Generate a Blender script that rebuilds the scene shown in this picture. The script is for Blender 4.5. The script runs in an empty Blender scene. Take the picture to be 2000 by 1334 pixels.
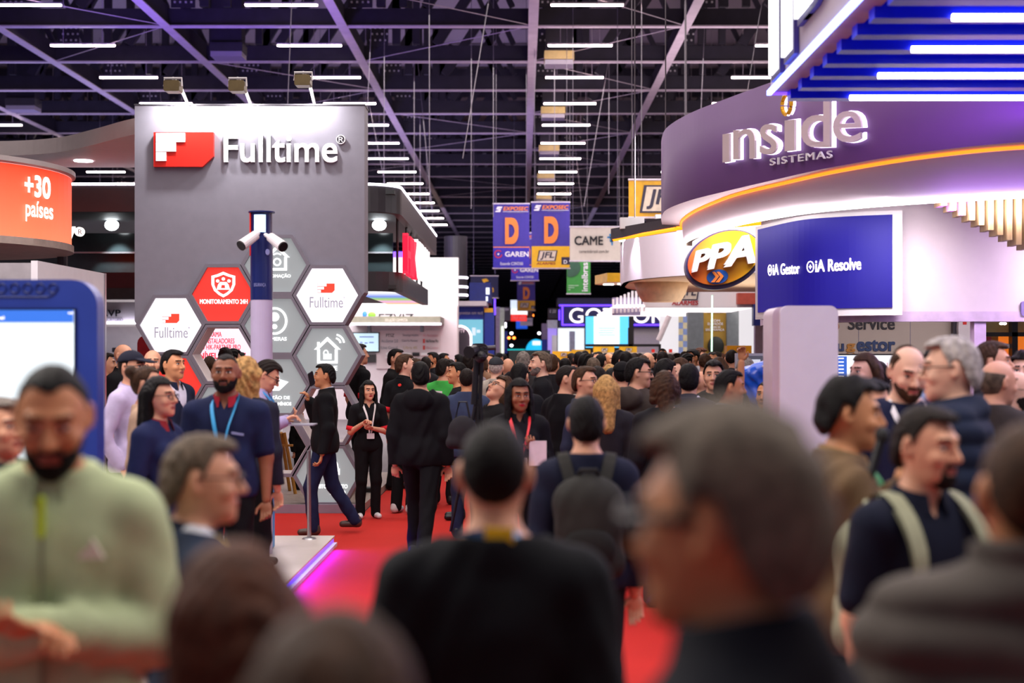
import bpy, bmesh, math, random
import numpy as np
random.seed(7); np.random.seed(7)
C = bpy.context.scene.collection
PI = math.pi
# ---------------------------------------------------------------- camera, view, world
FPX, CX, CY, EYE = 2778.0, 1021.0, 690.0, 1.88      # focal length in pixels, vanishing point, eye height
cam_d = bpy.data.cameras.new('camera'); cam = bpy.data.objects.new('camera', cam_d); C.objects.link(cam)
cam.location = (0, 0, EYE); cam.rotation_euler = (PI/2, 0, 0)
cam_d.sensor_width = 36.0; cam_d.lens = FPX*36/2000
cam_d.shift_x = -(CX-1000)/2000; cam_d.shift_y = (CY-667)/2000
cam_d.clip_start = 0.05; cam_d.clip_end = 600
cam_d.dof.use_dof = True; cam_d.dof.focus_distance = 17.0; cam_d.dof.aperture_fstop = 1.6
sc = bpy.context.scene; sc.camera = cam
sc.view_settings.view_transform = 'Standard'; sc.view_settings.look = 'None'
sc.view_settings.exposure = 0.42; sc.view_settings.gamma = 1.0; sc.view_settings.use_curve_mapping = False
sc.cycles.use_denoising = True
sc.cycles.max_bounces = 6; sc.cycles.diffuse_bounces = 3; sc.cycles.glossy_bounces = 3
sc.cycles.transmission_bounces = 4; sc.cycles.sample_clamp_indirect = 4.0
sc.cycles.caustics_reflective = False; sc.cycles.caustics_refractive = False
w = bpy.data.worlds.new('hall_air'); sc.world = w; w.use_nodes = True
w.node_tree.nodes['Background'].inputs['Color'].default_value = (0.48, 0.42, 0.54, 1)
w.node_tree.nodes['Background'].inputs['Strength'].default_value = 0.42

def light(kind, name, loc, target, energy, color, size=1.0, size_y=None, spot=None, blend=0.5, parent=None, spread=None):
    d = bpy.data.lights.new(name, kind); d.energy = energy; d.color = color
    if kind == 'AREA':
        d.size = size
        if size_y: d.shape = 'RECTANGLE'; d.size_y = size_y
        if spread: d.spread = spread
    else:
        d.shadow_soft_size = size
    if spot: d.spot_size = math.radians(spot); d.spot_blend = blend
    o = bpy.data.objects.new(name, d); C.objects.link(o); o.location = loc
    v = np.array(target, float)-np.array(loc, float)
    from mathutils import Vector
    o.rotation_euler = Vector(v).to_track_quat('-Z', 'Y').to_euler()
    if parent:
        o.parent = parent; o.location = Vector(loc)-parent.location
    return o
# stand lighting of the trade fair: unseen fill lights added over the aisle and the stands' own uplights
light('AREA', 'aisle_fill_light', (0, 8, 11), (0, 10, 0), 1300, (1, .90, .84), 10, 16)
light('AREA', 'aisle_fill_light', (0, 26, 11), (0, 26, 0), 1100, (1, .90, .86), 8, 16)
light('AREA', 'aisle_fill_light', (0, 48, 11), (0, 48, 0), 1300, (1, .92, .90), 12, 22)
light('AREA', 'stand_uplight', (-9, 37, 5.6), (-8.5, 38.5, 12), 700, (.24, .13, 1), 3, 5)
light('AREA', 'stand_uplight', (-4, 60, 6.0), (-4, 62, 12), 600, (.55, .45, 1), 8, 14)
light('AREA', 'stand_uplight', (5, 44, 6.0), (4, 46, 12), 520, (1, .80, .95), 6, 10)
light('AREA', 'stand_uplight', (-18, 52, 6.0), (-18, 52, 12), 600, (.5, .45, 1), 8, 10)
light('AREA', 'stand_uplight', (2, 100, 6.0), (2, 104, 12), 900, (.6, .55, 1), 20, 40)

# ---------------------------------------------------------------- materials
MATS = {}
def lin(c):
    if isinstance(c, str):
        c = c.lstrip('#'); c = [int(c[i:i+2], 16)/255 for i in (0, 2, 4)]
        c = [x/12.92 if x <= .04045 else ((x+.055)/1.055)**2.4 for x in c]
    return tuple(c)
def M(name, col=None, rough=.6, metal=0, emit=0, var=.12, scale=8, bump=0, bscale=60, spec=.4, kind=None, col2=None):
    if name in MATS: return MATS[name]
    col = lin(col); m = bpy.data.materials.new(name); MATS[name] = m; m.use_nodes = True
    nt = m.node_tree; N = nt.nodes; L = nt.links; b = N['Principled BSDF']
    b.inputs['Roughness'].default_value = rough; b.inputs['Metallic'].default_value = metal
    b.inputs['Specular IOR Level'].default_value = spec
    m.diffuse_color = (*col, 1)
    tc = N.new('ShaderNodeTexCoord')
    if emit:
        b.inputs['Base Color'].default_value = (*[c*.5 for c in col], 1)
        b.inputs['Emission Color'].default_value = (*col, 1); b.inputs['Emission Strength'].default_value = emit
        return m
    if kind == 'wave':          # ribbed / corrugated sheet
        t = N.new('ShaderNodeTexWave'); t.inputs['Scale'].default_value = scale; t.bands_direction = 'Y'
        t.inputs['Distortion'].default_value = .3
    elif kind == 'wood':
        t = N.new('ShaderNodeTexNoise'); t.inputs['Scale'].default_value = scale; t.inputs['Detail'].default_value = 6
        mp = N.new('ShaderNodeMapping'); mp.inputs['Scale'].default_value = (6, 6, .5); L.new(tc.outputs['Object'], mp.inputs['Vector']); L.new(mp.outputs[0], t.inputs['Vector'])
    else:
        t = N.new('ShaderNodeTexNoise'); t.inputs['Scale'].default_value = scale; t.inputs['Detail'].default_value = 4
    if kind != 'wood': L.new(tc.outputs['Object'], t.inputs['Vector'])
    r = N.new('ShaderNodeValToRGB'); L.new(t.outputs['Fac'], r.inputs['Fac'])
    c2 = lin(col2) if col2 else tuple(min(1, c*(1+var)) for c in col)
    c1 = col if col2 else tuple(c*(1-var) for c in col)
    r.color_ramp.elements[0].position = .3; r.color_ramp.elements[1].position = .7
    r.color_ramp.elements[0].color = (*c1, 1); r.color_ramp.elements[1].color = (*c2, 1)
    L.new(r.outputs['Color'], b.inputs['Base Color'])
    if bump:
        t2 = N.new('ShaderNodeTexNoise'); t2.inputs['Scale'].default_value = bscale; t2.inputs['Detail'].default_value = 3
        L.new(tc.outputs['Object'], t2.inputs['Vector'])
        bp = N.new('ShaderNodeBump'); bp.inputs['Strength'].default_value = bump; bp.inputs['Distance'].default_value = .02
        L.new(t2.outputs['Fac'], bp.inputs['Height']); L.new(bp.outputs[0], b.inputs['Normal'])
    return m

# ---------------------------------------------------------------- object helpers
def X(px, Y): return (px-CX)*Y/FPX
def Z(py, Y): return EYE-(py-CY)*Y/FPX
def tag(o, label=None, cat=None, group=None, kind=None):
    if label: o['label'] = label
    if cat: o['category'] = cat
    if group: o['group'] = group
    if kind: o['kind'] = kind
    return o
def root(name, loc, label, cat, group=None, rz=0):
    o = bpy.data.objects.new(name, None); C.objects.link(o); o.location = loc; o.rotation_euler = (0, 0, rz)
    o.empty_display_size = .2
    return tag(o, label, cat, group, 'thing')
def link(name, verts, faces, mat, parent=None, smooth=False, local=False, mi=None):
    me = bpy.data.meshes.new(name)
    v = np.asarray(verts, float)
    org = np.zeros(3)
    if parent is not None and not local:
        p = parent; org = np.array(p.location, float)
        while p.parent is not None: p = p.parent; org = org+np.array(p.location, float)
    elif parent is None and len(v):
        org = np.array([(v[:, 0].min()+v[:, 0].max())/2, (v[:, 1].min()+v[:, 1].max())/2, v[:, 2].min()])
    me.from_pydata((v-org).tolist(), [], [list(map(int, f)) for f in faces])
    for m in (mat if isinstance(mat, (list, tuple)) else [mat]): me.materials.append(m)
    if mi is not None: me.polygons.foreach_set('material_index', np.asarray(mi, np.int32))
    if smooth: me.polygons.foreach_set('use_smooth', np.ones(len(me.polygons), bool))
    me.update()
    o = bpy.data.objects.new(name, me); C.objects.link(o)
    if parent is not None: o.parent = parent
    else: o.location = org
    return o
class MB:
    def __init__(s): s.v = []; s.f = []; s.mi = []; s.cur = 0
    def add(s, v, f):
        n = len(s.v); s.v += [tuple(map(float, q)) for q in v]; s.f += [[i+n for i in q] for q in f]; s.mi += [s.cur]*len(f); return s
    def box(s, x0, x1, y0, y1, z0, z1):
        x0, x1 = sorted((x0, x1)); y0, y1 = sorted((y0, y1)); z0, z1 = sorted((z0, z1))
        return s.add([(x0,y0,z0),(x1,y0,z0),(x1,y1,z0),(x0,y1,z0),(x0,y0,z1),(x1,y0,z1),(x1,y1,z1),(x0,y1,z1)],
                     [(0,3,2,1),(4,5,6,7),(0,1,5,4),(1,2,6,5),(2,3,7,6),(3,0,4,7)])
    def rbox(s, x0, x1, y0, y1, z0, z1, r=.02, seg=4, axis='y'):
        # box with rounded outline in the plane perpendicular to axis
        if axis == 'y': a0, a1, b0, b1 = x0, x1, z0, z1
        elif axis == 'z': a0, a1, b0, b1 = x0, x1, y0, y1
        else: a0, a1, b0, b1 = y0, y1, z0, z1
        r = min(r, abs(a1-a0)/2.01, abs(b1-b0)/2.01)
        pts = []
        for cx, cy, t0 in ((a1-r, b1-r, 0), (a0+r, b1-r, 90), (a0+r, b0+r, 180), (a1-r, b0+r, 270)):
            for k in range(seg+1):
                t = math.radians(t0+90*k/seg); pts.append((cx+r*math.cos(t), cy+r*math.sin(t)))
        if axis == 'y': return s.prism(pts, lambda u, v, w: (u, w, v), y0, y1)
        if axis == 'z': return s.prism(pts, lambda u, v, w: (u, v, w), z0, z1)
        return s.prism(pts, lambda u, v, w: (w, u, v), x0, x1)
    def prism(s, pts, fn, w0, w1, holes=None):
        n = len(pts)
        if holes:
            # ring of quads between outline and one hole with the same count
            h = holes
            v = [fn(u, q, w0) for u, q in pts]+[fn(u, q, w0) for u, q in h]+[fn(u, q, w1) for u, q in pts]+[fn(u, q, w1) for u, q in h]
            f = []
            for i in range(n):
                j = (i+1) % n
                f += [(i, j, n+j, n+i), (2*n+j, 2*n+i, 3*n+i, 3*n+j), (j, i, 2*n+i, 2*n+j), (n+i, n+j, 3*n+j, 3*n+i)]
            return s.add(v, f)
        v = [fn(u, q, w0) for u, q in pts]+[fn(u, q, w1) for u, q in pts]
        f = [tuple(range(n)), tuple(range(2*n-1, n-1, -1))]+[((i+1) % n, i, n+i, n+(i+1) % n) for i in range(n)]
        return s.add(v, f)
    def tube(s, a, b, r, r2=None, n=8):
        a = np.array(a, float); b = np.array(b, float); r2 = r if r2 is None else r2
        d = b-a; L = np.linalg.norm(d); d /= max(L, 1e-9)
        u = np.cross(d, (0, 0, 1) if abs(d[2]) < .9 else (1, 0, 0)); u /= np.linalg.norm(u); w2 = np.cross(d, u)
        v = []
        for p, rr in ((a, r), (b, r2)):
            for k in range(n):
                t = 2*PI*k/n; v.append(p+rr*(math.cos(t)*u+math.sin(t)*w2))
        return s.add(v, [tuple(range(n))[::-1], tuple(range(n, 2*n))]+[(k, (k+1) % n, n+(k+1) % n, n+k) for k in range(n)])
    def path(s, pts, r, n=8, closed=False):
        pts = [np.array(p, float) for p in pts]; m = len(pts); v = []; f = []
        for i, p in enumerate(pts):
            a = pts[(i-1) % m] if closed or i else p; b = pts[(i+1) % m] if closed or i < m-1 else p
            d = b-a; d /= max(np.linalg.norm(d), 1e-9)
            u = np.cross(d, (0, 0, 1) if abs(d[2]) < .9 else (1, 0, 0)); u /= np.linalg.norm(u); w2 = np.cross(d, u)
            rr = r[i] if isinstance(r, (list, tuple)) else r
            for k in range(n): v.append(p+rr*(math.cos(2*PI*k/n)*u+math.sin(2*PI*k/n)*w2))
        for i in range(m if closed else m-1):
            j = (i+1) % m
            for k in range(n): f.append((i*n+k, i*n+(k+1) % n, j*n+(k+1) % n, j*n+k))
        if not closed: f += [tuple(range(n))[::-1], tuple(range((m-1)*n, m*n))]
        return s.add(v, f)
    def lathe(s, prof, c, n=24):
        m = len(prof); v = [(c[0]+r*math.cos(2*PI*k/n), c[1]+r*math.sin(2*PI*k/n), c[2]+z) for r, z in prof for k in range(n)]
        f = [(i*n+k, i*n+(k+1) % n, (i+1)*n+(k+1) % n, (i+1)*n+k) for i in range(m-1) for k in range(n)]
        f += [tuple(range(n))[::-1], tuple(range((m-1)*n, m*n))]
        return s.add(v, f)
    def sheet(s, A, B, thick=None):
        # quad strip between two polylines of equal length
        n = len(A); v = list(A)+list(B); f = [(i, i+1, n+i+1, n+i) for i in range(n-1)]
        return s.add(v, f)
    def ell(s, c, r, n=12, m=8):
        v = [(c[0], c[1], c[2]-r[2])]; f = []
        for i in range(1, m):
            t = -PI/2+PI*i/m
            for k in range(n): v.append((c[0]+r[0]*math.cos(t)*math.cos(2*PI*k/n), c[1]+r[1]*math.cos(t)*math.sin(2*PI*k/n), c[2]+r[2]*math.sin(t)))
        v.append((c[0], c[1], c[2]+r[2]))
        for k in range(n):
            f.append((0, 1+(k+1) % n, 1+k)); f.append((len(v)-1, 1+(m-2)*n+k, 1+(m-2)*n+(k+1) % n))
            for i in range(m-2): f.append((1+i*n+k, 1+i*n+(k+1) % n, 1+(i+1)*n+(k+1) % n, 1+(i+1)*n+k))
        return s.add(v, f)
    def build(s, name, mat, parent=None, smooth=False, local=False):
        return link(name, s.v, s.f, mat, parent, smooth, local, s.mi if isinstance(mat, (list, tuple)) and len(mat) > 1 else None)
def bx(name, x0, x1, y0, y1, z0, z1, mat, parent=None):
    return MB().box(x0, x1, y0, y1, z0, z1).build(name, mat, parent)
def pxbox(name, p0, p1, q0, q1, Y, dep, mat, parent=None):
    return bx(name, X(p0, Y), X(p1, Y), Y, Y+dep, Z(q1, Y), Z(q0, Y), mat, parent)

_TX = {}
def text_geo(body, bold=0, shear=0, ext=.04, spacing=1.0, res=5):
    key = (body, bold, shear, ext, spacing)
    if key in _TX: return _TX[key]
    cu = bpy.data.curves.new('lettering', 'FONT'); cu.body = body; cu.shear = shear; cu.extrude = ext
    cu.space_character = spacing; cu.resolution_u = res; cu.align_x = 'LEFT'
    o = bpy.data.objects.new('lettering', cu); C.objects.link(o)
    dg = bpy.context.evaluated_depsgraph_get(); me = bpy.data.meshes.new_from_object(o.evaluated_get(dg))
    v = np.zeros(len(me.vertices)*3, np.float32); me.vertices.foreach_get('co', v); v = v.reshape(-1, 3).astype(float)
    f = [tuple(p.vertices) for p in me.polygons]
    if bold:      # heavier weight: the outline laid over itself with small shifts
        v0, f0 = v.copy(), list(f); v = [v0]; q = bold*.7
        for k, (dx, dy) in enumerate(((-q, -q), (q, -q), (-q, q), (q, q))):
            v.append(v0+np.array((dx, dy, .0006*(k+1)))); f = f+[tuple(i+len(v0)*(k+1) for i in p) for p in f0]
        v = np.concatenate(v)
    bpy.data.objects.remove(o); bpy.data.curves.remove(cu); bpy.data.meshes.remove(me)
    lo = v.min(0); hi = v.max(0); v[:, 0] = (v[:, 0]-lo[0])/(hi[0]-lo[0]); v[:, 1] = (v[:, 1]-lo[1])/(hi[1]-lo[1])
    v[:, 2] = (v[:, 2]-lo[2])/max(hi[2]-lo[2], 1e-6)
    _TX[key] = (v, f); return _TX[key]
def text(name, body, fn, mat, parent=None, bold=0, shear=0, spacing=1.0):
    """fn(u, v, w): unit letter box (right, up, out) -> world"""
    v, f = text_geo(body, bold, shear, .04, spacing)
    return link(name, [fn(*q) for q in v], f, mat, parent)
def facing(p0, p1, q0, q1, Y, dep):
    """letters on a wall that faces the camera, given by its pixel box at depth Y"""
    x0, x1, z0, z1 = X(p0, Y), X(p1, Y), Z(q1, Y), Z(q0, Y)
    return lambda u, v, w: (x0+(x1-x0)*u, Y-dep*w, z0+(z1-z0)*v)
def catmull(P, n=8):
    P = [np.array(p, float) for p in P]; out = []
    for i in range(len(P)-1):
        p0 = P[max(i-1, 0)]; p1 = P[i]; p2 = P[i+1]; p3 = P[min(i+2, len(P)-1)]
        for k in range(n):
            t = k/n; out.append(.5*((2*p1)+(-p0+p2)*t+(2*p0-5*p1+4*p2-p3)*t*t+(-p0+3*p1-3*p2+p3)*t**3))
    out.append(P[-1]); return out
def resample(P, n):
    P = np.array(P, float); d = np.r_[0, np.cumsum(np.linalg.norm(np.diff(P, axis=0), axis=1))]
    t = np.linspace(0, d[-1], n); return np.stack([np.interp(t, d, P[:, k]) for k in range(P.shape[1])], 1), d[-1]
ORD = 'first second third fourth fifth sixth seventh eighth ninth tenth eleventh twelfth thirteenth fourteenth fifteenth sixteenth seventeenth eighteenth nineteenth twentieth'.split()
def ordinal(k):
    return ORD[k] if k < 20 else ('twenty-'+ORD[k-20] if k < 29 else ('thirtieth' if k == 29 else 'thirty-'+ORD[k-30]))
# ---------------------------------------------------------------- palette
white = M('white_paint', '#dcd8da', .5, var=.03)
cream = M('cream_panel', '#d8cfc4', .6, var=.04)
pinkwhite = M('stand_wall_paint', '#dccfd6', .55, var=.02)
grey = M('wall_grey', '#7f7c88', .5, var=.04)
dgrey = M('dark_grey_laminate', '#3b3840', .5, var=.08)
black = M('black_metal', '#0e0d12', .45, var=.2)
blackgloss = M('black_glass', '#08080c', .12, var=.1)
steel = M('steel', '#a9a8ac', .3, .9, var=.08)
beamdark = M('roof_steel_dark', '#211d27', .6, var=.25, scale=3)
beamlight = M('roof_steel_flange', '#b0a4a8', .5, var=.12, scale=2)
navy = M('navy_panel', '#101a5c', .4, var=.08)
red = M('red_acrylic', '#d8261c', .35, var=.04)
orange = M('orange_print', '#f08a3c', .5, var=.04)
violet = M('banner_violet', '#43389a', .6, var=.06)
yellow = M('yellow_print', '#e8b21c', .5, var=.05)
green = M('green_print', '#3a9a3c', .55, var=.06)
letterw = M('white_letter', '#f2f0f4', .35, var=.02)
letterk = M('dark_letter', '#1c1b22', .5, var=.1)
letterg = M('grey_letter', '#8d8a96', .5, var=.05)
ledw = M('white_led', '#f4ecff', emit=9)
ledv = M('violet_led', '#5f38ff', emit=2.4)
ledo = M('orange_led', '#ff7a10', emit=2.6)
ledp = M('pale_led', '#efe6ff', emit=4)
gold = M('gold_letter', '#e0a81c', .35, .2, var=.05)
wood = M('pale_wood', '#b99a6a', .55, kind='wood', scale=6, col2='#9c7f52')

# ---------------------------------------------------------------- shell: floor, carpet, roof
fl = bx('floor', -70, 70, -12, 262, -.05, 0, M('concrete', '#6d6468', .6, var=.15, scale=.6)); tag(fl, kind='structure')
carpet_m = M('red_carpet', '#b22a24', .85, var=.10, scale=.8, bump=.25, bscale=140, spec=.1)
ca = bx('floor_carpet', -1.86, 1.98, -12, 230, 0, .012, carpet_m); tag(ca, kind='structure')
ca = bx('floor_carpet', -9, -1.86, 13.9, 16.6, 0, .012, carpet_m); tag(ca, kind='structure')
roofm = M('corrugated_roof', '#b0a6a8', .6, kind='wave', scale=2.2, col2='#6a6266')
ro = bx('ceiling', -70, 70, -12, 262, 15.2, 15.4, roofm); tag(ro, kind='structure')
wm = M('hall_wall', '#1c1a24', .8, var=.2, scale=.4)
tag(bx('wall_back', -70, 70, 262, 262.3, 0, 15.2, wm), kind='structure')
tag(bx('wall_left', -70.3, -70, -12, 262, 0, 15.2, wm), kind='structure')
tag(bx('wall_right', 70, 70.3, -12, 262, 0, 15.2, wm), kind='structure')
ZB = 11.3
LX = [-30.4, -25.3, -20.1, -15.2, -10.3, -5.2, .3, 4.71, 9.8, 14.9, 20]
tn = 1
for i, x in enumerate(LX):
    b = MB(); b.box(x-.14, x+.14, 34, 258, ZB, ZB+.03); b.cur = 1; b.box(x-.05, x+.05, 34, 258, ZB+.03, ZB+.62)
    tag(b.build('ceiling_beam', [beamlight, beamdark]), kind='structure')
YB = [36.15+5*k for k in range(44)]
for i, y in enumerate(YB):
    b = MB(); b.box(-46, 46, y-.12, y+.12, ZB+.01, ZB+.05); b.cur = 1; b.box(-46, 46, y-.04, y+.04, ZB+.05, ZB+.55)
    tag(b.build('ceiling_beam', [beamlight, beamdark]), kind='structure')
# lattice trusses between the beams and the roof sheet: slanting members, twin posts, bolted gusset plates
bolt = M('bolt_head', '#c9c4c8', .4, .6)
for i, y in enumerate(YB[:22]):
    b = MB()
    for x in LX[:-1]:
        def bar(xa, za, xb, zb, wd):
            d = np.array([xb-xa, zb-za]); n = np.array([-d[1], d[0]])/np.linalg.norm(d)*wd/2
            b.prism([(xa+n[0], za+n[1]), (xa-n[0], za-n[1]), (xb-n[0], zb-n[1]), (xb+n[0], zb+n[1])], lambda u, v, q: (u, q, v), y-.1, y+.1)
        bar(x+.35, ZB+.6, x+2.2, 15.1, .34); bar(x+2.4, ZB+.6, x+4.5, 15.1, .30)
        bar(x+4.9, ZB+.6, x+3.4, 15.1, .16); bar(x+1.1, ZB+.6, x+1.1, 15.1, .26); bar(x+1.75, ZB+.6, x+1.75, 15.1, .22)
    b.box(-32, 22, y-.12, y+.12, 14.7, 15.1)
    if i < 8:
        for x in LX[3:8]:
            b.cur = 0; b.box(x+.15, x+.85, y-.13, y-.10, ZB+.55, ZB+1.5); b.cur = 1
            for r in range(4):
                for c2 in range(4):
                    cx, cz = x+.24+.16*c2+.06*(r % 2), ZB+.68+.2*r
                    b.box(cx, cx+.055, y-.16, y-.13, cz, cz+.055)
            b.cur = 0
    tag(b.build('ceiling_truss', [beamdark, bolt]), kind='structure')
# horizontal bracing rods under the roof
br = MB()
for k in range(0, 12, 2):
    for xa, xb in (((-5.2, .3), (.3, 4.71), (-15.2, -10.3)) if k % 4 == 0 else ((.3, 4.71), (-10.3, -5.2))):
        br.tube((xa, YB[k], ZB+.06), (xb, YB[k+1], ZB+.06), .014, n=6); br.tube((xb, YB[k+1], ZB+.06), (xa, YB[k+2], ZB+.06), .014, n=6)
tag(br.build('ceiling_bracing', beamlight), kind='structure')

# strip lights
tube_m = M('strip_light_tube', '#ffe3e0', emit=40)
rows = [(1.72, 'just right of the middle roof beam'), (-6.45, 'above the tall grey hexagon wall'), (-13.3, 'over the far left stands'),
        (8.0, 'over the round purple stand'), (-21.4, 'along the left edge of the roof'), (14.5, 'far over the right stands')]
me_strip = None
for x, where in rows:
    n = 14 if x > -14 and x < 5 else 11
    for k in range(n):
        y = 38.0+5*k
        o = root('strip_light', (x+(.06*k*.2 if x > 0 else 0), y, ZB-.12), f'{ordinal(k)} slim white ceiling strip light back, {where}', 'strip light', f'strip lights {where}')
        if me_strip is None:
            h = MB().box(-.98, .98, -.045, .045, .02, .07).box(-.6, -.585, -.008, .008, .10, 4.05).box(.585, .6, -.008, .008, .10, 4.05).build('housing', beamlight, o, local=True)
            t = MB().box(-.965, .965, -.04, .04, -.018, .02).build('light_tube', tube_m, o, local=True); me_strip = (h, t)
        else:
            for q in me_strip:
                c = q.copy(); C.objects.link(c); c.parent = o
# air units hanging from the roof
acm = M('air_unit_casing', '#c9b26e', .45, var=.08)  # yellowish light on the whitish boxes put into the casing colour
def air_unit(x, y, z, w_, lab, grp, dark=False):
    o = root('air_unit', (x, y, z), lab, 'air unit', grp)
    bx('casing', x-w_/2, x+w_/2, y-.4, y+.4, z+.16, z+.42, beamdark if dark else acm, o)
    bx('grille', x-w_/2+.02, x+w_/2-.02, y-.38, y+.38, z, z+.15, M('unit_grille', '#7d7680', .5, kind='wave', scale=12), o)
    bx('duct', x-w_/2+.04, x+w_/2-.04, y-.3, y+.3, z+.42, 15.18, beamdark, o)
for k, nm in enumerate(('nearest', 'second nearest', 'third nearest', 'fourth nearest', 'fifth nearest', 'sixth nearest')):
    air_unit(1.13+.03*k, 44.5+10*k, 10.85, .92, f'{nm} of the cream boxed air units hanging right of the middle beam', 'cream air units under the roof')
air_unit(-9.1, 44, 11.0, 1.0, 'dark boxed air duct hanging above the floodlights of the grey wall', 'dark ducts', True)
air_unit(-18.6, 53, 10.9, 1.1, 'dark violet-lit air duct hanging over the curved grey canopy', 'dark ducts', True)
# rigging cables
cab = M('rigging_steel', '#8f8890', .4, .7)
rr = random.Random(3)
for k in range(34):
    y = rr.uniform(36, 70); x = rr.choice([rr.uniform(-14, -3), rr.uniform(-7, 4.5), rr.uniform(3, 7)]); z0 = rr.uniform(5.6, 7.5); dx = rr.choice([0, 0, 0, rr.uniform(-1.6, 1.6)])
    o = MB().tube((x, y, z0), (x+dx, y+rr.uniform(-.3, .3), 15.2), .012, n=5).build('rigging_cable', cab)
    tag(o, 'thin steel rigging cable hanging from the roof beams', 'cable', 'rigging cables')

# ---------------------------------------------------------------- tall grey hexagon wall (left)
YW = 16.7
K = YW/FPX
fw = root('display_wall', (X(487, YW), YW, 0), 'tall grey stand wall with white lettering and a honeycomb of lit hexagons', 'display wall')
def wx(px): return X(px, YW)
def wz(py): return Z(py, YW)
# solid upper panel down to the honeycomb outline
Rc = 67.6; pit = 117.0; colx = {0: 335, 1: 437, 2: 539, 3: 640}
rowy = {0: [635, 752, 869], 1: [575, 692, 809, 926], 2: [518, 636, 754, 872], 3: [577, 694, 811, 928]}
def hexp(cx, cy, R):
    return [(cx+R*math.cos(PI/3*k), cy-R*math.sin(PI/3*k)) for k in range(6)]
poly = [(263, 205), (712, 205), (712, 571)]
bot = [(674, 518+0), (606, 518), (573, 459+0), (505, 459), (471, 517), (403, 517), (370, 576), (300, 576), (268, 635)]
poly += [(640+Rc, 577), (640+Rc/2, 577-58.5), (640-Rc/2, 577-58.5), (539+Rc/2, 518-58.5), (539-Rc/2, 518-58.5), (437+Rc/2, 575-58.5), (437-Rc/2, 575-58.5), (335+Rc/2, 635-58.5), (335-Rc/2, 635-58.5), (335-Rc, 635), (263, 628)]
b = MB()
def tri_prism(poly, y0, y1):
    bm = bmesh.new(); vs = [bm.verts.new((wx(p[0]), y0, wz(p[1]))) for p in poly]; f = bm.faces.new(vs)
    bmesh.ops.triangulate(bm, faces=[f]); r = bmesh.ops.extrude_face_region(bm, geom=list(bm.faces)[:])
    for v in [e for e in r['geom'] if isinstance(e, bmesh.types.BMVert)]: v.co.y = y1
    bmesh.ops.recalc_face_normals(bm, faces=bm.faces)
    bm.verts.index_update(); out = ([tuple(v.co) for v in bm.verts], [[v.index for v in f.verts] for f in bm.faces]); bm.free(); return out
b.add(*tri_prism(poly, YW, YW+.38)).build('panel', grey, fw)
bx('top_trim', wx(262), wx(713), YW-.01, YW+.39, wz(206), wz(203), dgrey, fw)
framem = M('hexagon_frame_grey', '#77737f', .5, var=.03); framein = M('frame_inner', '#cfc5c4', .5, var=.03)
hexw = M('lit_white_acrylic', '#f6f2f8', emit=.95); hexr = M('lit_red_acrylic', '#e0352b', emit=.75); hexg = M('lit_grey_acrylic', '#9aa0a2', emit=.55)
icon = M('lit_icon_white', '#ffffff', emit=1.1)
fr_red = M('lit_logo_red', '#f0402c', emit=.8); fr_grey = M('lit_logo_grey', '#a5a0b0', emit=.55)
cells = {(0,0):'w',(0,1):'r',(0,2):None,(1,0):'r',(1,1):None,(1,2):'g',(1,3):None,(2,0):'g',(2,1):'g',(2,2):'g',(2,3):None,(3,0):'w',(3,1):'g',(3,2):None,(3,3):'g'}
hexpanel = {}
for (c, r), kind in cells.items():
    cx, cy = colx[c], rowy[c][r]
    b = MB(); o6 = hexp(cx, cy, Rc+.6); i6 = hexp(cx, cy, 60.5)
    b.prism(o6, lambda u, v, q: (wx(u), q, wz(v)), YW-.055, YW+.34, holes=i6)
    f = b.build('hexagon_frame', framem if kind else [framem][0], fw)
    if not kind:
        b = MB(); b.prism(hexp(cx, cy, 60.6), lambda u, v, q: (wx(u), q, wz(v)), YW-.03, YW+.36, holes=hexp(cx, cy, 59)); b.build('frame_lining', framein, fw)
        continue
    b = MB(); b.prism(i6, lambda u, v, q: (wx(u), q, wz(v)), YW-.015, YW+.05)
    p = b.build('hexagon_panel', {'w': hexw, 'r': hexr, 'g': hexg}[kind], fw)
    tag(p, {'w': 'white backlit hexagon with red and grey logo', 'r': 'red backlit hexagon', 'g': 'grey backlit hexagon with white pictogram'}[kind]); hexpanel[(c, r)] = p
YI = YW-.02
def ib(pts, mat, name='icon', par=None, dep=.012):
    return MB().prism(pts, lambda u, v, q: (wx(u), q, wz(v)), YI-dep, YI+.004).build(name, mat, par)
def ring(cx, cy, rx, ry, th, mat, par, name='icon', n=28, a0=0, a1=360):
    b = MB(); full = abs(a1-a0) >= 360
    o = [(cx+rx*math.cos(math.radians(a0+(a1-a0)*k/n)), cy-ry*math.sin(math.radians(a0+(a1-a0)*k/n))) for k in range(n+(0 if full else 1))]
    i = [(cx+(rx-th)*math.cos(math.radians(a0+(a1-a0)*k/n)), cy-(ry-th)*math.sin(math.radians(a0+(a1-a0)*k/n))) for k in range(n+(0 if full else 1))]
    if full: b.prism(o, lambda u, v, q: (wx(u), q, wz(v)), YI-.012, YI+.004, holes=i)
    else: b.prism(o+i[::-1], lambda u, v, q: (wx(u), q, wz(v)), YI-.012, YI+.004)
    return b.build(name, mat, par)
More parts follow.
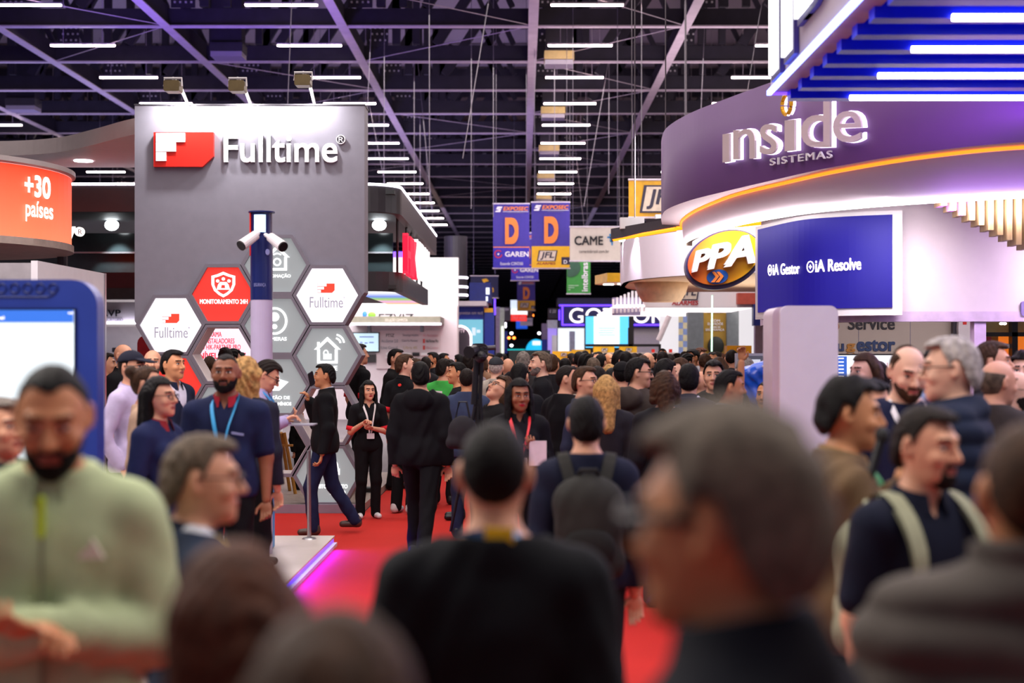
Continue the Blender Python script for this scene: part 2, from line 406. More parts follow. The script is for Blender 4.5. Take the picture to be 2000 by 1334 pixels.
def fulllogo(cx, cy, par):
    ib([(cx-17, cy-27), (cx+16, cy-27), (cx+16, cy-14), (cx+11, cy-9), (cx-17, cy-9)], fr_red, 'logo_mark', par)
    for k, wd in enumerate((17, 12, 6)): ib([(cx-16.5, cy-26.5+6*k), (cx-16.5+wd, cy-26.5+6*k), (cx-16.5+wd, cy-21.5+6*k), (cx-16.5, cy-21.5+6*k)], hexw, 'logo_bar', par, .016)
    text('logo_lettering', 'Fulltime', facing(cx-33, cx+32, cy-1, cy+20, YI, .01), fr_grey, par)
    text('registered_mark', '®', facing(cx+33, cx+36, cy-2, cy+2, YI, .01), fr_grey, par)
fulllogo(335, 640, hexpanel[(0, 0)]); fulllogo(638, 581, hexpanel[(3, 0)])
def label(txt, cx, cy, wd, h, par):
    text('caption', txt, facing(cx-wd/2, cx+wd/2, cy-h/2, cy+h/2, YI, .01), icon, par, bold=.02)
# shield with alarm
p = hexpanel[(1, 0)]
sh = lambda s: [(437+x*s, 556+y*s) for x, y in ((-23,-17),(-12,-20),(0,-25),(12,-20),(23,-17),(23,0),(18,12),(9,20),(0,25),(-9,20),(-18,12),(-23,0))]
MB().prism(sh(1), lambda u, v, q: (wx(u), q, wz(v)), YI-.012, YI+.004, holes=sh(.78)).build('icon', icon, p)
ib([(437-13, 566), (437-10, 556), (437-6, 551), (437+6, 551), (437+10, 556), (437+13, 566)], icon, par=p)
ib([(433, 563), (434, 557), (440, 557), (441, 563)], hexr, 'icon', p, .016)
for dx, dy in ((-11, -9), (0, -13), (11, -9)): ring(437+dx, 556+dy+2, 3.2, 3.2, 3, icon, p, n=10)
label('MONITORAMENTO 24H', 437, 589, 93, 9, p)
def house(cx, cy, s, p):
    o = [(-26,-2),(0,-27),(26,-2),(20,-2),(20,25),(-20,25),(-20,-2)]; i = [(-17,-3),(0,-19),(17,-3),(14.5,-3),(14.5,20),(-14.5,20),(-14.5,-3)]
    MB().prism([(cx+x*s, cy+y*s) for x, y in o], lambda u, v, q: (wx(u), q, wz(v)), YI-.012, YI+.004, holes=[(cx+x*s, cy+y*s) for x, y in i]).build('icon', icon, p)
p = hexpanel[(2, 0)]; house(542, 505, .95, p); ring(542, 512, 8, 8, 3, icon, p, n=16); ring(542, 503, 11, 9, 3, icon, p, n=10, a0=40, a1=140); label('AUTOMAÇÃO', 540, 539, 56, 9, p)
p = hexpanel[(2, 1)]; ring(537, 627, 25, 27, 4.5, icon, p); ring(537, 619, 9, 9, 8.6, icon, p, n=16); ring(537, 638, 5, 5, 4.7, icon, p, n=12); label('CÂMERAS', 538, 661, 44, 9, p)
p = hexpanel[(3, 1)]; house(640, 685, 1.0, p); ib([(632, 691), (648, 691), (648, 702), (632, 702)], icon, par=p); ring(637, 691, 5.5, 8, 2.2, icon, p, n=12, a0=0, a1=180)
ring(655, 671, 19, 19, 3.4, icon, p, n=10, a0=5, a1=80); ring(655, 671, 12, 12, 3.4, icon, p, n=10, a0=5, a1=80)
ib([(620, 668), (625, 668), (625, 678), (620, 682)], icon, par=p); label('ALARME', 640, 719, 38, 9, p)
p = hexpanel[(2, 2)]; ib([(522, 752), (545, 740), (564, 746), (546, 763), (530, 763)], icon, par=p); ring(538, 738, 9, 9, 3, icon, p, n=14); ring(527, 729, 5, 5, 2, icon, p, n=12)
label('GESTÃO DE', 540, 776, 52, 8, p); label('CONDOMÍNIOS', 540, 788, 58, 8, p)
p = hexpanel[(1, 2)]; ring(409, 800, 9, 9, 8.6, icon, p, n=16); label('CONTROLE DE', 437, 830, 60, 8, p); label('ACESSO', 437, 842, 38, 8, p)
p = hexpanel[(3, 3)]; ring(645, 915, 17, 22, 3, icon, p, n=16); ib([(652, 915), (664, 915), (664, 927), (652, 927)], icon, par=p); label('MONITORAMENTO', 642, 950, 74, 8, p); label('ATIVO', 660, 962, 30, 8, p)
# logo and lettering on the wall
lm = root('wall_logo', (wx(360), YW-.05, wz(326)), 'red clipped panel with three white bars at the upper left of the grey wall', 'wall logo')
MB().prism([(303, 260), (419, 260), (419, 307), (398, 327), (303, 327)], lambda u, v, q: (wx(u), q, wz(v)), YW-.07, YW-.005).build('panel', red, lm)
for k, wd in enumerate((57, 39, 20)):
    MB().prism([(308, 262+18.4*k), (308+wd, 262+18.4*k), (308+wd, 279.5+18.4*k), (308, 279.5+18.4*k)], lambda u, v, q: (wx(u), q, wz(v)), YW-.085, YW-.065).build('bar', letterw, lm)
lt = root('wall_lettering', (wx(550), YW-.05, wz(316)), 'raised white letters spelling Fulltime beside the red logo panel', 'lettering')
text('letters', 'Fulltime', facing(438, 660, 263, 318, YW-.004, .035), letterw, lt, bold=.02)
text('registered_mark', '®', facing(657, 675, 264, 282, YW-.004, .03), letterw, lt)
# plinth / stand floor
st = root('stand_platform', (-3.2, YW, 0), 'low stand floor with grey kickboard under the hexagon wall', 'platform')
bx('deck', -4.6, -1.87, YW-.06, 21.3, .012, .10, M('stand_floor_wood', '#a09084', .5, kind='wood', scale=3, col2='#86786e'), st)
bx('kickboard', -4.6, -1.86, YW-.09, YW-.055, .012, .112, M('kickboard', '#8c7a8a', .5, var=.05), st)
# three floodlights on arms
for k, (px, py, nm) in enumerate(((355, 178, 'left'), (478, 178, 'middle'), (603, 167, 'right'))):
    x = wx(px); z = wz(py)
    o = root('floodlight', (x, YW-.45, z), f'{nm} one of three boxy floodlights on arms above the grey wall', 'floodlight', 'floodlights on the grey wall')
    MB().rbox(x-.09, x+.09, YW-.5, YW-.32, z-.09, z+.035, .02).build('housing', M('lamp_housing', '#6a5c3e', .45, .4), o)
    MB().path([(x-.10, YW-.42, z-.02), (x-.10, YW-.42, z+.07), (x+.10, YW-.42, z+.07), (x+.10, YW-.42, z-.02)], .015, 6).build('yoke', white, o)
    MB().path([(x, YW-.42, z+.07), (x+.03, YW-.2, z+.02), (x+.06, YW+.1, wz(205))], .02, 8).build('arm', white, o)
    MB().box(x-.07, x+.07, YW-.318, YW-.308, z-.07, z+.02).build('lens', M('lamp_lens', '#fff6ee', emit=6), o)
    light('SPOT', 'wall_wash', (x, YW-.28, z-.02), (x, YW+.02, z-.7), 105, (1, .97, .95), .06, spot=165, blend=1.0, parent=o)

# ---------------------------------------------------------------- low white platform with violet light edge
pf = root('stand_platform', (-3.5, 10, 0), 'white low platform with a glowing violet edge beside the red carpet', 'platform')
bx('deck', -7.5, -1.83, 4.5, 13.85, .085, .105, M('platform_white', '#cfc4be', .3, var=.03), pf)
bx('core', -7.45, -1.9, 4.6, 13.8, 0, .085, white, pf)
bx('edge_light', -1.9, -1.835, 4.6, 13.8, .05, .082, ledv, pf)
bx('edge_strip', -1.9, -1.80, 4.6, 13.8, .012, .045, white, pf)
light('AREA', 'edge_glow', (-1.79, 10.2, .075), (-1.4, 10.2, -.25), 80, (.05, 0, 1), 6.6, .03, parent=pf, spread=2.2)

# ---------------------------------------------------------------- security column with cameras
YC = 12.6
col = root('camera_column', (X(511, YC), YC, .105), 'blue and white round camera column with lit window in front of hexagons', 'camera column')
cx0 = X(511, YC); rad = .096
def cyl(name, z0, z1, r, mat, par, n=28): return MB().lathe([(r, z0), (r, z1)], (cx0, YC, 0), n).build(name, mat, par, smooth=False)
cyl('shaft', .105, Z(586, YC), rad, M('column_lavender', '#b9aecb', .35, var=.03), col)
cyl('upper_shaft', Z(586, YC), Z(462, YC), rad+.002, M('column_navy', '#14205c', .3, var=.05), col)
cyl('head', Z(462, YC), Z(415, YC), rad-.004, M('column_head', '#10164c', .25), col)
b = MB(); 
for k in range(9):
    a = -PI/2-.55+1.1*k/8; b.v.append((cx0+(rad+.002)*math.cos(a), YC+(rad+.002)*math.sin(a), Z(455, YC))); b.v.append((cx0+(rad+.002)*math.cos(a), YC+(rad+.002)*math.sin(a), Z(421, YC)))
for k in range(8): b.f.append([2*k, 2*k+2, 2*k+3, 2*k+1]); b.mi.append(0)
b.build('lit_window', M('cyan_window', '#bfe4ff', emit=1.3), col)
MB().lathe([(rad+.02, 0), (rad+.02, .012)], (cx0, YC, Z(416, YC)), 28).build('cap', navy, col)
def bullet_cam(x0, z0, x1, z1, y, name='bullet_camera'):
    o = bpy.data.objects.new(name, None); C.objects.link(o); o.parent = col
    a = np.array((x0, y, z0)); d = np.array((x1, y-.12, z1))-a; L = np.linalg.norm(d); d /= L
    MB().tube(a, a+d*L, .042, .05, 16).build('barrel', white, o)
    MB().tube(a+d*(L-.005), a+d*(L+.012), .046, .046, 16).build('lens', black, o)
    MB().tube(a+d*.02, (cx0, YC-.02, z0+.05), .02, n=8).build('bracket', white, o)
bullet_cam(X(506, YC), Z(462, YC), X(484, YC), Z(484, YC), YC-.16)
bullet_cam(X(534, YC), Z(466, YC), X(562, YC), Z(486, YC), YC-.14)
bx('side_stripe', cx0-.1, cx0-.088, YC-.04, YC+.02, Z(500, YC), Z(416, YC), red, col)
ring_ = lambda: None
YI2 = YC-rad-.004
MB().prism([(X(522+4*math.cos(t), YI2), Z(492+6*math.sin(t), YI2)) for t in np.linspace(0, 2*PI, 13)[:-1]], lambda u, v, q: (u, q, v), YC-.092, YC-.07).build('emblem', M('pale_emblem', '#8a90c8', .5), col)
text('lettering', 'SEGURANÇA', lambda u, v, w_: (cx0+.1*math.sin(-.55+1.1*u), YC-.1*math.cos(-.55+1.1*u)-.002*w_, Z(562-8*v, YC)), M('pale_emblem', '#8a90c8', .5), col)
# blue totem leg beside the shoes and slim steel post at the platform corner
bl = MB().rbox(X(514, 12.9), X(533, 12.9), 12.9, 13.0, .105, 1.0, .02).build('info_totem', M('totem_blue', '#3f8fd0', .4, var=.1)); tag(bl, 'short bright blue totem standing on the white platform by dark shoes', 'totem')
ps = root('steel_post', (X(604, 13.6), 13.6, .105), 'slim steel post standing at the corner of the white platform', 'post')
MB().tube((X(604, 13.6), 13.6, .105), (X(603, 13.6), 13.6, Z(880, 13.6)), .02).build('shaft', steel, ps)
MB().lathe([(.07, 0), (.06, .012), (.02, .02)], (X(604, 13.6), 13.6, .105)).build('base', steel, ps)
# things behind the open hexagons: easel, red lettered light box
es = root('easel', (X(555, 18), 18, .1), 'pale wooden easel seen through the lowest open hexagon', 'easel')
for a, c_ in (((535, 910), (541, 845)), ((577, 906), (555, 845)), ((556, 902), (549, 845))):
    MB().tube((X(a[0], 18), 18 if a[0] != 556 else 18.4, .1), (X(c_[0], 18), 18, Z(c_[1], 18)), .022).build('leg', M('easel_wood', '#c98f3c', .5, kind='wood', scale=5, col2='#a8742c'), es)
bx('ledge', X(536, 18), X(572, 18), 17.97, 18.03, Z(872, 18), Z(868, 18), M('easel_wood'), es)
lb = root('light_box', (X(437, 20.3), 20.3, .1), 'pink-white lit sign with red Portuguese lines seen through an open hexagon', 'sign')
YL = 20.3
pxbox('panel', 378, 500, 632, 760, YL, .12, M('lit_pink_panel', '#f3e3f2', emit=.8), lb)
lred = M('lit_red_ink', '#e8203c', emit=.8)
for t, a, b_, c_, d_ in (('PROGRAMA', 388, 433, 648, 658), ('DE INSTALADORES', 388, 458, 661, 671), ('DO HIK-PARTNER PRO', 388, 470, 673, 683), ('NÍVEL GOLD E', 389, 480, 686, 701)):
    text('lettering', t, facing(a, b_, c_, d_, YL-.002, .01), lred, lb, bold=.03 if 'N' == t[0] else .01)
rb = MB().rbox(X(268, 26), X(300, 26), 26, 26.3, .1, Z(655, 26), .18).build('advert_board', M('red_glow_panel', '#c8202c', .4)); tag(rb, 'rounded red panel just behind the left side of the hexagon wall', 'board')
# ---------------------------------------------------------------- black two-ring stand behind the grey wall
def band(name, plan, z0, z1, th, mat, par, inward):
    """vertical band of thickness th following a plan polyline (x, y); inward = side of thickness"""
    P_ = np.array(plan); n = len(P_); b = MB()
    T = np.gradient(P_, axis=0); T /= np.linalg.norm(T, axis=1)[:, None]; Nn = np.stack([-T[:, 1], T[:, 0]], 1)*inward
    Q = P_+Nn*th
    b.v = [(p[0], p[1], z) for z in (z0, z1) for p in P_]+[(p[0], p[1], z) for z in (z0, z1) for p in Q]
    for i in range(n-1):
        b.f += [(i, i+1, n+i+1, n+i), (2*n+i+1, 2*n+i, 3*n+i, 3*n+i+1), (i+1, i, 2*n+i, 2*n+i+1), (n+i, n+i+1, 3*n+i+1, 3*n+i)]
    b.f += [(0, n, 3*n, 2*n), (n-1, 3*n-1, 4*n-1, 2*n-1)]; b.mi = [0]*len(b.f)
    return b.build(name, mat, par, smooth=False)
hk = root('ring_canopy', (-4.5, 24, 3.0), 'black two-tier ring canopy with a white light line behind the grey wall', 'canopy')
corner = [(-1.88-.55*(1-math.cos(t)), 22.05-.55*math.sin(t)) for t in np.linspace(0, PI/2, 8)]
plan = [(-1.88, 31.0), (-1.88, 26.5)]+corner+[(-5, 21.5), (-9.8, 21.5)]
plan = [tuple(p) for p in plan]
fascia = M('fascia_black', '#2b272c', .45, var=.08); fasc2 = M('fascia_brown', '#241b1d', .4, var=.1)
band('upper_fascia', plan, 4.02, 4.42, .12, fascia, hk, -1)
band('light_line', [(p[0]+.01, p[1]-.01) for p in plan], 4.42, 4.455, .05, ledw, hk, -1)
bx('upper_soffit', -9.8, -1.95, 21.62, 31, 4.30, 4.36, M('soffit_grey', '#34383a', .6), hk)
plan2 = [(-1.93, 29.0), (-1.93, 25.5)]+[(-1.93-.5*(1-math.cos(t)), 22.9-.5*math.sin(t)) for t in np.linspace(0, PI/2, 8)]+[(-4, 22.4), (-5.5, 22.4)]
band('lower_fascia', plan2, 2.86, 3.17, .12, fascia, hk, -1)
bx('lower_soffit', -5.5, -2.0, 22.5, 29, 2.9, 2.96, M('soffit_grey'), hk)
scr = M('soffit_screen', '#b8d84a', emit=.9, ); 
nt = scr.node_tree; g = nt.nodes.new('ShaderNodeTexGradient'); tc = nt.nodes.new('ShaderNodeTexCoord'); mp = nt.nodes.new('ShaderNodeMapping'); rp = nt.nodes.new('ShaderNodeValToRGB')
nt.links.new(tc.outputs['Generated'], mp.inputs[0]); mp.inputs['Rotation'].default_value = (0, 0, PI/2); mp.inputs['Location'].default_value = (1, 0, 0); nt.links.new(mp.outputs[0], g.inputs[0]); nt.links.new(g.outputs['Fac'], rp.inputs[0])
for pos, c_ in ((0, '#f2c060'), (.25, '#e8d040'), (.45, '#8ac850'), (.65, '#5a80e0'), (1, '#e0a0d8')):
    e = rp.color_ramp.elements.new(pos) if pos not in (0, 1) else rp.color_ramp.elements[int(pos)]
    e.color = (*lin(c_), 1)
nt.links.new(rp.outputs[0], nt.nodes['Principled BSDF'].inputs['Emission Color'])
bx('soffit_screen', -2.75, -2.06, 22.9, 28.9, 2.875, 2.9, scr, hk)
for x, y in ((-2.02, 22.9), (-2.6, 22.6), (-1.98, 24.2), (-1.98, 25.3), (-1.98, 26.6), (-1.98, 27.8), (-3.1, 22.6)):
    MB().tube((x, y, 3.15), (x, y, 4.1), .022, n=6).build('hanging_rod', black, hk)
for px, py in ((742, 443), (222, 443)):
    y = 26.0; o = root('spot_lamp', (X(px, y), y, Z(py, y)), 'round bright spot lamp under the black canopy, '+('right of the grey wall' if px > 500 else 'left of the grey wall'), 'spot lamp', 'spot lamps under the black canopy')
    MB().lathe([(.10, -.02), (.12, .08), (.05, .14)], (X(px, y), y, Z(py, y))).build('can', dgrey, o)
    MB().ell((X(px, y), y-.12, Z(py, y)+.02), (.13, .06, .10)).build('bulb', M('spot_bulb', '#f4fbff', emit=12), o)
    light('SPOT', 'beam', (X(px, y), y, Z(py, y)-.1), (X(px, y)+.2, y+1.2, 0), 120, (.9, .97, 1), .05, spot=80, parent=o)
bx('rod_rail', -9.8, -2.4, 26.2, 26.3, 3.72, 3.75, steel, hk)
bx('back_glass', -9.8, -2.4, 26.3, 26.34, 2.95, 4.1, M('dark_glass_panel', '#222a2c', .15, var=.1), hk)
# red/white letters along the aisle side
hl = root('wall_lettering', (-1.9, 24.5, 3.15), 'row of glowing red and white capitals hung along the black canopy', 'lettering')
redglow = M('red_letter_glow', '#f0203c', emit=1.2); whiteglow = M('white_letter_glow', '#fff4f4', emit=1.5)
text('red_letters', 'HIK', lambda u, v, w_: (-1.86+.08*w_, 22.0+2.0*u, 3.12+.62*v), redglow, hl, bold=.03)
text('white_letters', 'VISION', lambda u, v, w_: (-1.86+.08*w_, 24.1+3.1*u, 3.2+.62*v), whiteglow, hl, bold=.03)
# lower volumes of that stand seen between the kiosk wall and the grey wall
lo = root('stand_counter_wall', (-8, 23, .1), 'dark red and grey banded stand bulkhead left of the grey wall', 'bulkhead')
bx('red_band', -10.5, -5.6, 24.5, 24.8, Z(563, 24.5), Z(532, 24.5), M('dark_red_panel', '#4a1a22', .5), lo)
bx('grey_band', -10.5, -5.6, 24.45, 24.8, Z(584, 24.5), Z(563, 24.5), M('soffit_grey'), lo)
bs = root('stand_sign', (-9, 30, 0), 'white stand header with dark glowing letters and a light line, left of the grey wall', 'sign')
bx('header', -10.5, -7.0, 30, 30.3, Z(632, 30), Z(590, 30), white, bs)
text('letters', 'AVP', facing(196, 236, 605, 618, 29.99, .03), letterk, bs, bold=.01)
text('caption', 'PARA ESCRITÓRIO', facing(186, 240, 619, 628, 29.99, .01), letterg, bs)
bx('light_line', -10.5, -7.6, 29.9, 30, Z(633, 30), Z(628, 30), ledp, bs)
bx('display_wall', -10.5, -5.2, 30.6, 30.8, 0, Z(636, 30), white, bs)
for k in range(9):
    x = -8.75+.1*(k % 5)+.03*(k//5); bb = MB().rbox(x, x+.08, 30.3, 30.45, 1.9-.12*(k//5)*2-.03*k, 2.0-.12*(k//5)*2-.03*k, .02).build('product', [dgrey, steel, white][k % 3], bs)
# ---------------------------------------------------------------- white stand with shelf, TV and logo wall
YE = 40.5
ez = root('stand_wall', (-6, YE, 0), 'tall cream-white stand wall with blue and green blobs logo beyond the black canopy', 'stand wall')
bx('panel', -14, X(895, YE), YE, YE+.4, 0, Z(503, YE), white, ez)
bx('lower_panel', -8, X(893, YE), YE-.08, YE, 0, Z(597, YE), pinkwhite, ez)
bx('violet_cove', -14, -3.4, YE+.5, YE+.6, Z(503, YE), Z(489, YE), ledv, ez)  # violet LED light on the band put in as its own glow
MB().ell((X(713, YE), YE-.1, Z(614, YE)), (.055*1.2, .03, .085)).build('logo_blob', M('logo_blue', '#3a86d8', .4), ez)
MB().ell((X(727, YE), YE-.1, Z(615, YE)), (.11, .03, .08)).build('logo_blob', M('logo_green', '#86c83c', .4), ez)
text('letters', 'EZVIZ', facing(740, 808, 613, 628, YE-.08, .03), letterk, ez)
sh_ = root('shelf_canopy', (-3.8, 37, 2.6), 'olive-grey shelf canopy with pale violet light line on the white stand wall', 'canopy')
YS = 38.6
bx('box', X(678, YS), X(860, YS), YS, YE-.08, Z(632, YS), Z(618, YS), M('olive_grey', '#7a7668', .5), sh_)
bx('light_line', X(678, YS), X(862, YS), YS-.03, YS, Z(635, YS), Z(631, YS), M('shelf_led', '#efe2ff', emit=4), sh_)
text('lettering', 'SOLUÇÃO COMPLETA', facing(752, 796, 621, 629, YS, .01), cream, sh_)
for px in (718, 822): bx('bracket', X(px-3, YS), X(px+3, YS), YS+.3, YS+.6, Z(648, YS), Z(634, YS), dgrey, sh_)
lp = root('logo_board', (-3, YE-.2, .8), 'pale pink board with three columns of small product names under the shelf canopy', 'board')
pxbox('panel', 735, 860, 645, 720, YE-.16, .08, M('pale_pink_board', '#d9c8cc', .5, var=.02), lp)
names = [('PTSZ', 754, 770, letterk), ('Tecnologia Acústica', 786, 817, letterg), ('AI Assistant', 826, 856, M('pink_ink', '#d8a0a8', .5)),
         ('AcuSense 2.0', 745, 777, letterg), ('ColorVu Memory', 785, 816, letterg), ('Hik-Partner Pro', 832, 856, letterk),
         ('Live Guard', 745, 776, letterg), ('Ultra 4K', 788, 816, M('tan_ink', '#c8b088', .5)), ('Hik-Connect', 832, 856, M('pink_ink'))]
for k, (t, a, b_, m_) in enumerate(names):
    y = (655, 666, 679)[k//3]; text('lettering', t, facing(a, b_, y-3, y+3, YE-.165, .01), m_, lp)
for y in (666, 679): pxbox('mark', 826, 830, y-4, y+4, YE-.175, .01, red, lp)
tv = root('television', (-4.4, YE-.3, 1.9), 'television with pale blue screen on the white stand wall', 'television')
pxbox('bezel', 688, 741, 649, 688, YE-.25, .08, black, tv); pxbox('screen', 690, 739, 651, 686, YE-.262, .01, M('tv_paleblue', '#b9d4e2', emit=.9), tv)
for a, b_, y in ((702, 730, 657), (703, 708, 668), (712, 718, 669), (721, 730, 668)): pxbox('screen_mark', a, b_, y, y+2, YE-.268, .005, M('tv_ink', '#6878c8', emit=.5), tv)
bb = pxbox('wall_box', 710, 734, 692, 708, YE-.2, .1, M('dark_box', '#2a2428', .5)); tag(bb, 'small dark box mounted under the pale blue television', 'box')
rl = root('camera_rail', (-3.2, YE-.6, 1.8), 'white rail carrying a row of display security cameras on the white stand wall', 'camera display')
pxbox('rail', 752, 872, 696, 700, YE-.5, .2, white, rl)
for k in range(7):
    px = 762+17*k; x = X(px, YE-.5); MB().tube((x-.1, YE-.6, Z(692, YE-.5)), (x+.1, YE-.6, Z(692, YE-.5)), .055, n=10).build('camera', [white, black][k % 2], rl)
# ---------------------------------------------------------------- stands further back on the left
YD = 44
dt = root('drum_tower', (X(884, YD), YD, 3.2), 'dark round tower with three pink-white light rings beyond the white stand wall', 'tower')
cxd = X(890, YD); 
MB().lathe([(.36, 0), (.36, 1.9)], (cxd, YD, Z(582, YD)), 28).build('drum', dgrey, dt)
for py in (543, 561, 577): MB().lathe([(.37, 0), (.385, .015), (.385, .05), (.37, .065)], (cxd, YD, Z(py, YD)-.03), 28).build('light_ring', ledp, dt)
def hanging(px0, px1, py0, py1, Y, label, cat='banner', name='hanging_banner', base=None, group=None, rod=True):
    o = root(name, (X((px0+px1)/2, Y), Y, Z(py1, Y)), label, cat, group)
    b = MB(); n = 10
    A = [(X(px0+(px1-px0)*k/n, Y), Y+.015*math.sin(5*k/n), 0) for k in range(n+1)]
    z0, z1 = Z(py1, Y), Z(py0, Y)
    for k in range(n):
        a, c_ = A[k], A[k+1]
        b.add([(a[0], a[1], z0), (c_[0], c_[1], z0), (c_[0], c_[1], z1), (a[0], a[1], z1), (a[0], a[1]+.01, z0), (c_[0], c_[1]+.01, z0), (c_[0], c_[1]+.01, z1), (a[0], a[1]+.01, z1)],
              [(0,1,2,3), (7,6,5,4), (3,2,6,7), (1,0,4,5)])
    b.build('cloth', base or violet, o)
    if rod:
        for z in (z0, z1): MB().tube((X(px0-1, Y), Y, z), (X(px1+1, Y), Y, z), .022, n=8).build('rod', M('rod_white', '#d8d0e0', .4), o)
        for px in (px0+6, px1-6): MB().tube((X(px, Y), Y, z1), (X(px, Y), Y, 15.2), .008, n=4).build('hanging_wire', cab, o)
    return o
def patch(o, a, b_, c_, d_, Y, mat, name='printed_field', off=.03): return pxbox(name, a, b_, c_, d_, Y-off, .008, mat, o)
def txt(o, t, a, b_, c_, d_, Y, mat, bold=0, shear=0, off=.035, name='lettering'): return text(name, t, facing(a, b_, c_, d_, Y-off, .006), mat, o, bold=bold, shear=shear)
def smark(o, x0, x1, y0, y1, Y):
    w_, h = x1-x0, y1-y0; b = MB()
    for pts in ([(.3,0),(1,0),(.9,.3),(.2,.3)], [(.2,.3),(.1,.5),(.75,.65),(.85,.4)], [(.75,.6),(.7,1),(0,1),(.05,.78)]):
        b.prism([(x0+w_*u, y0+h*v) for u, v in pts], lambda u, v, q: (X(u, Y), q, Z(v, Y)), Y-.045, Y-.037)
    b.build('emblem', letterw, o)
def jfl(o, x0, x1, y0, y1, Y, full=True):
    w_, h = x1-x0, y1-y0; sl = .10
    q4 = lambda m, n_=0: [(x0+w_*(sl+m), y0+h*m), (x1-w_*m, y0+h*m), (x1-w_*(sl+m), y1-h*m), (x0+w_*m, y1-h*m)]
    MB().prism(q4(0), lambda u, v, q: (X(u, Y), q, Z(v, Y)), Y-.045, Y-.037).build('logo_plate', M('logo_dark', '#2c2440', .5), o)
    MB().prism(q4(.06), lambda u, v, q: (X(u, Y), q, Z(v, Y)), Y-.05, Y-.044).build('logo_plate', M('logo_pale', '#d8c8b8', .5), o)
    txt(o, 'JFL', x0+w_*.16, x1-w_*.16, y0+h*.14, y1-h*.14, Y, M('logo_dark'), bold=.03, shear=.2, off=.055)
def d_banner(x0, x1, y0, y1, Y, label, kind, grp):
    w_, h = x1-x0, y1-y0
    o = hanging(x0, x1, y0, y1, Y, label, group=grp)
    sx = lambda u: x0+w_*u
    sy = lambda v: y0+h*v
    smark(o, sx(.06), sx(.26), sy(.045), sy(.13), Y)
    txt(o, 'EXPOSEC', sx(.28), sx(.97), sy(.045), sy(.105), Y, M('orange_print'), bold=.03, shear=.2)
    patch(o, sx(.27), sx(.97), sy(.118), sy(.124), Y, letterw); patch(o, sx(.4), sx(.85), sy(.138), sy(.142), Y, letterg)
    txt(o, 'D', sx(.33), sx(.70), sy(.215), sy(.625), Y, M('orange_print'), bold=.075)
    if kind == 'garen':
        patch(o, sx(.005), sx(.995), sy(.665), sy(.68), Y, orange); patch(o, sx(.005), sx(.995), sy(.68), sy(.99), Y, M('banner_blue', '#3a2fb0', .6))
        garen(o, sx, sy, Y)
    else:
        patch(o, sx(.005), sx(.995), sy(.665), sy(.99), Y, yellow); jfl(o, sx(.14), sx(.68), sy(.73), sy(.895), Y)
        txt(o, 'ALARMES', sx(.13), sx(.63), sy(.91), sy(.945), Y, M('brown_red', '#9a3a28', .5), bold=.03, shear=.2)
        patch(o, sx(.78), sx(.995), sy(.83), sy(.945), Y, M('logo_dark'), off=.034); txt(o, 'D', sx(.84), sx(.93), sy(.875), sy(.93), Y, letterw, bold=.02, off=.045)
def garen(o, sx, sy, Y):
    b = MB(); cx, cy = (sx(.145), sy(.78)); r = (sx(1)-sx(0))*.115
    pts = [(cx+r*math.cos(math.radians(t)), cy-r*math.sin(math.radians(t))) for t in range(40, 351, 31)]+[(cx+r*.72*math.cos(math.radians(t)), cy-r*.72*math.sin(math.radians(t))) for t in range(350, 39, -31)]
    b.prism(pts, lambda u, v, q: (X(u, Y), q, Z(v, Y)), Y-.045, Y-.037); b.build('ring_logo', M('ring_red', '#c8283c', .5), o)
    patch(o, cx-r*.2, cx+r*.2, cy-r*.2, cy+r*.2, Y, letterw, off=.04)
    txt(o, 'GAREN', sx(.33), sx(.98), sy(.74), sy(.82), Y, letterw, bold=.03); patch(o, sx(.33), sx(.75), sy(.89), sy(.892), Y, letterg)
    txt(o, 'Estande C29/D50', sx(.2), sx(.82), sy(.905), sy(.95), Y, letterw)
d_banner(1038, 1113, 395, 524, 44, 'violet hanging banner with orange letter D and yellow field, right of front pair', 'jfl', 'letter banners over the aisle')
d_banner(963, 1034, 398, 524, 46.5, 'violet hanging banner with orange letter D and blue field, left of front pair', 'garen', 'letter banners over the aisle')
d_banner(998, 1052, 455, 548, 60, 'violet and blue hanging banner mostly hidden behind the front pair of letter banners', 'garen', 'letter banners over the aisle')
d_banner(1010, 1045, 548, 607, 92, 'small hanging banner with orange letter D and yellow base far down the aisle', 'jfl', 'letter banners over the aisle')
o = hanging(1030, 1041, 606, 622, 130, 'tiny dark banner with an orange stroke just under the far letter banner', base=dgrey); txt(o, 'D', 1033, 1038, 608, 619, 130, orange, bold=.03)
o = hanging(1113, 1212, 443, 510, 41, 'cream hanging banner with bold dark capitals and a blue cross-like mark', base=cream)
txt(o, 'CAME', 1122, 1178, 461, 479, 41, letterk, bold=.03)
for a, b_, c_, d_ in ((1186, 1202, 462, 465), (1191, 1195, 462, 472), (1192, 1197, 470, 473), (1194, 1197, 472, 479), (1190, 1196, 457, 461)): patch(o, a, b_, c_, d_, 41, M('came_blue', '#2a84c0', .5))
txt(o, 'camedobrasil.com.br', 1131, 1189, 488, 494, 41, letterk)
o = hanging(1107, 1153, 509, 574, 52, 'green hanging banner with white sideways lettering below the cream banner', base=green)
text('lettering', 'intelbras', lambda u, v, w_: (X(1148-12*v, 52), 52-.035-.006*w_, Z(569-56*u, 52)), letterw, o, bold=.02)
MB().prism([(1114+20*math.cos(t), 522+19*math.sin(t)) for t in np.linspace(-.75, PI+.5, 16)], lambda u, v, q: (X(max(u, 1108), 52), q, Z(max(v, 511), 52)), 52-.03, 52-.022).build('printed_ball', M('deep_green', '#2c5a40', .5, var=.25, scale=2), o)
for y in (558, 562, 566): patch(o, 1110, 1110+20-2*(y-558), y-1, y+.5, 52, M('pale_green', '#a8d0a8', .5))
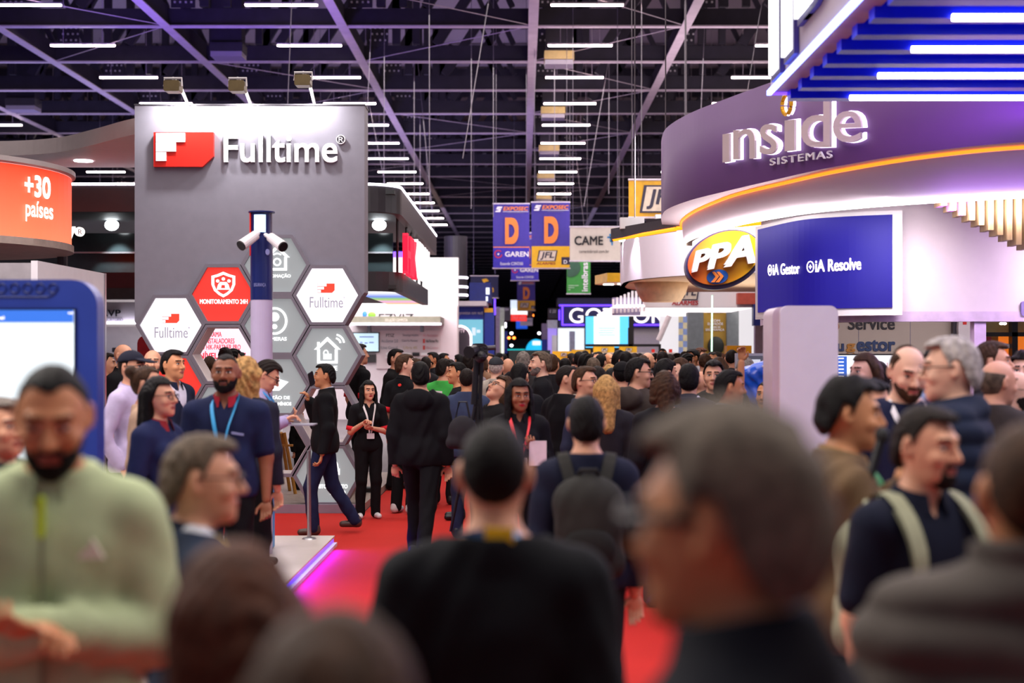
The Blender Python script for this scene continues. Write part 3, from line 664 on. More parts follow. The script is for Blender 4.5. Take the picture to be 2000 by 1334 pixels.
o = hanging(1228, 1345, 351, 425, 29, 'bright yellow hanging banner with framed initials beside the round purple stand', base=M('bright_yellow', '#e9ae1a', .5)); jfl(o, 1249, 1335, 362, 416, 29)
o = hanging(919, 973, 539, 582, 62, 'navy hanging banner with yellow letters beyond the dark round tower', base=M('banner_navy', '#1c1f4c', .6))
txt(o, 'Smith', 927, 964, 557, 571, 62, yellow, bold=.02); MB().prism([(941, 546), (950, 544), (955, 549), (948, 551), (946, 555)], lambda u, v, q: (X(u, 62), q, Z(v, 62)), 61.95, 61.97).build('printed_bird', yellow, o)
o = hanging(189, 226, 483, 515, 60, 'dark hanging banner with an orange U shape seen left of the grey wall', base=M('banner_plum', '#2c2446', .6)); txt(o, 'U', 191, 210, 476, 510, 60, M('orange_print'), bold=.04)
def block(name, label, cat, parts, loc):
    o = root(name, loc, label, cat)
    for pn, a, b_, c_, d_, Y, dep, m_ in parts: pxbox(pn, a, b_, c_, d_, Y, dep, m_, o)
    return o
blue = M('booth_blue', '#1636a8', .4, var=.05); bluedk = M('booth_blue_dark', '#0f1f70', .4)
YB1 = 47
o = block('blue_stand', 'blue stand with white canopy, video wall and dark arch left of the far aisle', 'stand', [
    ('fascia_box', 917, 958, 552, 592, YB1+1, 2.5, bluedk), ('canopy', 880, 950, 588, 597, YB1-.6, 3, white), ('wall', 880, 944, 597, 760, YB1+.5, .4, blue),
    ('video_wall', 880, 943, 624, 672, YB1+.4, .06, M('video_cyan', '#7cc4d8', emit=.7)), ('white_square', 949, 956, 562, 575, YB1+.98, .02, M('lit_square', '#e8f0ff', emit=1)),
    ('white_square', 949, 953, 579, 588, YB1+.98, .02, M('lit_square')), ('pillar', 946, 965, 604, 760, YB1, .5, blue), ('pillar_cap', 946, 963, 602, 610, YB1-.05, .05, gold)], (X(920, YB1), YB1, 0))
text('lettering', 'compromisso com você', facing(888, 943, 608, 616, YB1+.49, .02), letterw, o, bold=.01)
for k in range(5): pxbox('video_band', 895+9*k, 902+9*k, 640+4*(k % 3), 650+5*(k % 2), YB1+.385, .02, M('video_white', '#dcecf4', emit=.7), o)
arch = root('arch_totem', (X(898, 45.5), 45.5, 0), 'dark arched totem outlined by a pink light tube in front of the blue stand', 'totem')
ap = [(920, 760), (920, 662)]+[(898+22*math.cos(t), 660-23*math.sin(t)) for t in np.linspace(0, PI, 14)]+[(876, 760)]
MB().prism(ap, lambda u, v, q: (X(u, 45.5), q, Z(v, 45.5)), 45.5, 45.8).build('panel', dgrey, arch)
MB().path([(X(u, 45.45), 45.45, Z(v, 45.45)) for u, v in ap[:-1]], .035, 6).build('light_tube', M('pink_led', '#ffd8e4', emit=4), arch)
text('lettering', 'CFTV', facing(890, 908, 642, 650, 45.5, .02), letterw, arch, bold=.02)
o = block('neon_post', 'upright violet neon tube beside the navy banner', 'neon light', [('tube', 965, 968, 584, 615, 58, .1, ledv), ('post', 963, 965, 584, 690, 58, .1, bluedk)], (X(966, 58), 58, 0))
o = block('pale_stand', 'pale green and grey stand panels at the far left of the aisle', 'stand', [
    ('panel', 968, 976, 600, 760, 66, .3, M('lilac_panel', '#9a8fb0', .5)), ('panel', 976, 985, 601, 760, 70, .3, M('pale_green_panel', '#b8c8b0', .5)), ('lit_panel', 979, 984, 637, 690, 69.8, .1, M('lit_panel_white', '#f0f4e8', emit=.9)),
    ('header', 985, 997, 600, 626, 74, 2, dgrey), ('blue_panel', 985, 991, 647, 690, 76, .3, blue), ('light', 986, 989, 630, 640, 73.8, .1, ledp)], (X(978, 66), 66, 0))
txt(o, 'OW', 986, 994, 602, 607, 74, letterw)
o = block('hanging_screen', 'hanging red and white screen far down the middle of the aisle', 'screen', [
    ('panel', 997, 1012, 586, 614, 95, .3, M('screen_bluewhite', '#c8d4e8', emit=.9)), ('panel', 997, 1030, 604, 615, 94.8, .3, M('screen_white', '#ffffff', emit=1)), ('panel', 997, 1029, 614, 627, 94.7, .3, M('screen_red', '#e8322a', emit=.9))], (X(1012, 95), 95, 5))
txt(o, 'TALK HERE', 1000, 1026, 617, 624, 94.7, letterw)
o = block('hanging_sign', 'dim cream sign below the far red screen', 'sign', [('panel', 1016, 1040, 621, 636, 105, .1, M('dim_cream', '#a8a098', .5))], (X(1028, 105), 105, 4)); txt(o, 'BHD', 1026, 1038, 624, 628, 105, bluedk)
o = block('blue_graphic', 'dark blue patterned hanging screen below the dim cream sign', 'screen', [('panel', 1008, 1030, 626, 642, 112, .2, M('screen_blue', '#1a58d8', emit=.6))], (X(1019, 112), 112, 4))
# far end of the aisle
o = root('dome_screen', (X(1045, 150), 150, 0), 'glowing cyan dome at the far end of the aisle', 'screen')
MB().ell((X(1047, 150), 150, Z(690, 150)), (1.15, 1.0, 1.5), 20, 12).build('dome', M('cyan_dome', '#22a8d8', emit=1.1), o)
pxbox('lit_band', 1040, 1056, 666, 674, 148.8, .1, M('lit_square'), o)
far = block('far_stand', 'dark stand front closing the far end of the aisle', 'stand', [('front', 991, 1060, 662, 700, 160, 1, M('far_plum', '#241a24', .6)), ('lit_strip', 991, 1025, 682, 684, 159.8, .1, M('cyan_strip', '#20c0c0', emit=1))], (X(1025, 160), 160, 0))
for k, (px, py, c_) in enumerate(((994, 660, 'o'), (1004, 660, 'o'), (999, 651, 'w'), (1053, 651, 'w'), (999, 675, 'w'), (1040, 616, 'o'))):
    bb = MB().ell((X(px, 140), 140, Z(py, 140)), (.14, .1, .12))
    if k == 5: bb.tube((X(px, 140), 140, Z(py, 140)), (X(px, 140), 140, 15.2), .01, n=4)
    bb = bb.build('signal_lamp', M('far_orange', '#ff7a2a', emit=6) if c_ == 'o' else M('far_white', '#eef2ff', emit=6)); tag(bb, f'tiny {"orange" if c_=="o" else "white"} lamp glowing in the dark far end of the hall', 'lamp', f'{c_} lamps at the far end')
o = block('lilac_stand', 'lilac and white lit stand columns just left of the navy neon sign', 'stand', [
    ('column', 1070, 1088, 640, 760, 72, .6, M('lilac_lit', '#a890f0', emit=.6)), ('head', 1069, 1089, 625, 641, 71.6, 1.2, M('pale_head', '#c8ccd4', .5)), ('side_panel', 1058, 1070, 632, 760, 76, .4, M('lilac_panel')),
    ('white_panel', 1078, 1088, 655, 760, 71, .2, white), ('header', 1071, 1089, 602, 622, 78, 2, dgrey), ('blue_panel', 1058, 1069, 663, 690, 74, .2, blue)], (X(1078, 72), 72, 0))
txt(o, 'S 20', 1073, 1086, 605, 611, 78, letterw, shear=.2)
# navy neon sign stand
YG = 70
go = root('neon_sign', (X(1210, YG), YG, 0), 'wide navy sign with violet neon outline and white wide letters', 'sign')
pxbox('upper_box', 1089, 1330, 582, 596, YG, 3, M('neon_navy', '#1a1838', .5), go); pxbox('face', 1092, 1330, 596, 640, YG, .4, M('neon_face', '#1c1c50', .5), go)
for a, b_, c_, d_ in ((1092, 1330, 595, 598), (1098, 1328, 633, 636), (1097, 1100, 597, 636), (1325, 1328, 597, 636), (1091, 1094, 605, 625)): pxbox('neon_tube', a, b_, c_, d_, YG-.12, .08, ledv, go)
text('letters', 'GOTHOR', facing(1112, 1296, 602, 631, YG-.02, .1), M('white_letter_glow'), go, bold=.0)
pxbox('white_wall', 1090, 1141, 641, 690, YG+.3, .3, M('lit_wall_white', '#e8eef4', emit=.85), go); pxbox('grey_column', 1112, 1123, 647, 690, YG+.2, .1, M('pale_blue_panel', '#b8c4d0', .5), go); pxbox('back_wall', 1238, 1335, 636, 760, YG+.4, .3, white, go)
ls = root('led_screen', (X(1186, 50), 50, 1), 'large cyan and white lit screen on a dark frame near the navy neon sign', 'screen')
pxbox('frame', 1142, 1238, 616, 690, 50.05, .3, black, ls); pxbox('screen_side', 1144, 1228, 618, 679, 50.0, .04, M('lit_cyan', '#58c0f4', emit=1), ls); pxbox('screen_centre', 1160, 1210, 618, 675, 49.97, .03, M('lit_near_white', '#f4f6fa', emit=1), ls)
for k in range(4): pxbox('text_line', 1168+(k % 2)*2, 1202-(k % 3)*2, 640+4.4*k, 642+4.4*k, 49.95, .02, M('lit_pale_blue', '#8cc8f0', emit=.9), ls)
# counters and small yellow signs
bb = pxbox('dark_counter', 994, 1075, 684, 760, 43, .5, M('deep_green_black', '#10201e', .5)); tag(bb, 'dark green-black partition at the far centre behind the crowd', 'partition')
for a, b_, c_, d_, Y, lab in ((1079, 1122, 686, 760, 40, 'yellow counter front with framed initials behind the crowd'), (1117, 1153, 683, 691, 44, 'low yellow sign right behind the yellow counter front'),
                              (1160, 1200, 677, 689, 38, 'left yellow block sign under the cyan lit screen'), (1211, 1244, 677, 689, 38, 'right yellow block sign under the cyan lit screen'), (1420, 1468, 675, 760, 28.6, 'yellow counter back by the dark monitor at right')):
    o = root('yellow_sign', (X((a+b_)/2, Y), Y, 0), lab, 'sign'); pxbox('panel', a, b_, c_, d_, Y, .4, yellow, o)
    if b_-a > 30: jfl(o, (a+b_)/2-6, (a+b_)/2+7, c_+3, c_+10, Y)
o = block('display_rack', 'dark horizontal shelf frame over yellow signs by the crowd', 'shelf', [('beam', 1145, 1290, 672, 677, 38.6, .3, black), ('post', 1228, 1236, 640, 760, 38.6, .3, black), ('post', 1288, 1291, 672, 760, 38.6, .3, black)], (X(1220, 38.6), 38.6, 0))
# ---------------------------------------------------------------- left: curved canopy, red round screen, partition, blue kiosk
cano = M('canopy_grey', '#b3a9a9', .5, var=.03)
cn = root('curved_canopy', (-6.5, 19.5, 4.5), 'pale grey curved canopy slab with a round downlight at the upper left', 'canopy')
front = catmull([(-11, 19.0), (-8.6, 19.45), (-7.16, 19.5), (-6.3, 19.2), (-5.6, 18.5), (-4.95, 17.75), (-4.4, 17.25)], 8)
zlo = 4.59
b = MB(); n = len(front)
for z in (zlo, zlo+.20): b.v += [(p[0], p[1], z) for p in front]
b.v += [(front[i][0], 20.75, z) for z in (zlo, zlo+.2) for i in range(n)]
for i in range(n-1):
    b.f += [(i, i+1, n+i+1, n+i), (i+1, i, 2*n+i, 2*n+i+1), (n+i, n+i+1, 3*n+i+1, 3*n+i), (2*n+i+1, 2*n+i, 3*n+i, 3*n+i+1)]
b.mi = [0]*len(b.f); b.build('slab', cano, cn)
dl = MB().lathe([(.13, 0), (.13, .02)], (X(163, 20), 20, zlo-.012)).build('downlight', M('downlight_glow', '#fff0ff', emit=10), cn)
light('SPOT', 'downlight_beam', (X(163, 20), 20, zlo-.05), (X(163, 20), 20, 0), 150, (1, .9, .95), .06, spot=110, parent=cn)
dr = root('round_screen', (-7.87, 18.2, 3.15), 'big drum-shaped orange-red lit screen with white lettering at the left edge', 'screen')
dc = (-7.87, 18.2); dR = 2.0
# red to orange picture shown on the screen
m = M('drum_screen', '#f5552e', emit=1.05); nt = m.node_tree
tc = nt.nodes.new('ShaderNodeTexCoord'); sp = nt.nodes.new('ShaderNodeSeparateXYZ'); rp = nt.nodes.new('ShaderNodeValToRGB'); nt.links.new(tc.outputs['Generated'], sp.inputs[0]); nt.links.new(sp.outputs['Z'], rp.inputs[0])
for k, (p, c_) in enumerate(((0, '#ff7c58'), (.5, '#ff7850'), (.93, '#ff6a44'), (1, '#f83820'))):
    e = rp.color_ramp.elements[0 if k == 0 else 1] if k in (0, 3) else rp.color_ramp.elements.new(p)
    e.color = (*lin(c_), 1)
    if k in (0, 3): e.position = p
nt.links.new(rp.outputs[0], nt.nodes['Principled BSDF'].inputs['Emission Color'])
MB().lathe([(dR, 3.29), (dR, 4.17)], (*dc, 0), 64).build('lit_screen', m, dr)
MB().lathe([(dR+.02, 4.17), (dR+.05, 4.19), (dR+.05, 4.25), (1.4, 4.3)], (*dc, 0), 64).build('top_rim', cano, dr)
MB().lathe([(.3, 3.2), (dR+.03, 3.2), (dR+.03, 3.29)], (*dc, 0), 64).build('underside', M('underside_beige', '#b5a59c', .5), dr)
for a in (-1.05, -.6): MB().lathe([(.11, 0), (.11, .02)], (dc[0]+1.5*math.cos(a), dc[1]+1.5*math.sin(a), 3.185), 20).build('downlight', M('downlight_glow'), dr)
def drumf(u0, u1, q0, q1):
    def f(u, v, w_):
        px = u0+(u1-u0)*u; best = 0
        sl = (px-CX)/FPX                      # ray meets cylinder
        a_ = sl*sl+1; b_ = -2*(sl*dc[0]+dc[1]); c_ = dc[0]**2+dc[1]**2-(dR+.01+.015*w_)**2
        y = (-b_-math.sqrt(max(b_*b_-4*a_*c_, 0)))/(2*a_)
        z0, z1 = q0, q1
        return (sl*y, y, z0+(z1-z0)*v)
    return f
litw = M('lit_white', '#fff2ea', emit=1.6)
text('lettering', '+30', drumf(48, 99, 3.80, 4.07), litw, dr, bold=.04)
text('lettering', 'países', drumf(50, 104, 3.49, 3.75), litw, dr, bold=.02)
MB().lathe([(.07, 0), (.07, .7)], (X(122, 19.5), 19.5, 2.55), 12).build('support_post', dgrey, dr)
vl = root('wall_lettering', (X(146, 21.4), 21.4, 3.3), 'single white letter V with round registered mark beside the red drum screen', 'lettering')
text('letter', 'V', facing(126, 148, 443, 471, 21.36, .05), M('lit_white'), vl, bold=.04); MB().lathe([(.07, 0), (.07, .02)], (0, 0, 0), 24)
MB().prism([(X(157+9*math.cos(t), 21.36), Z(453+9*math.sin(t), 21.36)) for t in np.linspace(0, 2*PI, 21)[:-1]], lambda u, v, q: (u, q, v), 21.3, 21.36).build('mark_disc', M('lit_white'), vl)
text('mark_letter', 'R', facing(153, 161, 448, 458, 21.295, .01), letterg, vl)
pw = root('partition_wall', (-4.6, 14, .1), 'white free-standing partition with slanting top line behind the blue kiosk', 'partition')
bx('base_rail', -4.46, -4.40, 13.87, 15.0, .0, .105, steel, pw)
b = MB().box(-4.46, -4.40, 12.9, 14.95, .105, 2.72); b.build('side_panel', M('partition_white', '#cbc8cb', .5, var=.03), pw)
bx('return_panel', -8.5, -4.46, 12.9, 12.97, .105, 2.70, M('partition_grey', '#8d898c', .5), pw); bx('edge_trim', -4.45, -4.39, 14.95, 15.0, .105, 2.72, steel, pw)
kb = M('kiosk_blue', '#2a3f96', .3, var=.12, scale=3)
YK = 6.9
ki = root('touch_kiosk', (-2.75, YK, .105), 'oversized blue rounded handset-like kiosk with white lit screen at the left edge', 'kiosk')
kx1 = X(190, YK); kx0 = kx1-1.45
MB().rbox(kx0, kx1, YK, YK+.12, .105, Z(546, YK), .13, 8).build('casing', kb, ki)
bx('screen_bezel', kx0+.12, X(149, YK), YK-.012, YK+.02, .75, Z(602, YK), M('bezel_dark', '#0c1238', .3), ki)
bx('screen', kx0+.14, X(146, YK), YK-.02, YK, .78, Z(606, YK), M('kiosk_screen', '#dbe8ee', emit=.95), ki)
bx('header_bar', kx0+.14, X(146, YK), YK-.024, YK-.018, Z(630, YK), Z(606, YK), M('header_blue', '#2f6bd0', emit=.8), ki)
text('header_text', 'Principal', facing(-40, 8, 618, 625, YK-.024, .004), M('lit_white'), ki)
text('header_text', '12:45', facing(134, 143, 610, 613, YK-.024, .004), M('lit_white'), ki)
for k in range(6):
    px = 101-25*k+3; MB().path([(X(px+9*math.cos(t), YK), YK-.004, Z(563+9*math.sin(t), YK)) for t in np.linspace(0, 2*PI, 18)[:-1]], .004, 6, True).build('speaker_hole', M('kiosk_blue_dark', '#1c2c70', .3), ki)
MB().path([(X(-60, YK), YK-.003, Z(580, YK)), (X(95, YK), YK-.003, Z(580, YK)), (X(106, YK), YK-.003, Z(575, YK)), (X(109, YK), YK-.003, Z(565, YK))], .004, 6).build('speaker_groove', M('kiosk_blue_dark'), ki)

# ---------------------------------------------------------------- right: round purple stand
purple = M('fascia_purple', '#5e3672', .55, var=.05, scale=2)
ins = root('round_stand_canopy', (5, 15, 3.3), 'round purple stand canopy with orange and white light lines on the right', 'canopy')
O = catmull([(1.86, 19.0), (1.755, 18.0), (1.725, 17.0), (1.88, 16.0), (2.17, 15.05), (2.48, 14.15), (2.84, 13.2), (3.4, 12.2), (4.15, 11.55), (5.3, 11.42), (7.5, 11.42)], 8)
A = catmull([(2.12, 18.95), (2.04, 18.1), (2.05, 17.05), (2.15, 16.0), (2.30, 15.1), (2.60, 14.15), (2.94, 13.2), (3.48, 12.25), (4.2, 11.65), (5.33, 11.52), (7.5, 11.52)], 8)
Bc = catmull([(2.14, 18.75), (2.06, 18.1), (2.08, 17.2), (2.22, 16.1), (2.45, 15.1), (2.80, 14.2), (3.2, 13.65), (3.78, 13.15), (4.5, 12.72), (5.6, 12.35), (7.7, 12.0)], 8)
ZO, ZT, ZW = EYE+1.70, EYE+2.70, EYE+1.42
n = len(O)
b = MB()
for z in (ZO+.02, ZT): b.v += [(p[0], p[1], z) for p in O]
b.v += [(p[0]+.25, p[1]+.25, ZT) for p in O]
for i in range(n-1): b.f += [(i, i+1, n+i+1, n+i), (n+i, n+i+1, 2*n+i+1, 2*n+i)]
b.mi = [0]*len(b.f); b.build('fascia', purple, ins, smooth=True)
cove = M('cove_white', '#e6dce6', .6, var=.01)
b = MB(); b.v = [(p[0], p[1], ZO+.02) for p in O]+[(p[0], p[1], ZO) for p in A]
for i in range(n-1): b.f.append((i+1, i, n+i, n+i+1))
b.mi = [0]*len(b.f); b.build('fascia_underside', cove, ins, smooth=True)
b = MB(); b.v = []
S = [0, .2, .45, .7, .88, 1]
for s_ in S:
    for a, q in zip(A, Bc): b.v.append((a[0]+(q[0]-a[0])*s_, a[1]+(q[1]-a[1])*s_, ZO+(ZW-ZO)*(s_**.8)))
for k in range(len(S)-1):
    for i in range(n-1): b.f.append((k*n+i+1, k*n+i, (k+1)*n+i, (k+1)*n+i+1))
b.mi = [0]*len(b.f); b.build('cove', cove, ins, smooth=True)
MB().path([(p[0]-.012, p[1]-.012, ZO-.012) for p in A], .016, 6).build('orange_light_line', M('orange_line', '#ff8420', emit=1.5), ins)
MB().path([(p[0]-.01, p[1]-.01, ZW-.01) for p in Bc], .026, 6).build('white_light_line', M('white_line', '#fff4f4', emit=12), ins)
b = MB(); b.v = [(p[0], p[1], ZW) for p in Bc]+[(p[0]+.10, p[1]+.06, ZW+.0) for p in Bc]+[(p[0]+.12, p[1]+.08, ZW+.3) for p in Bc]
for i in range(n-1): b.f += [(i+1, i, n+i, n+i+1), (n+i+1, n+i, 2*n+i, 2*n+i+1)]
b.mi = [0]*len(b.f); b.build('inner_lip', M('inner_lip', '#b0a08c', .6), ins, smooth=True)
b = MB(); b.v = [(p[0]+.25, p[1]+.25, ZT) for p in O]+[(9, p[1]+.3, ZT) for p in O]
for i in range(n-1): b.f.append((i, i+1, n+i+1, n+i))
b.mi = [0]*len(b.f); b.build('roof_panel', dgrey, ins)
# lettering bent along the fascia
Oa = np.array(O)[8:]
def ofs(px):      # point on the fascia met by this column of view
    t = (px-CX)/FPX
    f = Oa[:, 0]-t*Oa[:, 1]; i = int(np.argmax(f > 0)); i = max(i, 1); a = f[i-1]/(f[i-1]-f[i]); p = Oa[i-1]*(1-a)+Oa[i]*a
    d = Oa[i]-Oa[i-1]; d /= np.linalg.norm(d); return p, np.array((d[1], -d[0]))
def ofn(u0, u1, zb0, zb1, zt0, zt1, out0, out1):
    cache = {}
    def f(u, v, w_):
        k = round(u, 4)
        if k not in cache: cache[k] = ofs(u0+(u1-u0)*u)
        p, nrm = cache[k]; nrm = nrm if nrm[1] < 0 else -nrm
        q = p+nrm*(out0+(out1-out0)*w_)
        return (q[0], q[1], (zb0+(zb1-zb0)*u)*(1-v)+(zt0+(zt1-zt0)*u)*v)
    return f
def zat(px, py):
    p, _ = ofs(px); return EYE-(py-CY)*p[1]/FPX
sg = root('wall_lettering', (2.7, 13.9, 4.0), 'halo-lit rounded pale letters on the purple round fascia', 'lettering')
face = M('letter_face', '#d9c8cc', .4, var=.03); halo = M('letter_halo', '#f4e8ff', emit=1.8)
for ch, a, b_, t_, bo in (('ı', 1421, 1434, 263, 318), ('n', 1442, 1484, 254, 312), ('s', 1494, 1527, 244, 303), ('ı', 1543, 1562, 236, 296), ('d', 1575, 1631, 196, 290), ('e', 1637, 1692, 219, 280)):
    ch_ = {'ı': 'l'}.get(ch, ch)
    text('letter', ch_, ofn(a, b_, zat(a, bo), zat(b_, bo-2), zat(a, t_), zat(b_, t_-2), .035, .06), face, sg, bold=-.004)
    text('letter_back_light', ch_, ofn(a, b_+4, zat(a, bo+1), zat(b_, bo-1), zat(a, t_-1), zat(b_, t_-3), .008, .03), halo, sg, bold=.008)
for a0, a1, m_ in ((100, 175, gold), (185, 255, gold), (290, 400, gold), (-10, 80, gold)):
    p_, nr = ofs(1549); nr = nr if nr[1] < 0 else -nr; tx = np.array((-nr[1], nr[0])); zc = zat(1549, 205)
    pts = [(p_[0]+tx[0]*.085*math.cos(t)+nr[0]*.07, p_[1]+tx[1]*.085*math.cos(t)+nr[1]*.07, zc+.095*math.sin(t)) for t in np.radians(np.linspace(a0, a1, 9))]
    MB().path(pts, .02, 8).build('swirl', m_, sg)
    MB().path([(q[0]-nr[0]*.035, q[1]-nr[1]*.035, q[2]) for q in pts], .018, 6).build('swirl_back_light', halo, sg)
text('small_letters', 'SISTEMAS', ofn(1509, 1630, zat(1509, 324), zat(1630, 309), zat(1509, 310), zat(1630, 294), .02, .035), letterw, sg, bold=.01, spacing=1.2)
# stand walls under the canopy
pw_m = pinkwhite
iw = root('stand_wall', (4.5, 13.9, 0), 'pinkish white header wall with openings below the round purple canopy', 'stand wall')
Wc = catmull([(3.6, 19.6), (3.2, 18.2), (2.86, 17.0), (2.74, 16.0), (2.97, 14.95), (3.3, 14.45), (3.7, 14.25), (5, 14.2), (9, 14.2)], 6)
zb = Z(628, 14.2)
band('header', [tuple(p) for p in Wc], zb, ZW+.45, .16, pw_m, iw, 1)
band('header_lip', [(p[0]-.012, p[1]-.012) for p in Wc], zb, zb+.1, .1, M('lip_lilac', '#cdb8d2', .5), iw, 1)
bx('pillar', X(1903, 14.22), X(1926, 14.22), 14.22, 14.36, 0, zb, M('pillar_lit_violet', '#cbb3d4', .5), iw)  # violet light falling on the pillar put into its colour
bx('pillar', X(1497, 15.9), X(1512, 15.9), 15.9, 16.05, 0, zb+.1, pw_m, iw)
# navy LED screen on that wall
sn = root('led_screen', (3, 14, 2.3), 'navy lit screen with two white product names on the pinkish wall', 'screen')
Sc = catmull([(2.60, 15.72), (2.84, 14.63), (3.2, 14.22), (3.64, 14.0)], 8)
dark = M('screen_navy', '#140a8a', emit=.5)
fr = [tuple(p) for p in Sc]
e0 = np.array(fr[0]); e1 = np.array(fr[-1])
frx = [tuple(e0+np.array((-.015, .09)))]+fr+[tuple(e1+np.array((.09, -.02)))]
band('frame', frx, 2.255, 3.285, .14, white, sn, 1)
band('lit_panel', [(p[0]-.006, p[1]-.012) for p in fr], 2.33, 3.245, .02, dark, sn, 1)
Sca = np.array(Sc)
def sfn(u0, u1, q0a, q0b, q1a, q1b):
    def at(px):
        t = (px-CX)/FPX; f = Sca[:, 0]-t*Sca[:, 1]; i = max(int(np.argmax(f > 0)), 1); a = f[i-1]/(f[i-1]-f[i]); return Sca[i-1]*(1-a)+Sca[i]*a
    def f(u, v, w_):
        p = at(u0+(u1-u0)*u); q = (q1a+(q1b-q1a)*u)*(1-v)+(q0a+(q0b-q0a)*u)*v
        return (p[0]-.010-.005*w_, p[1]-.022-.006*w_, EYE-(q-CY)*p[1]/FPX)
    return f
text('lettering', 'iA Gestor', sfn(1511, 1563, 516, 513, 538, 535), M('lit_white'), sn, bold=.02); text('lettering', 'iA Resolve', sfn(1594, 1683, 508, 503, 532, 527), M('lit_white'), sn, bold=.02)
for a, b_, c_, d_ in ((1502, 1509, 518, 538), (1578, 1591, 511, 532)):
    f = sfn(a, b_, c_, c_, d_, d_); pts = [f((1-.25*(k % 2)) if False else .5+.5*math.cos(t)*min(1, 1.25), .5+.5*math.sin(t), 1) for k, t in enumerate(np.linspace(0, 2*PI, 17)[:-1])]
    MB().path(pts, .006, 6, True).build('badge', M('lit_white'), sn); MB().path([f(.5, .3, 1), f(.5, .7, 1)], .006, 6).build('badge', M('lit_white'), sn); MB().path([f(.3, .5, 1), f(.7, .5, 1)], .006, 6).build('badge', M('lit_white'), sn)
# hanging wooden slats
sl = root('slat_screen', (X(1930, 13.3), 13.3, 2.9), 'stepped row of pale wooden slats hanging under the white light line at right', 'slat screen')
slm = M('slat_wood', '#b99f78', .5, kind='wood', scale=6, col2='#8d7350')
for k in range(16):
    px = 1812+18*k; bot = 395+9.5*k if k < 10 else 488+4*(k-10)
    bx('slat', X(px, 13.4), X(px+10.5, 13.4), 13.25, 13.5, Z(bot, 13.4), ZW+.25, slm, sl)
# interior seen through the openings
ib_ = root('back_wall', (4.4, 18.6, 0), 'beige back wall with dark and blue lettering inside the purple stand', 'wall panel')
YBk = 18.6
pxbox('panel', 1560, 1862, 560, 900, YBk, .15, M('beige_panel', '#bfb5a6', .5, var=.02), ib_)
for px in (1677, 1778): pxbox('panel_joint', px-.6, px+.6, 600, 900, YBk-.004, .01, letterg, ib_)
text('lettering', 'Service', facing(1656, 1747, 619, 644, YBk, .02), letterk, ib_, bold=.02)
text('lettering', 'u', facing(1634, 1648, 671, 686, YBk, .02), M('word_blue', '#27406c', .5), ib_, bold=.04); text('lettering', 'g', facing(1652, 1670, 671, 688, YBk, .02), M('word_ochre', '#b8802c', .5), ib_, bold=.04)
text('lettering', 'estor', facing(1673, 1748, 664, 686, YBk, .02), M('word_blue'), ib_, bold=.04)
MB().path([(X(1653+15*t, YBk), YBk-.02, Z(690+2.5*math.sin(PI*t), YBk)) for t in np.linspace(0, 1, 7)], .01, 6).build('smile_mark', M('word_ochre'), ib_)
MB().path([(X(1631+6*math.cos(t), YBk), YBk-.02, Z(638-8*math.sin(t), YBk)) for t in np.linspace(-1.4, 1.4, 9)], .012, 6).build('round_mark', M('word_ochre'), ib_)
tv = root('television', (X(1690, 18.2), 18.2, 1.3), 'wide television with blue side menu and bar charts under the blue lettering', 'television')
pxbox('bezel', 1630, 1800, 691, 745, 18.2, .08, black, tv); pxbox('screen', 1632, 1798, 694, 743, 18.18, .02, M('tv_white', '#eef0f6', emit=.9), tv); pxbox('side_menu', 1632, 1654, 696, 743, 18.17, .02, M('menu_blue', '#2f62c4', emit=.7), tv)
for k in range(6): pxbox('menu_line', 1638, 1648, 699+7*k, 701+7*k, 18.165, .01, M('lit_white'), tv); pxbox('chart_bar', 1662+8*k, 1664+8*k, 716-3*(k % 3), 727, 18.165, .01, M('chart_pink', '#d0a8b0', emit=.6), tv); pxbox('chart_bar', 1720+6*k, 1722+6*k, 708+4*(k % 2), 720, 18.165, .01, M('chart_pink'), tv)
pp = root('product_poster', (X(1886, 18.4), 18.4, 0), 'white oval figure poster with red mark beside a dark strip near the lilac pillar', 'poster')
pxbox('dark_strip', 1862, 1905, 612, 900, 18.45, .1, dgrey, pp); MB().prism([(X(1884+14*math.cos(t), 18.4), Z(642+38*math.sin(t), 18.4)) for t in np.linspace(0, 2*PI, 25)[:-1]], lambda u, v, q: (u, q, v), 18.36, 18.44).build('oval', white, pp)
pxbox('red_mark', 1881, 1888, 627, 634, 18.35, .01, red, pp)
ow = root('orange_stand', (X(1965, 20), 20, 0), 'orange lit poster panels in a dark frame at the right edge', 'stand')
pxbox('back_panel', 1900, 2080, 560, 900, 20.6, .1, M('olive_beige', '#8f8256', .5), ow)
for a, b_, c_, d_ in ((1920, 2080, 649, 657), (1977, 1988, 612, 900), (1905, 1925, 612, 900)): pxbox('dark_frame', a, b_, c_, d_, 20.3, .15, black, ow)
orp = M('orange_poster', '#f07a24', emit=.55)
pxbox('poster', 1952, 1977, 656, 900, 20.45, .05, orp, ow); pxbox('poster', 1988, 2080, 656, 900, 20.45, .05, orp, ow)
text('lettering', 'JETFLEX', facing(1952, 1980, 697, 706, 20.44, .01), letterw, ow, bold=.02); text('lettering', 'compressores', facing(1952, 1970, 714, 719, 20.44, .01), letterw, ow)
MB().ell((X(1963, 20.42), 20.42, Z(676, 20.42)), (.09, .01, .04)).build('printed_cloud', letterw, ow); pxbox('red_tag', 1928, 1936, 658, 672, 20.25, .03, M('tag_red', '#8a1c34', .5), ow)
for px in (1956, 1962): MB().ell((X(px, 20.2), 20.2, Z(632, 20.2)), (.03, .03, .02)).build('spot', M('lamp_lens'), ow)
bd = MB().rbox(X(1996, 14.15), X(2030, 14.15), 14.17, 14.2, Z(617, 14.15), Z(588, 14.15), .03); o = bd.build('wall_badge', M('badge_violet', '#8a7ab0', .5)); tag(o, 'small rounded outline badge on the pinkish wall at the right edge', 'badge')
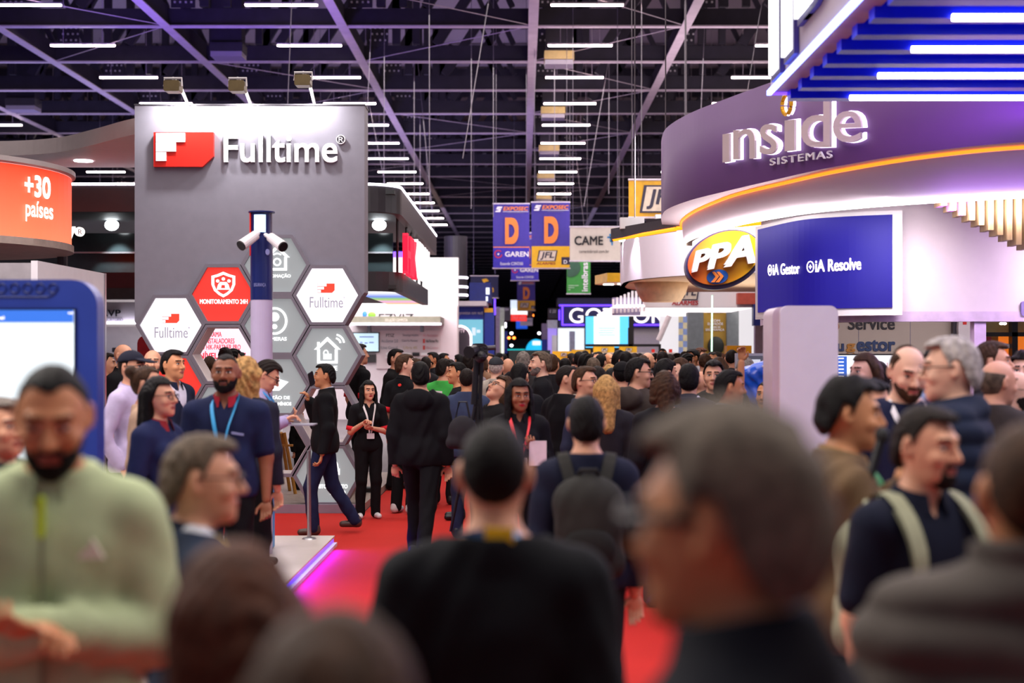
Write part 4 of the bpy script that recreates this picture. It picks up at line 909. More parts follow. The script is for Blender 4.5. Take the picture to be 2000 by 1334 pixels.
# white totem
YT = 9.6
tt = root('totem', (X(1575, YT), YT, 0), 'tall white rounded totem with a dark screen edge on the right of the aisle', 'totem')
tx0, tx1 = X(1524, YT), X(1637, YT)
MB().rbox(tx0, tx1, YT, YT+.05, 0.012, Z(597, YT), .055, 6).build('front_face', M('totem_white', '#d9d4de', .3, var=.02), tt)
b = MB().rbox(X(1511, YT), tx1-.004, YT+.05, YT+.42, 0.012, Z(598, YT)-.004, .06, 6); b.build('body', M('totem_side', '#c5b4c2', .35, var=.02), tt)
bx('dark_screen', X(1511, YT+.4)-.03, X(1511, YT+.4), YT+.1, YT+.42, .4, Z(612, YT), blackgloss, tt)

# ---------------------------------------------------------------- right top: blue slatted canopy with light bars
bc = root('slatted_canopy', (3.6, 9, 3.9), 'deep blue slatted canopy with white light bars and lit letter fascia at the upper right', 'canopy')
bz = EYE+2.075; bxx = 1.97; yf = 11.3; bs_ = EYE+2.0
slatm = M('slat_blue', '#0c1cc0', .4, var=.06)
fw_ = M('fascia_white', '#8f8490', .5, var=.03)
bx('fascia', bxx, bxx+.06, 4.2, yf, bz, bz+1.5, M('fascia_pale', '#c2b8c4', .5, var=.03), bc)
bx('fascia_return', bxx+.06, 2.12, yf-.06, yf, bz, bz+1.5, fw_, bc)
bx('soffit', bxx, 2.14, 4.2, yf, bz-.002, bz+.03, M('soffit_pink', '#b79aa6', .5), bc)
bx('edge_light', bxx-.03, bxx+.005, 4.2, yf+.01, bz-.025, bz+.012, M('edge_cyan', '#7a8cff', emit=5), bc)
bx('edge_light', bxx, 2.12, yf-.01, yf+.02, bz-.02, bz+.01, ledv, bc)
for k in range(15):
    y = 11.22-.4435*k
    bx('slat', 2.10, 8.0, y-.07, y+.07, bs_, bs_+.34, slatm, bc)
    if k % 2 == 0 and k < 14:
        MB().tube((2.56, y-.085, bs_+.0), (8.0, y-.085, bs_+.0), .022, n=8).build('light_bar', M('bar_white', '#fbf4ff', emit=8), bc)
bx('ceiling_panel', 2.1, 8.0, 4.2, 11.25, bs_+.34, bs_+.42, M('canopy_blue', '#0c1a8c', .5), bc)
light('AREA', 'canopy_glow', (5, 8, bs_+.33), (5, 8, 0), 150, (.12, .2, 1), 5.5, 6.0, parent=bc)
bt = M('lit_letter_core', '#ffffff', emit=1.1); be = M('letter_edge', '#3a2f78', .5)
for ya, yb_, za in ((11.0, 10.72, .07), (10.47, 10.17, .10)):
    bx('letter_edge', bxx-.04, bxx-.004, ya+.05, yb_-.05, bz+za-.04, bz+1.4, be, bc); bx('letter', bxx-.07, bxx-.04, ya, yb_, bz+za, bz+1.38, bt, bc)
text('letter_edge', 'D', lambda u, v, w_: (bxx-.005-.035*w_, 10.0-1.15*u, bz+.22+1.2*v), be, bc, bold=.10)
text('letter', 'D', lambda u, v, w_: (bxx-.045-.03*w_, 9.95-1.05*u, bz+.26+1.12*v), bt, bc, bold=.06)
text('letter', 'ea', lambda u, v, w_: (bxx-.045-.03*w_, 8.7-2.2*u, bz+.3+1.0*v), bt, bc, bold=.04)
# ---------------------------------------------------------------- orange lit beams, white round stand with oval sign
ob = root('orange_light_beams', (1.7, 20, 3.4), 'dark suspended beams with glowing orange light lines behind the round purple stand', 'light frame')
def slab(name, pts, z0, z1, mat): return MB().prism(pts, lambda u, v, q: (u, v, q), z0, z1).build(name, mat, ob)
zb1 = Z(452, 21)
for (xa, ya, xb, yb, dz, wd) in ((X(1193, 22.5), 22.5, X(1320, 20.6), 20.6, 0, .4), (X(1262, 21.6), 21.6, X(1345, 21), 21, .06, .35), (X(1395, 21), 21, X(1500, 20.2), 20.2, .06, .35)):
    slab('beam', [(xa, ya), (xb, yb), (xb+.05, yb+wd), (xa+.05, ya+wd)], zb1+dz, zb1+dz+.17, dgrey)
    MB().tube((xa+.05, ya-.02, zb1+dz+.0), (xb, yb-.02, zb1+dz+.0), .03, n=6).build('orange_light_line', ledo, ob)
bx('white_infill', X(1211, 22.1), X(1258, 22.1), 22.05, 22.2, Z(446, 22), Z(424, 22), white, ob); bx('white_infill', X(1280, 22.1), X(1330, 22.1), 22.05, 22.2, Z(436, 22), Z(418, 22), white, ob)
for x, y in ((X(1240, 22.3), 22.3), (X(1300, 21), 21)): MB().tube((x, y, zb1+.2), (x, y, ZB), .01, n=4).build('hanging_wire', cab, ob)
pa = root('round_white_canopy', (3.6, 25, 3.2), 'white round stand canopy with down-lights carrying the orange oval sign', 'canopy')
Pc = catmull([(2.6, 31), (2.05, 29.3), (1.93, 27.8), (1.95, 26.4), (2.3, 25.2), (2.9, 24.3), (3.8, 23.6), (5.2, 23.2), (8, 23)], 8)
zp0, zp1 = EYE+136*27.3/FPX, EYE+216*27.3/FPX
wlil = M('canopy_white', '#e6dde8', .55, var=.01)
band('fascia', [tuple(p) for p in Pc], zp0, zp1, .1, wlil, pa, 1)
b = MB(); npc = len(Pc); b.v = [(p[0], p[1], zp0) for p in Pc]+[(9, min(max(p[1]+2.2, 27.5), 31), zp0) for p in Pc]
for i in range(npc-1): b.f.append((i+1, i, npc+i, npc+i+1))
b.mi = [0]*len(b.f); b.build('soffit', M('soffit_peach', '#dcbf9f', .6), pa)
MB().lathe([(.36, -.36), (.46, -.2), (.52, 0)], (X(1292, 27), 27, zp0), 40).build('round_drop', M('soffit_peach'), pa, smooth=True)
for px, Y in ((1217, 27.4), (1241, 26.0)):
    x = X(px, Y); MB().lathe([(.05, 0), (.07, .05)], (x-.03, Y-.12, zp1+.02), 12).build('wash_lamp', M('lamp_lens'), pa)
    light('SPOT', 'wash', (x-.02, Y-.22, zp1+.05), (x+.05, Y+.05, zp0), 220, (.9, .85, 1), .03, spot=70, parent=pa)
ov = root('oval_sign', (X(1410, 22.8), 22.8, Z(567, 22.8)), 'orange and yellow oval sign with white block capitals and blue arrow badge', 'sign')
YO = 22.9
def oval(cx, cy, a, b_, rot, n=44):
    r = math.radians(rot); return [(cx+a*math.cos(t)*math.cos(r)+b_*math.sin(t)*math.sin(r), cy-a*math.cos(t)*math.sin(r)+b_*math.sin(t)*math.cos(r)) for t in np.linspace(0, 2*PI, n+1)[:-1]]
def opr(name, pts, dep0, dep1, mat): return MB().prism(pts, lambda u, v, q: (X(u, YO), q, Z(v, YO)), YO-dep1, YO-dep0).build(name, mat, ov)
opr('rim', oval(1414, 507, 78, 55, 22), -.25, 0, M('oval_rim', '#3a3560', .4))
m = M('oval_face', '#f08a20', .4); nt = m.node_tree; 
for nd in list(nt.nodes):
    if nd.type == 'VALTORGB': rpn = nd
    if nd.type == 'TEX_COORD': tcn = nd
spn = nt.nodes.new('ShaderNodeSeparateXYZ'); nt.links.new(tcn.outputs['Generated'], spn.inputs[0]); nt.links.new(spn.outputs['X'], rpn.inputs['Fac'])
rpn.color_ramp.elements[0].position = 0; rpn.color_ramp.elements[1].position = 1; rpn.color_ramp.elements[0].color = (*lin('#e8582a'), 1); rpn.color_ramp.elements[1].color = (*lin('#f8c418'), 1)
opr('face', oval(1413, 504, 73, 49, 22), 0, .05, m)
for ch, a, b_, t_, bo in (('P', 1349, 1386, 489, 529), ('P', 1379, 1425, 477, 524), ('A', 1411, 1472, 463, 519)):
    text('letter', ch, (lambda a, b_, t_, bo: lambda u, v, w_: (X(a+(b_-a)*u, YO), YO-.05-.14*w_, Z(bo-(bo-t_)*v-9*(u-.5), YO)))(a, b_, t_, bo), letterw, ov, bold=.05, shear=.22)
opr('badge', oval(1400, 541, 21, 14, 10, 28), .05, .08, M('badge_blue', '#1c5ab8', .4))
for dx in (0, 9):
    MB().prism([(1389+dx, 532), (1394+dx, 531), (1403+dx, 540), (1394+dx, 552), (1387+dx, 552), (1396+dx, 541)], lambda u, v, q: (X(u, YO), q, Z(v, YO)), YO-.1, YO-.075).build('badge_arrow', orange, ov)
# yellow canopy slab
yc = root('yellow_canopy', (X(1190, 32), 32, 3.4), 'yellow angular canopy slab with two downlights behind the round white stand', 'canopy')
yp = [(X(1162, 32.4), 32.4), (X(1186, 31.3), 31.3), (X(1250, 31.3), 31.3), (X(1250, 32.7), 32.7), (X(1170, 32.7), 32.7)]
MB().prism(yp, lambda u, v, q: (u, v, q), Z(558, 33), Z(558, 33)+.2).build('slab', M('yellow_slab', '#e6b41c', .4), yc)
for px, Y, py in ((1180, 32.2, 0), (1208, 32.0, 0)): MB().lathe([(.12, 0), (.12, .02)], (X(px, Y)+.1, Y, Z(558, 33)-.02), 16).build('downlight', M('lamp_lens'), yc)
# white bright stand with red lettering
jf = root('white_stand', (4, 34, 0), 'bright white lit stand with slatted fascia and red capitals beyond the oval sign', 'stand')
YJ = 33
jw = M('bright_white', '#efe9ee', .5, var=.01)
pxbox('fascia', 1260, 1475, 568, 600, YJ, .3, jw, jf)
for k in range(9): pxbox('fascia_slat', 1196+7.5*k, 1200+7.5*k, 566-3.2*k+18, 612-.5*k, YJ+1.5-.15*k, .12, jw, jf)
bx('fascia_back', X(1196, YJ+1.6), X(1262, YJ), YJ+1.6, YJ+1.7, Z(612, YJ), Z(576, YJ), M('lilac_panel'), jf)
bx('lit_soffit', X(1200, 34), X(1475, 34), YJ+.3, YJ+9, Z(598, YJ), Z(598, YJ)+.05, M('lit_soffit_white', '#fff6fa', emit=1.0), jf)  # light on the white underside put in as emission
jfl(jf, 1325, 1366, 558, 586, YJ); txt(jf, 'ALARMES', 1312, 1364, 587, 596, YJ, M('alarm_red', '#b02028', .5), bold=.04, shear=.15)
pxbox('red_block', 1441, 1476, 572, 594, YJ-.3, .25, M('brick_red', '#b84a38', .5), jf); pxbox('navy_block', 1472, 1500, 594, 636, YJ-.4, .25, bluedk, jf)
pxbox('back_wall', 1290, 1500, 600, 760, YJ+10, .3, M('lit_back_white', '#f2f0f4', emit=.5), jf)  # wall given a glow of its own for the brightly lit interior
for a, b_ in ((1344, 1374), (1420, 1443)): pxbox('grey_column', a, b_, 601, 760, YJ+5, .5, M('column_grey', '#6f7476', .6), jf)
pxbox('gold_poster', 1374, 1420, 601, 760, YJ+5.2, .1, M('gold_poster', '#bb9438', .5, var=.25, scale=.6), jf); txt(jf, 'QUALIDADE', 1381, 1413, 608, 613, YJ+5.2, letterk); 
for k, (a, b_) in enumerate(((1388, 1406), (1382, 1412), (1387, 1407), (1378, 1415))): txt(jf, ('COM', 'ELEVADOS', 'NÍVEIS DE', 'SEGURANÇA')[k], a, b_, 624+6*k, 629+6*k, YJ+5.2, letterw, bold=.02)
MB().ell((X(1398, YJ+5.1), YJ+5.1, Z(676, YJ+5.1)), (.22, .03, .26), 16, 10).build('printed_helmet', M('helmet_dark', '#20241c', .3), jf)
for k in range(12):
    pxbox('checker_panel', 1326+8*(k % 2), 1334+8*(k % 2), 618+12*(k//2), 630+12*(k//2), YJ+4.5, .1, [M('checker_cream', '#d8d0a8', .5), M('checker_blue', '#8aa0d0', .5)][(k+k//2) % 2], jf)
pxbox('violet_panel', 1475, 1497, 636, 760, YJ-2, .2, M('lilac_panel'), jf)
bm_ = MB().tube((X(1286, 37), 37, Z(665, 37)), (X(1307, 37), 37, Z(617, 37)), .07, n=8).build('boom_arm', M('boom_white', '#dcd0d0', .5)); tag(bm_, 'slanting white barrier boom inside the bright white stand', 'boom')
bb = MB(); bb.tube((X(1390, 30), 30, Z(692, 30)), (X(1391, 30), 30, Z(577, 30)), .018, n=6); o = bb.build('light_wand', M('green_wand', '#c8ffd8', emit=1.5)); tag(o, 'thin upright greenish lit wand before the gold poster', 'light wand')
ct = root('counter', (X(1240, 37.6), 37.6, 0), 'long white counter behind the crowd under the yellow block signs', 'counter')
pxbox('front', 1160, 1326, 691, 741, 37.6, .5, white, ct); bx('worktop', X(1158, 37.6), X(1328, 37.6), 37.55, 38.15, Z(691, 37.6), Z(690, 37.6)+.02, cream, ct)
for px, lab in ((1276, 'small red box on the white counter, left one of two'), (1310, 'small red box on the white counter, right one of two')):
    rb_ = pxbox('red_box', px-3, px+3, 682, 689.2, 37.8, .1, red); tag(rb_, lab, 'box', 'red boxes on the white counter')
# dark monitor by the totem
mo = root('monitor', (X(1470, 13.5), 13.5, 1.2), 'grey-framed monitor left of the white totem behind the blue bag', 'monitor')
pxbox('frame', 1438, 1504, 690, 790, 13.5, .1, M('monitor_grey', '#9a98a4', .4), mo); pxbox('screen', 1442, 1500, 695, 780, 13.485, .02, M('monitor_dark', '#4a4a56', emit=.5), mo); pxbox('window', 1466, 1485, 702, 730, 13.475, .015, M('monitor_pale', '#c0c4d0', emit=.7), mo)
MB().tube((X(1471, 13.6), 13.6, 0.012), (X(1471, 13.6), 13.6, 1.4), .04).build('stand_pole', dgrey, mo)
# added fill lights without fixtures, brightening stands, their walls and the visitors
light('AREA', 'stand_fill_light', (5.5, 15.5, 3.0), (5.5, 15.5, 0), 110, (1, .86, .9), 3.5, 2.5)
light('AREA', 'stand_fill_light', (4.6, 8.0, 3.7), (4.4, 7.5, 0), 120, (1, .84, .84), 3, 5)
light('AREA', 'stand_fill_light', (-4.5, 10.5, 4.4), (-4.2, 10.2, 0), 170, (1, .88, .9), 3, 5)
light('AREA', 'canopy_fill_light', (5.0, 26.5, 2.6), (4.6, 26.3, 4), 60, (1, .86, .74), 4, 4)  # added fill that brightens the peach soffit, no lamp seen
light('AREA', 'stand_fill_light', (3.4, 22.3, 4.9), (3.0, 24.0, 3.6), 160, (1, .93, .96), 3, 1)
light('AREA', 'stand_fill_light', (-3.6, 4.6, 4.4), (-.6, 2.4, 1.6), 150, (1, .93, .86), 2.5, 2.5)  # added fill for the faces of the nearest visitors
light('AREA', 'stand_fill_light', (2.8, 3.6, 4.4), (1.4, 3.4, 1.4), 70, (1, .90, .84), 2, 2.5)  # added fill for the visitors at the right front
light('AREA', 'stand_fill_light', (-4.5, 37.5, 4.5), (-4.5, 40.5, 2.2), 170, (1, .95, .92), 6, 2)
light('AREA', 'stand_fill_light', (5, 36, 3.0), (5, 36, 0), 150, (1, .95, .95), 5, 6)
light('AREA', 'stand_fill_light', (-5, 33, 4.2), (-5, 35, 0), 350, (1, .95, .95), 5, 9)
light('AREA', 'wall_wash', (4.7, 13.2, 3.27), (4.7, 14.2, 2.5), 42, (1, .88, .93), 3.2, .2, spread=1.9)
light('AREA', 'wall_wash', (7.0, 12.9, 3.2), (6.4, 14.2, 2.6), 26, (.6, .3, 1), 2, .2, spread=2.0)
light('AREA', 'fascia_wash', (4.4, 11.32, 3.9), (4.5, 12.2, 4.3), 16, (.42, .12, 1), 4, .1)
light('AREA', 'cove_uplight', (5.2, 12.7, 3.1), (4.8, 11.9, 3.6), 26, (.45, .15, 1), 3, .5)
# ---------------------------------------------------------------- people: bodies grown as one smooth surface from a distance field
def surface_net(F, org, h):
    S = F < 0
    nx, ny, nz = F.shape
    c = [(0,0,0),(1,0,0),(0,1,0),(1,1,0),(0,0,1),(1,0,1),(0,1,1),(1,1,1)]
    sl = lambda A, d: A[d[0]:nx-1+d[0], d[1]:ny-1+d[1], d[2]:nz-1+d[2]]
    cnt = np.zeros((nx-1, ny-1, nz-1), np.int8)
    for d in c: cnt += sl(S, d)
    act = (cnt > 0) & (cnt < 8)
    I = np.argwhere(act)
    if not len(I): return np.zeros((0, 3)), np.zeros((0, 4), int)
    vals = np.stack([F[I[:, 0]+d[0], I[:, 1]+d[1], I[:, 2]+d[2]] for d in c], 1)
    acc = np.zeros((len(I), 3)); n = np.zeros(len(I))
    for a in range(8):
        for b in range(a+1, 8):
            da = np.array(c[a]); db = np.array(c[b])
            if np.abs(da-db).sum() != 1: continue
            va, vb = vals[:, a], vals[:, b]; m = (va < 0) != (vb < 0)
            t = va[m]/(va[m]-vb[m]); acc[m] += da+(db-da)*t[:, None]; n[m] += 1
    V = org+(I+acc/n[:, None])*h
    idx = -np.ones(act.shape, np.int64); idx[act] = np.arange(len(I))
    Q = []
    for ax in range(3):
        o1, o2 = [k for k in range(3) if k != ax]
        A = [slice(1, s-1) for s in F.shape]; A[ax] = slice(0, F.shape[ax]-1); B = list(A); B[ax] = slice(1, F.shape[ax])
        sa, sb = S[tuple(A)], S[tuple(B)]
        E = np.argwhere(sa != sb)
        if not len(E): continue
        flip = sa[tuple(E.T)]
        E = E+np.array([0 if k == ax else 1 for k in range(3)])
        q = []
        for u, v in ((0, 0), (1, 0), (1, 1), (0, 1)):
            P_ = E.copy(); P_[:, o1] -= u; P_[:, o2] -= v; q.append(idx[tuple(P_.T)])
        q = np.stack(q, 1)
        if ax == 1: flip = ~flip
        q[~flip] = q[~flip][:, ::-1]; Q.append(q)
    Q = np.concatenate(Q); Q = Q[(Q >= 0).all(1)]
    return V, Q
def rotm(yaw=0, pitch=0, roll=0):
    y, p, r = map(math.radians, (yaw, pitch, roll))
    Rz = np.array([[math.cos(y), -math.sin(y), 0], [math.sin(y), math.cos(y), 0], [0, 0, 1]])
    Rx = np.array([[1, 0, 0], [0, math.cos(p), -math.sin(p)], [0, math.sin(p), math.cos(p)]])
    Ry = np.array([[math.cos(r), 0, math.sin(r)], [0, 1, 0], [-math.sin(r), 0, math.cos(r)]])
    return Rz@Rx@Ry
class Prim:      # capsule ('c') with two radii or ellipsoid ('e'); op: smooth add / subtract
    def __init__(s, kind, a, b, ra, rb=None, k=.02, sub=False, R=None):
        s.kind = kind; s.a = np.array(a, float); s.k = k; s.sub = sub; s.R = R
        if kind == 'c': s.b = np.array(b, float); s.ra = ra; s.rb = ra if rb is None else rb
        else: s.r = np.array(b, float); s.ra = ra
    def xf(s, R, piv):
        s.a = R@(s.a-piv)+piv
        if s.kind == 'c': s.b = R@(s.b-piv)+piv
        else: s.R = R if s.R is None else R@s.R
        return s
    def grow(s, t):
        q = Prim.__new__(Prim); q.__dict__.update(s.__dict__)
        if s.kind == 'c': q.ra = s.ra+t; q.rb = s.rb+t
        else: q.r = s.r+t
        return q
    def box(s, m):
        if s.kind == 'c':
            r = max(s.ra, s.rb)+m; return np.minimum(s.a, s.b)-r, np.maximum(s.a, s.b)+r
        r = (s.r if s.R is None else np.full(3, s.r.max()))+m; return s.a-r, s.a+r
    def d(s, P_):
        if s.kind == 'c':
            ab = s.b-s.a; L = max(float(ab@ab), 1e-9); t = np.clip(((P_-s.a)@ab)/L, 0, 1)
            return np.linalg.norm(P_-s.a-t[..., None]*ab, axis=-1)-(s.ra+(s.rb-s.ra)*t)
        q = P_-s.a
        if s.R is not None: q = q@s.R
        k0 = np.linalg.norm(q/s.r, axis=-1); k1 = np.linalg.norm(q/(s.r*s.r), axis=-1)
        return k0*(k0-1)/np.maximum(k1, 1e-6)
def field(prims, lo, hi, h, margin=None):
    lo = np.array(lo, float); hi = np.array(hi, float); n = np.ceil((hi-lo)/h).astype(int)+1
    F = np.full(n, .5, np.float32); m = margin or max(.045, 3*h)
    ax = [lo[i]+np.arange(n[i])*h for i in range(3)]
    for p in prims:
        a, b = p.box(m+p.k); i0 = np.clip(np.floor((a-lo)/h).astype(int), 0, n); i1 = np.clip(np.ceil((b-lo)/h).astype(int)+1, 0, n)
        if (i1 <= i0).any(): continue
        G = np.stack(np.meshgrid(*[ax[i][i0[i]:i1[i]] for i in range(3)], indexing='ij'), -1)
        d = p.d(G).astype(np.float32); s = tuple(slice(i0[i], i1[i]) for i in range(3)); f = F[s]; k = p.k
        if p.sub: hh = np.maximum(k-np.abs(f+d), 0)/k; F[s] = np.maximum(f, -d)+hh*hh*k*.25
        else: hh = np.maximum(k-np.abs(f-d), 0)/k; F[s] = np.minimum(f, d)-hh*hh*k*.25
    return F, ax
def mesh_from(prims, lo, hi, h, mod=None):
    F, ax = field(prims, lo, hi, h)
    if mod is not None:
        G = np.meshgrid(*ax, indexing='ij'); F = mod(F, *G)
    F[0] = F[-1] = .1; F[:, 0] = F[:, -1] = .1; F[:, :, 0] = F[:, :, -1] = .1
    return surface_net(F, np.array(lo, float), h)
def bounds(prims, m=.03):
    B = [p.box(m) for p in prims if not p.sub]
    return np.min([b[0] for b in B], 0), np.max([b[1] for b in B], 0)

SHO = np.array((.172, .012, 1.388)); HIP = np.array((.088, 0, .92))
POSES = {   # elbow and wrist offsets for the right arm (x mirrored for the left); person faces -y
    'down': ((.045, .03, -.285), (.055, -.03, -.545)),
    'bent': ((.05, .04, -.28), (-.02, -.21, -.23)),
    'hold': ((.05, .00, -.28), (-.07, -.23, -.16)),
    'chin': ((.03, -.10, -.26), (-.10, -.17, -.02)),
    'phone': ((.07, -.06, -.26), (-.03, -.17, .06)),
    'up': ((.05, -.05, .27), (.03, -.06, .53)),
    'hip': ((.16, .07, -.22), (.03, .06, -.42)),
    'headhand': ((.12, -.12, .10), (-.06, -.10, .24)),
    'cross': ((.06, -.02, -.28), (-.15, -.20, -.23)),
    'pocket': ((.09, .06, -.27), (.035, -.05, -.48)),
}
def head_prims(f):
    """head in neutral pose, centred on x = 0, facing -y; f = feature dict"""
    fw = f.get('fat', 1.0)
    P_ = [Prim('e', (0, .008, 1.650), (.077*fw, .096, .098), 0, k=.01),
          Prim('e', (0, -.020, 1.600), (.064*fw, .072, .072), 0, k=.03),
          Prim('e', (0, -.055, 1.556), (.046*fw, .042, .036), 0, k=.03),
          Prim('e', (0, -.080, 1.535), (.022, .018, .018), 0, k=.02),
          Prim('e', (0, -.079, 1.667), (.052, .018, .012), 0, k=.018),
          Prim('e', (.032, -.092, 1.643), (.018, .014, .013), 0, k=.012, sub=True), Prim('e', (-.032, -.092, 1.643), (.018, .014, .013), 0, k=.012, sub=True),
          Prim('e', (.032, -.076, 1.643), (.0150, .0130, .0120), 0, k=.006), Prim('e', (-.032, -.076, 1.643), (.0150, .0130, .0120), 0, k=.006),
          Prim('e', (.042*fw, -.068, 1.608), (.022, .02, .02), 0, k=.02), Prim('e', (-.042*fw, -.068, 1.608), (.022, .02, .02), 0, k=.02),
          Prim('c', (0, -.092, 1.652), (0, -.116, 1.611), .0075, .0125, k=.014),
          Prim('e', (.012, -.100, 1.606), (.009, .010, .008), 0, k=.008), Prim('e', (-.012, -.100, 1.606), (.009, .010, .008), 0, k=.008),
          Prim('e', (0, -.094, 1.578), (.025, .011, .0065), 0, k=.006), Prim('e', (0, -.092, 1.567), (.021, .011, .007), 0, k=.006),
          Prim('c', (-.022, -.107, 1.5725), (.022, -.107, 1.5725), .0032, k=.003, sub=True)]
    for s in (1, -1):
        P_ += [Prim('e', (s*.078*fw, .014, 1.632), (.012, .021, .033), 0, k=.008, R=rotm(s*-22)), Prim('e', (s*.087*fw, .006, 1.634), (.007, .011, .02), 0, k=.006, sub=True, R=rotm(s*-22))]
    return P_
NECK = np.array((0, .02, 1.50))
def torso_prims(f):
    w_ = f.get('wide', 1.0); b = f.get('belly', 0); fem = f.get('fem', 0)
    P_ = [Prim('e', (0, .005, .955), ((.160+.004*fem)*w_, .115, .125), 0, k=.04),
          Prim('e', (0, .0, 1.10), ((.140-.018*fem)*w_, .105+.3*b, .16), 0, k=.06),
          Prim('e', (0, .005, 1.28), ((.165-.012*fem)*w_, .112, .17), 0, k=.06),
          Prim('c', (-.140*w_, .012, 1.383), (.140*w_, .012, 1.383), .060, k=.06),
          Prim('c', (0, .028, 1.482), (.140*w_, .018, 1.400), .046, .044, k=.05), Prim('c', (0, .028, 1.482), (-.140*w_, .018, 1.400), .046, .044, k=.05)]
    if b: P_.append(Prim('e', (0, -.045, 1.07), (.13*w_, .085+b, .13), 0, k=.06))
    if fem: P_ += [Prim('e', (s*.07, -.085, 1.285), (.055, .05, .055), 0, k=.04) for s in (1, -1)]
    return P_
def hand_prims(wr, d, side, curl, up=None):
    d = d/np.linalg.norm(d); up = np.array((0, -.3, 1.)) if up is None else np.array(up, float)
    n = np.cross(d, (side, 0, .2)); n /= np.linalg.norm(n)          # palm normal-ish
    x = np.cross(n, d); x /= np.linalg.norm(x)
    P_ = [Prim('e', wr+d*.055, (.036, .016, .050), 0, k=.02, R=np.stack([x, n, d], 1))]
    for k, (off, L) in enumerate(((-.028, .070), (-.010, .080), (.009, .075), (.027, .060))):
        p0 = wr+d*.092+x*off; a1 = curl*(.5+.12*k); d1 = d*math.cos(a1)+n*math.sin(a1); p1 = p0+d1*L*.48
        a2 = a1*2.1; d2 = d*math.cos(a2)+n*math.sin(a2); p2 = p1+d2*L*.52
        P_ += [Prim('c', p0-d*.02, p1, .0092, .0084, k=.004), Prim('c', p1, p2, .0084, .0068, k=.003)]
    t0 = wr+d*.03-x*.028; t1 = t0-x*.028+d*.030+n*.012; t2 = t1-x*.004+d*.030+n*.014
    P_ += [Prim('c', t0, t1, .012, .010, k=.008), Prim('c', t1, t2, .010, .0078, k=.004)]
    return P_
def limb_pts(f):
    w_ = f.get('wide', 1.0); out = {}
    for s, key in ((1, 'armR'), (-1, 'armL')):     # s = +1 is the person's left side in +x
        e, wr = POSES[f.get(key, 'down')] if isinstance(f.get(key, 'down'), str) else f[key]
        sh = SHO*np.array((s*w_, 1, 1)); m = np.array((s, 1, 1))
        out[key] = (sh, sh+np.array(e)*m, sh+np.array(wr)*m, s)
    st = f.get('stride', 0)
    for s, key in ((1, 'legR'), (-1, 'legL')):
        hp = HIP*np.array((s, 1, 1)); q = st*s
        kn = np.array((s*.095, -.03-.22*q, .49+.01*abs(q))); an = np.array((s*.10, .02-.26*q+(.16 if q < 0 else 0), .085+(.10*-q if q < 0 else 0)))
        out[key] = (hp, kn, an, s)
    return out
def folds(seed, amp, fr=1.0):
    r = np.random.RandomState(seed); ph = r.uniform(0, 6, 8)
    def g(x, y, z):
        a = np.sin(fr*(26*z+7*np.sin(9*x+ph[0])+5*np.sin(11*y+ph[1]))+ph[2])*np.sin(fr*(6*x+4*z)+ph[3])
        b = np.sin(fr*(31*x+17*y+12*z)+3*np.sin(8*z+ph[4])+ph[5])*np.sin(fr*(9*z-5*x)+ph[6])
        return amp*(.6*a+.4*b)
    return g
PEOPLE_SEED = [11]; STAND = []
def skin_mat(t):
    c = {'light': '#d39a7c', 'tan': '#bd8059', 'olive': '#c88b62', 'brown': '#8a553a', 'pale': '#dfae95', 'dark': '#6a4030'}[t]
    return M('skin_'+t, c, .5, var=.06, scale=20, spec=.35)
HAIRC = {'black': '#0b0809', 'dark': '#19110e', 'brown': '#3a2618', 'grey': '#6d655f', 'silver': '#a59d98', 'pepper': '#574a3e', 'salt': '#5e5449', 'blonde': '#a8814e', 'chestnut': '#4a2a1c'}
def hair_mat(c): return M('hair_'+c, HAIRC[c], .6, var=.45, scale=38, bump=.35, bscale=110, spec=.14)
CLOTH = {}
def cloth(c, rough=.85):
    l_ = np.array(lin(c)); g_ = l_.mean()
    if l_.max() < .25: l_ = (l_*.75+g_*.25)*.62          # dark dyes read deeper than their printed hex value
    return M('cloth_'+c.strip('#'), tuple(float(q) for q in l_), rough, var=.10, scale=14, bump=.25, bscale=220, spec=.15)
def put(name, VF, mat, par, mi=None, mats=None):
    V, Q = VF
    if not len(V): return None
    return link(name, V, Q, mats or mat, par, True, True, mi)
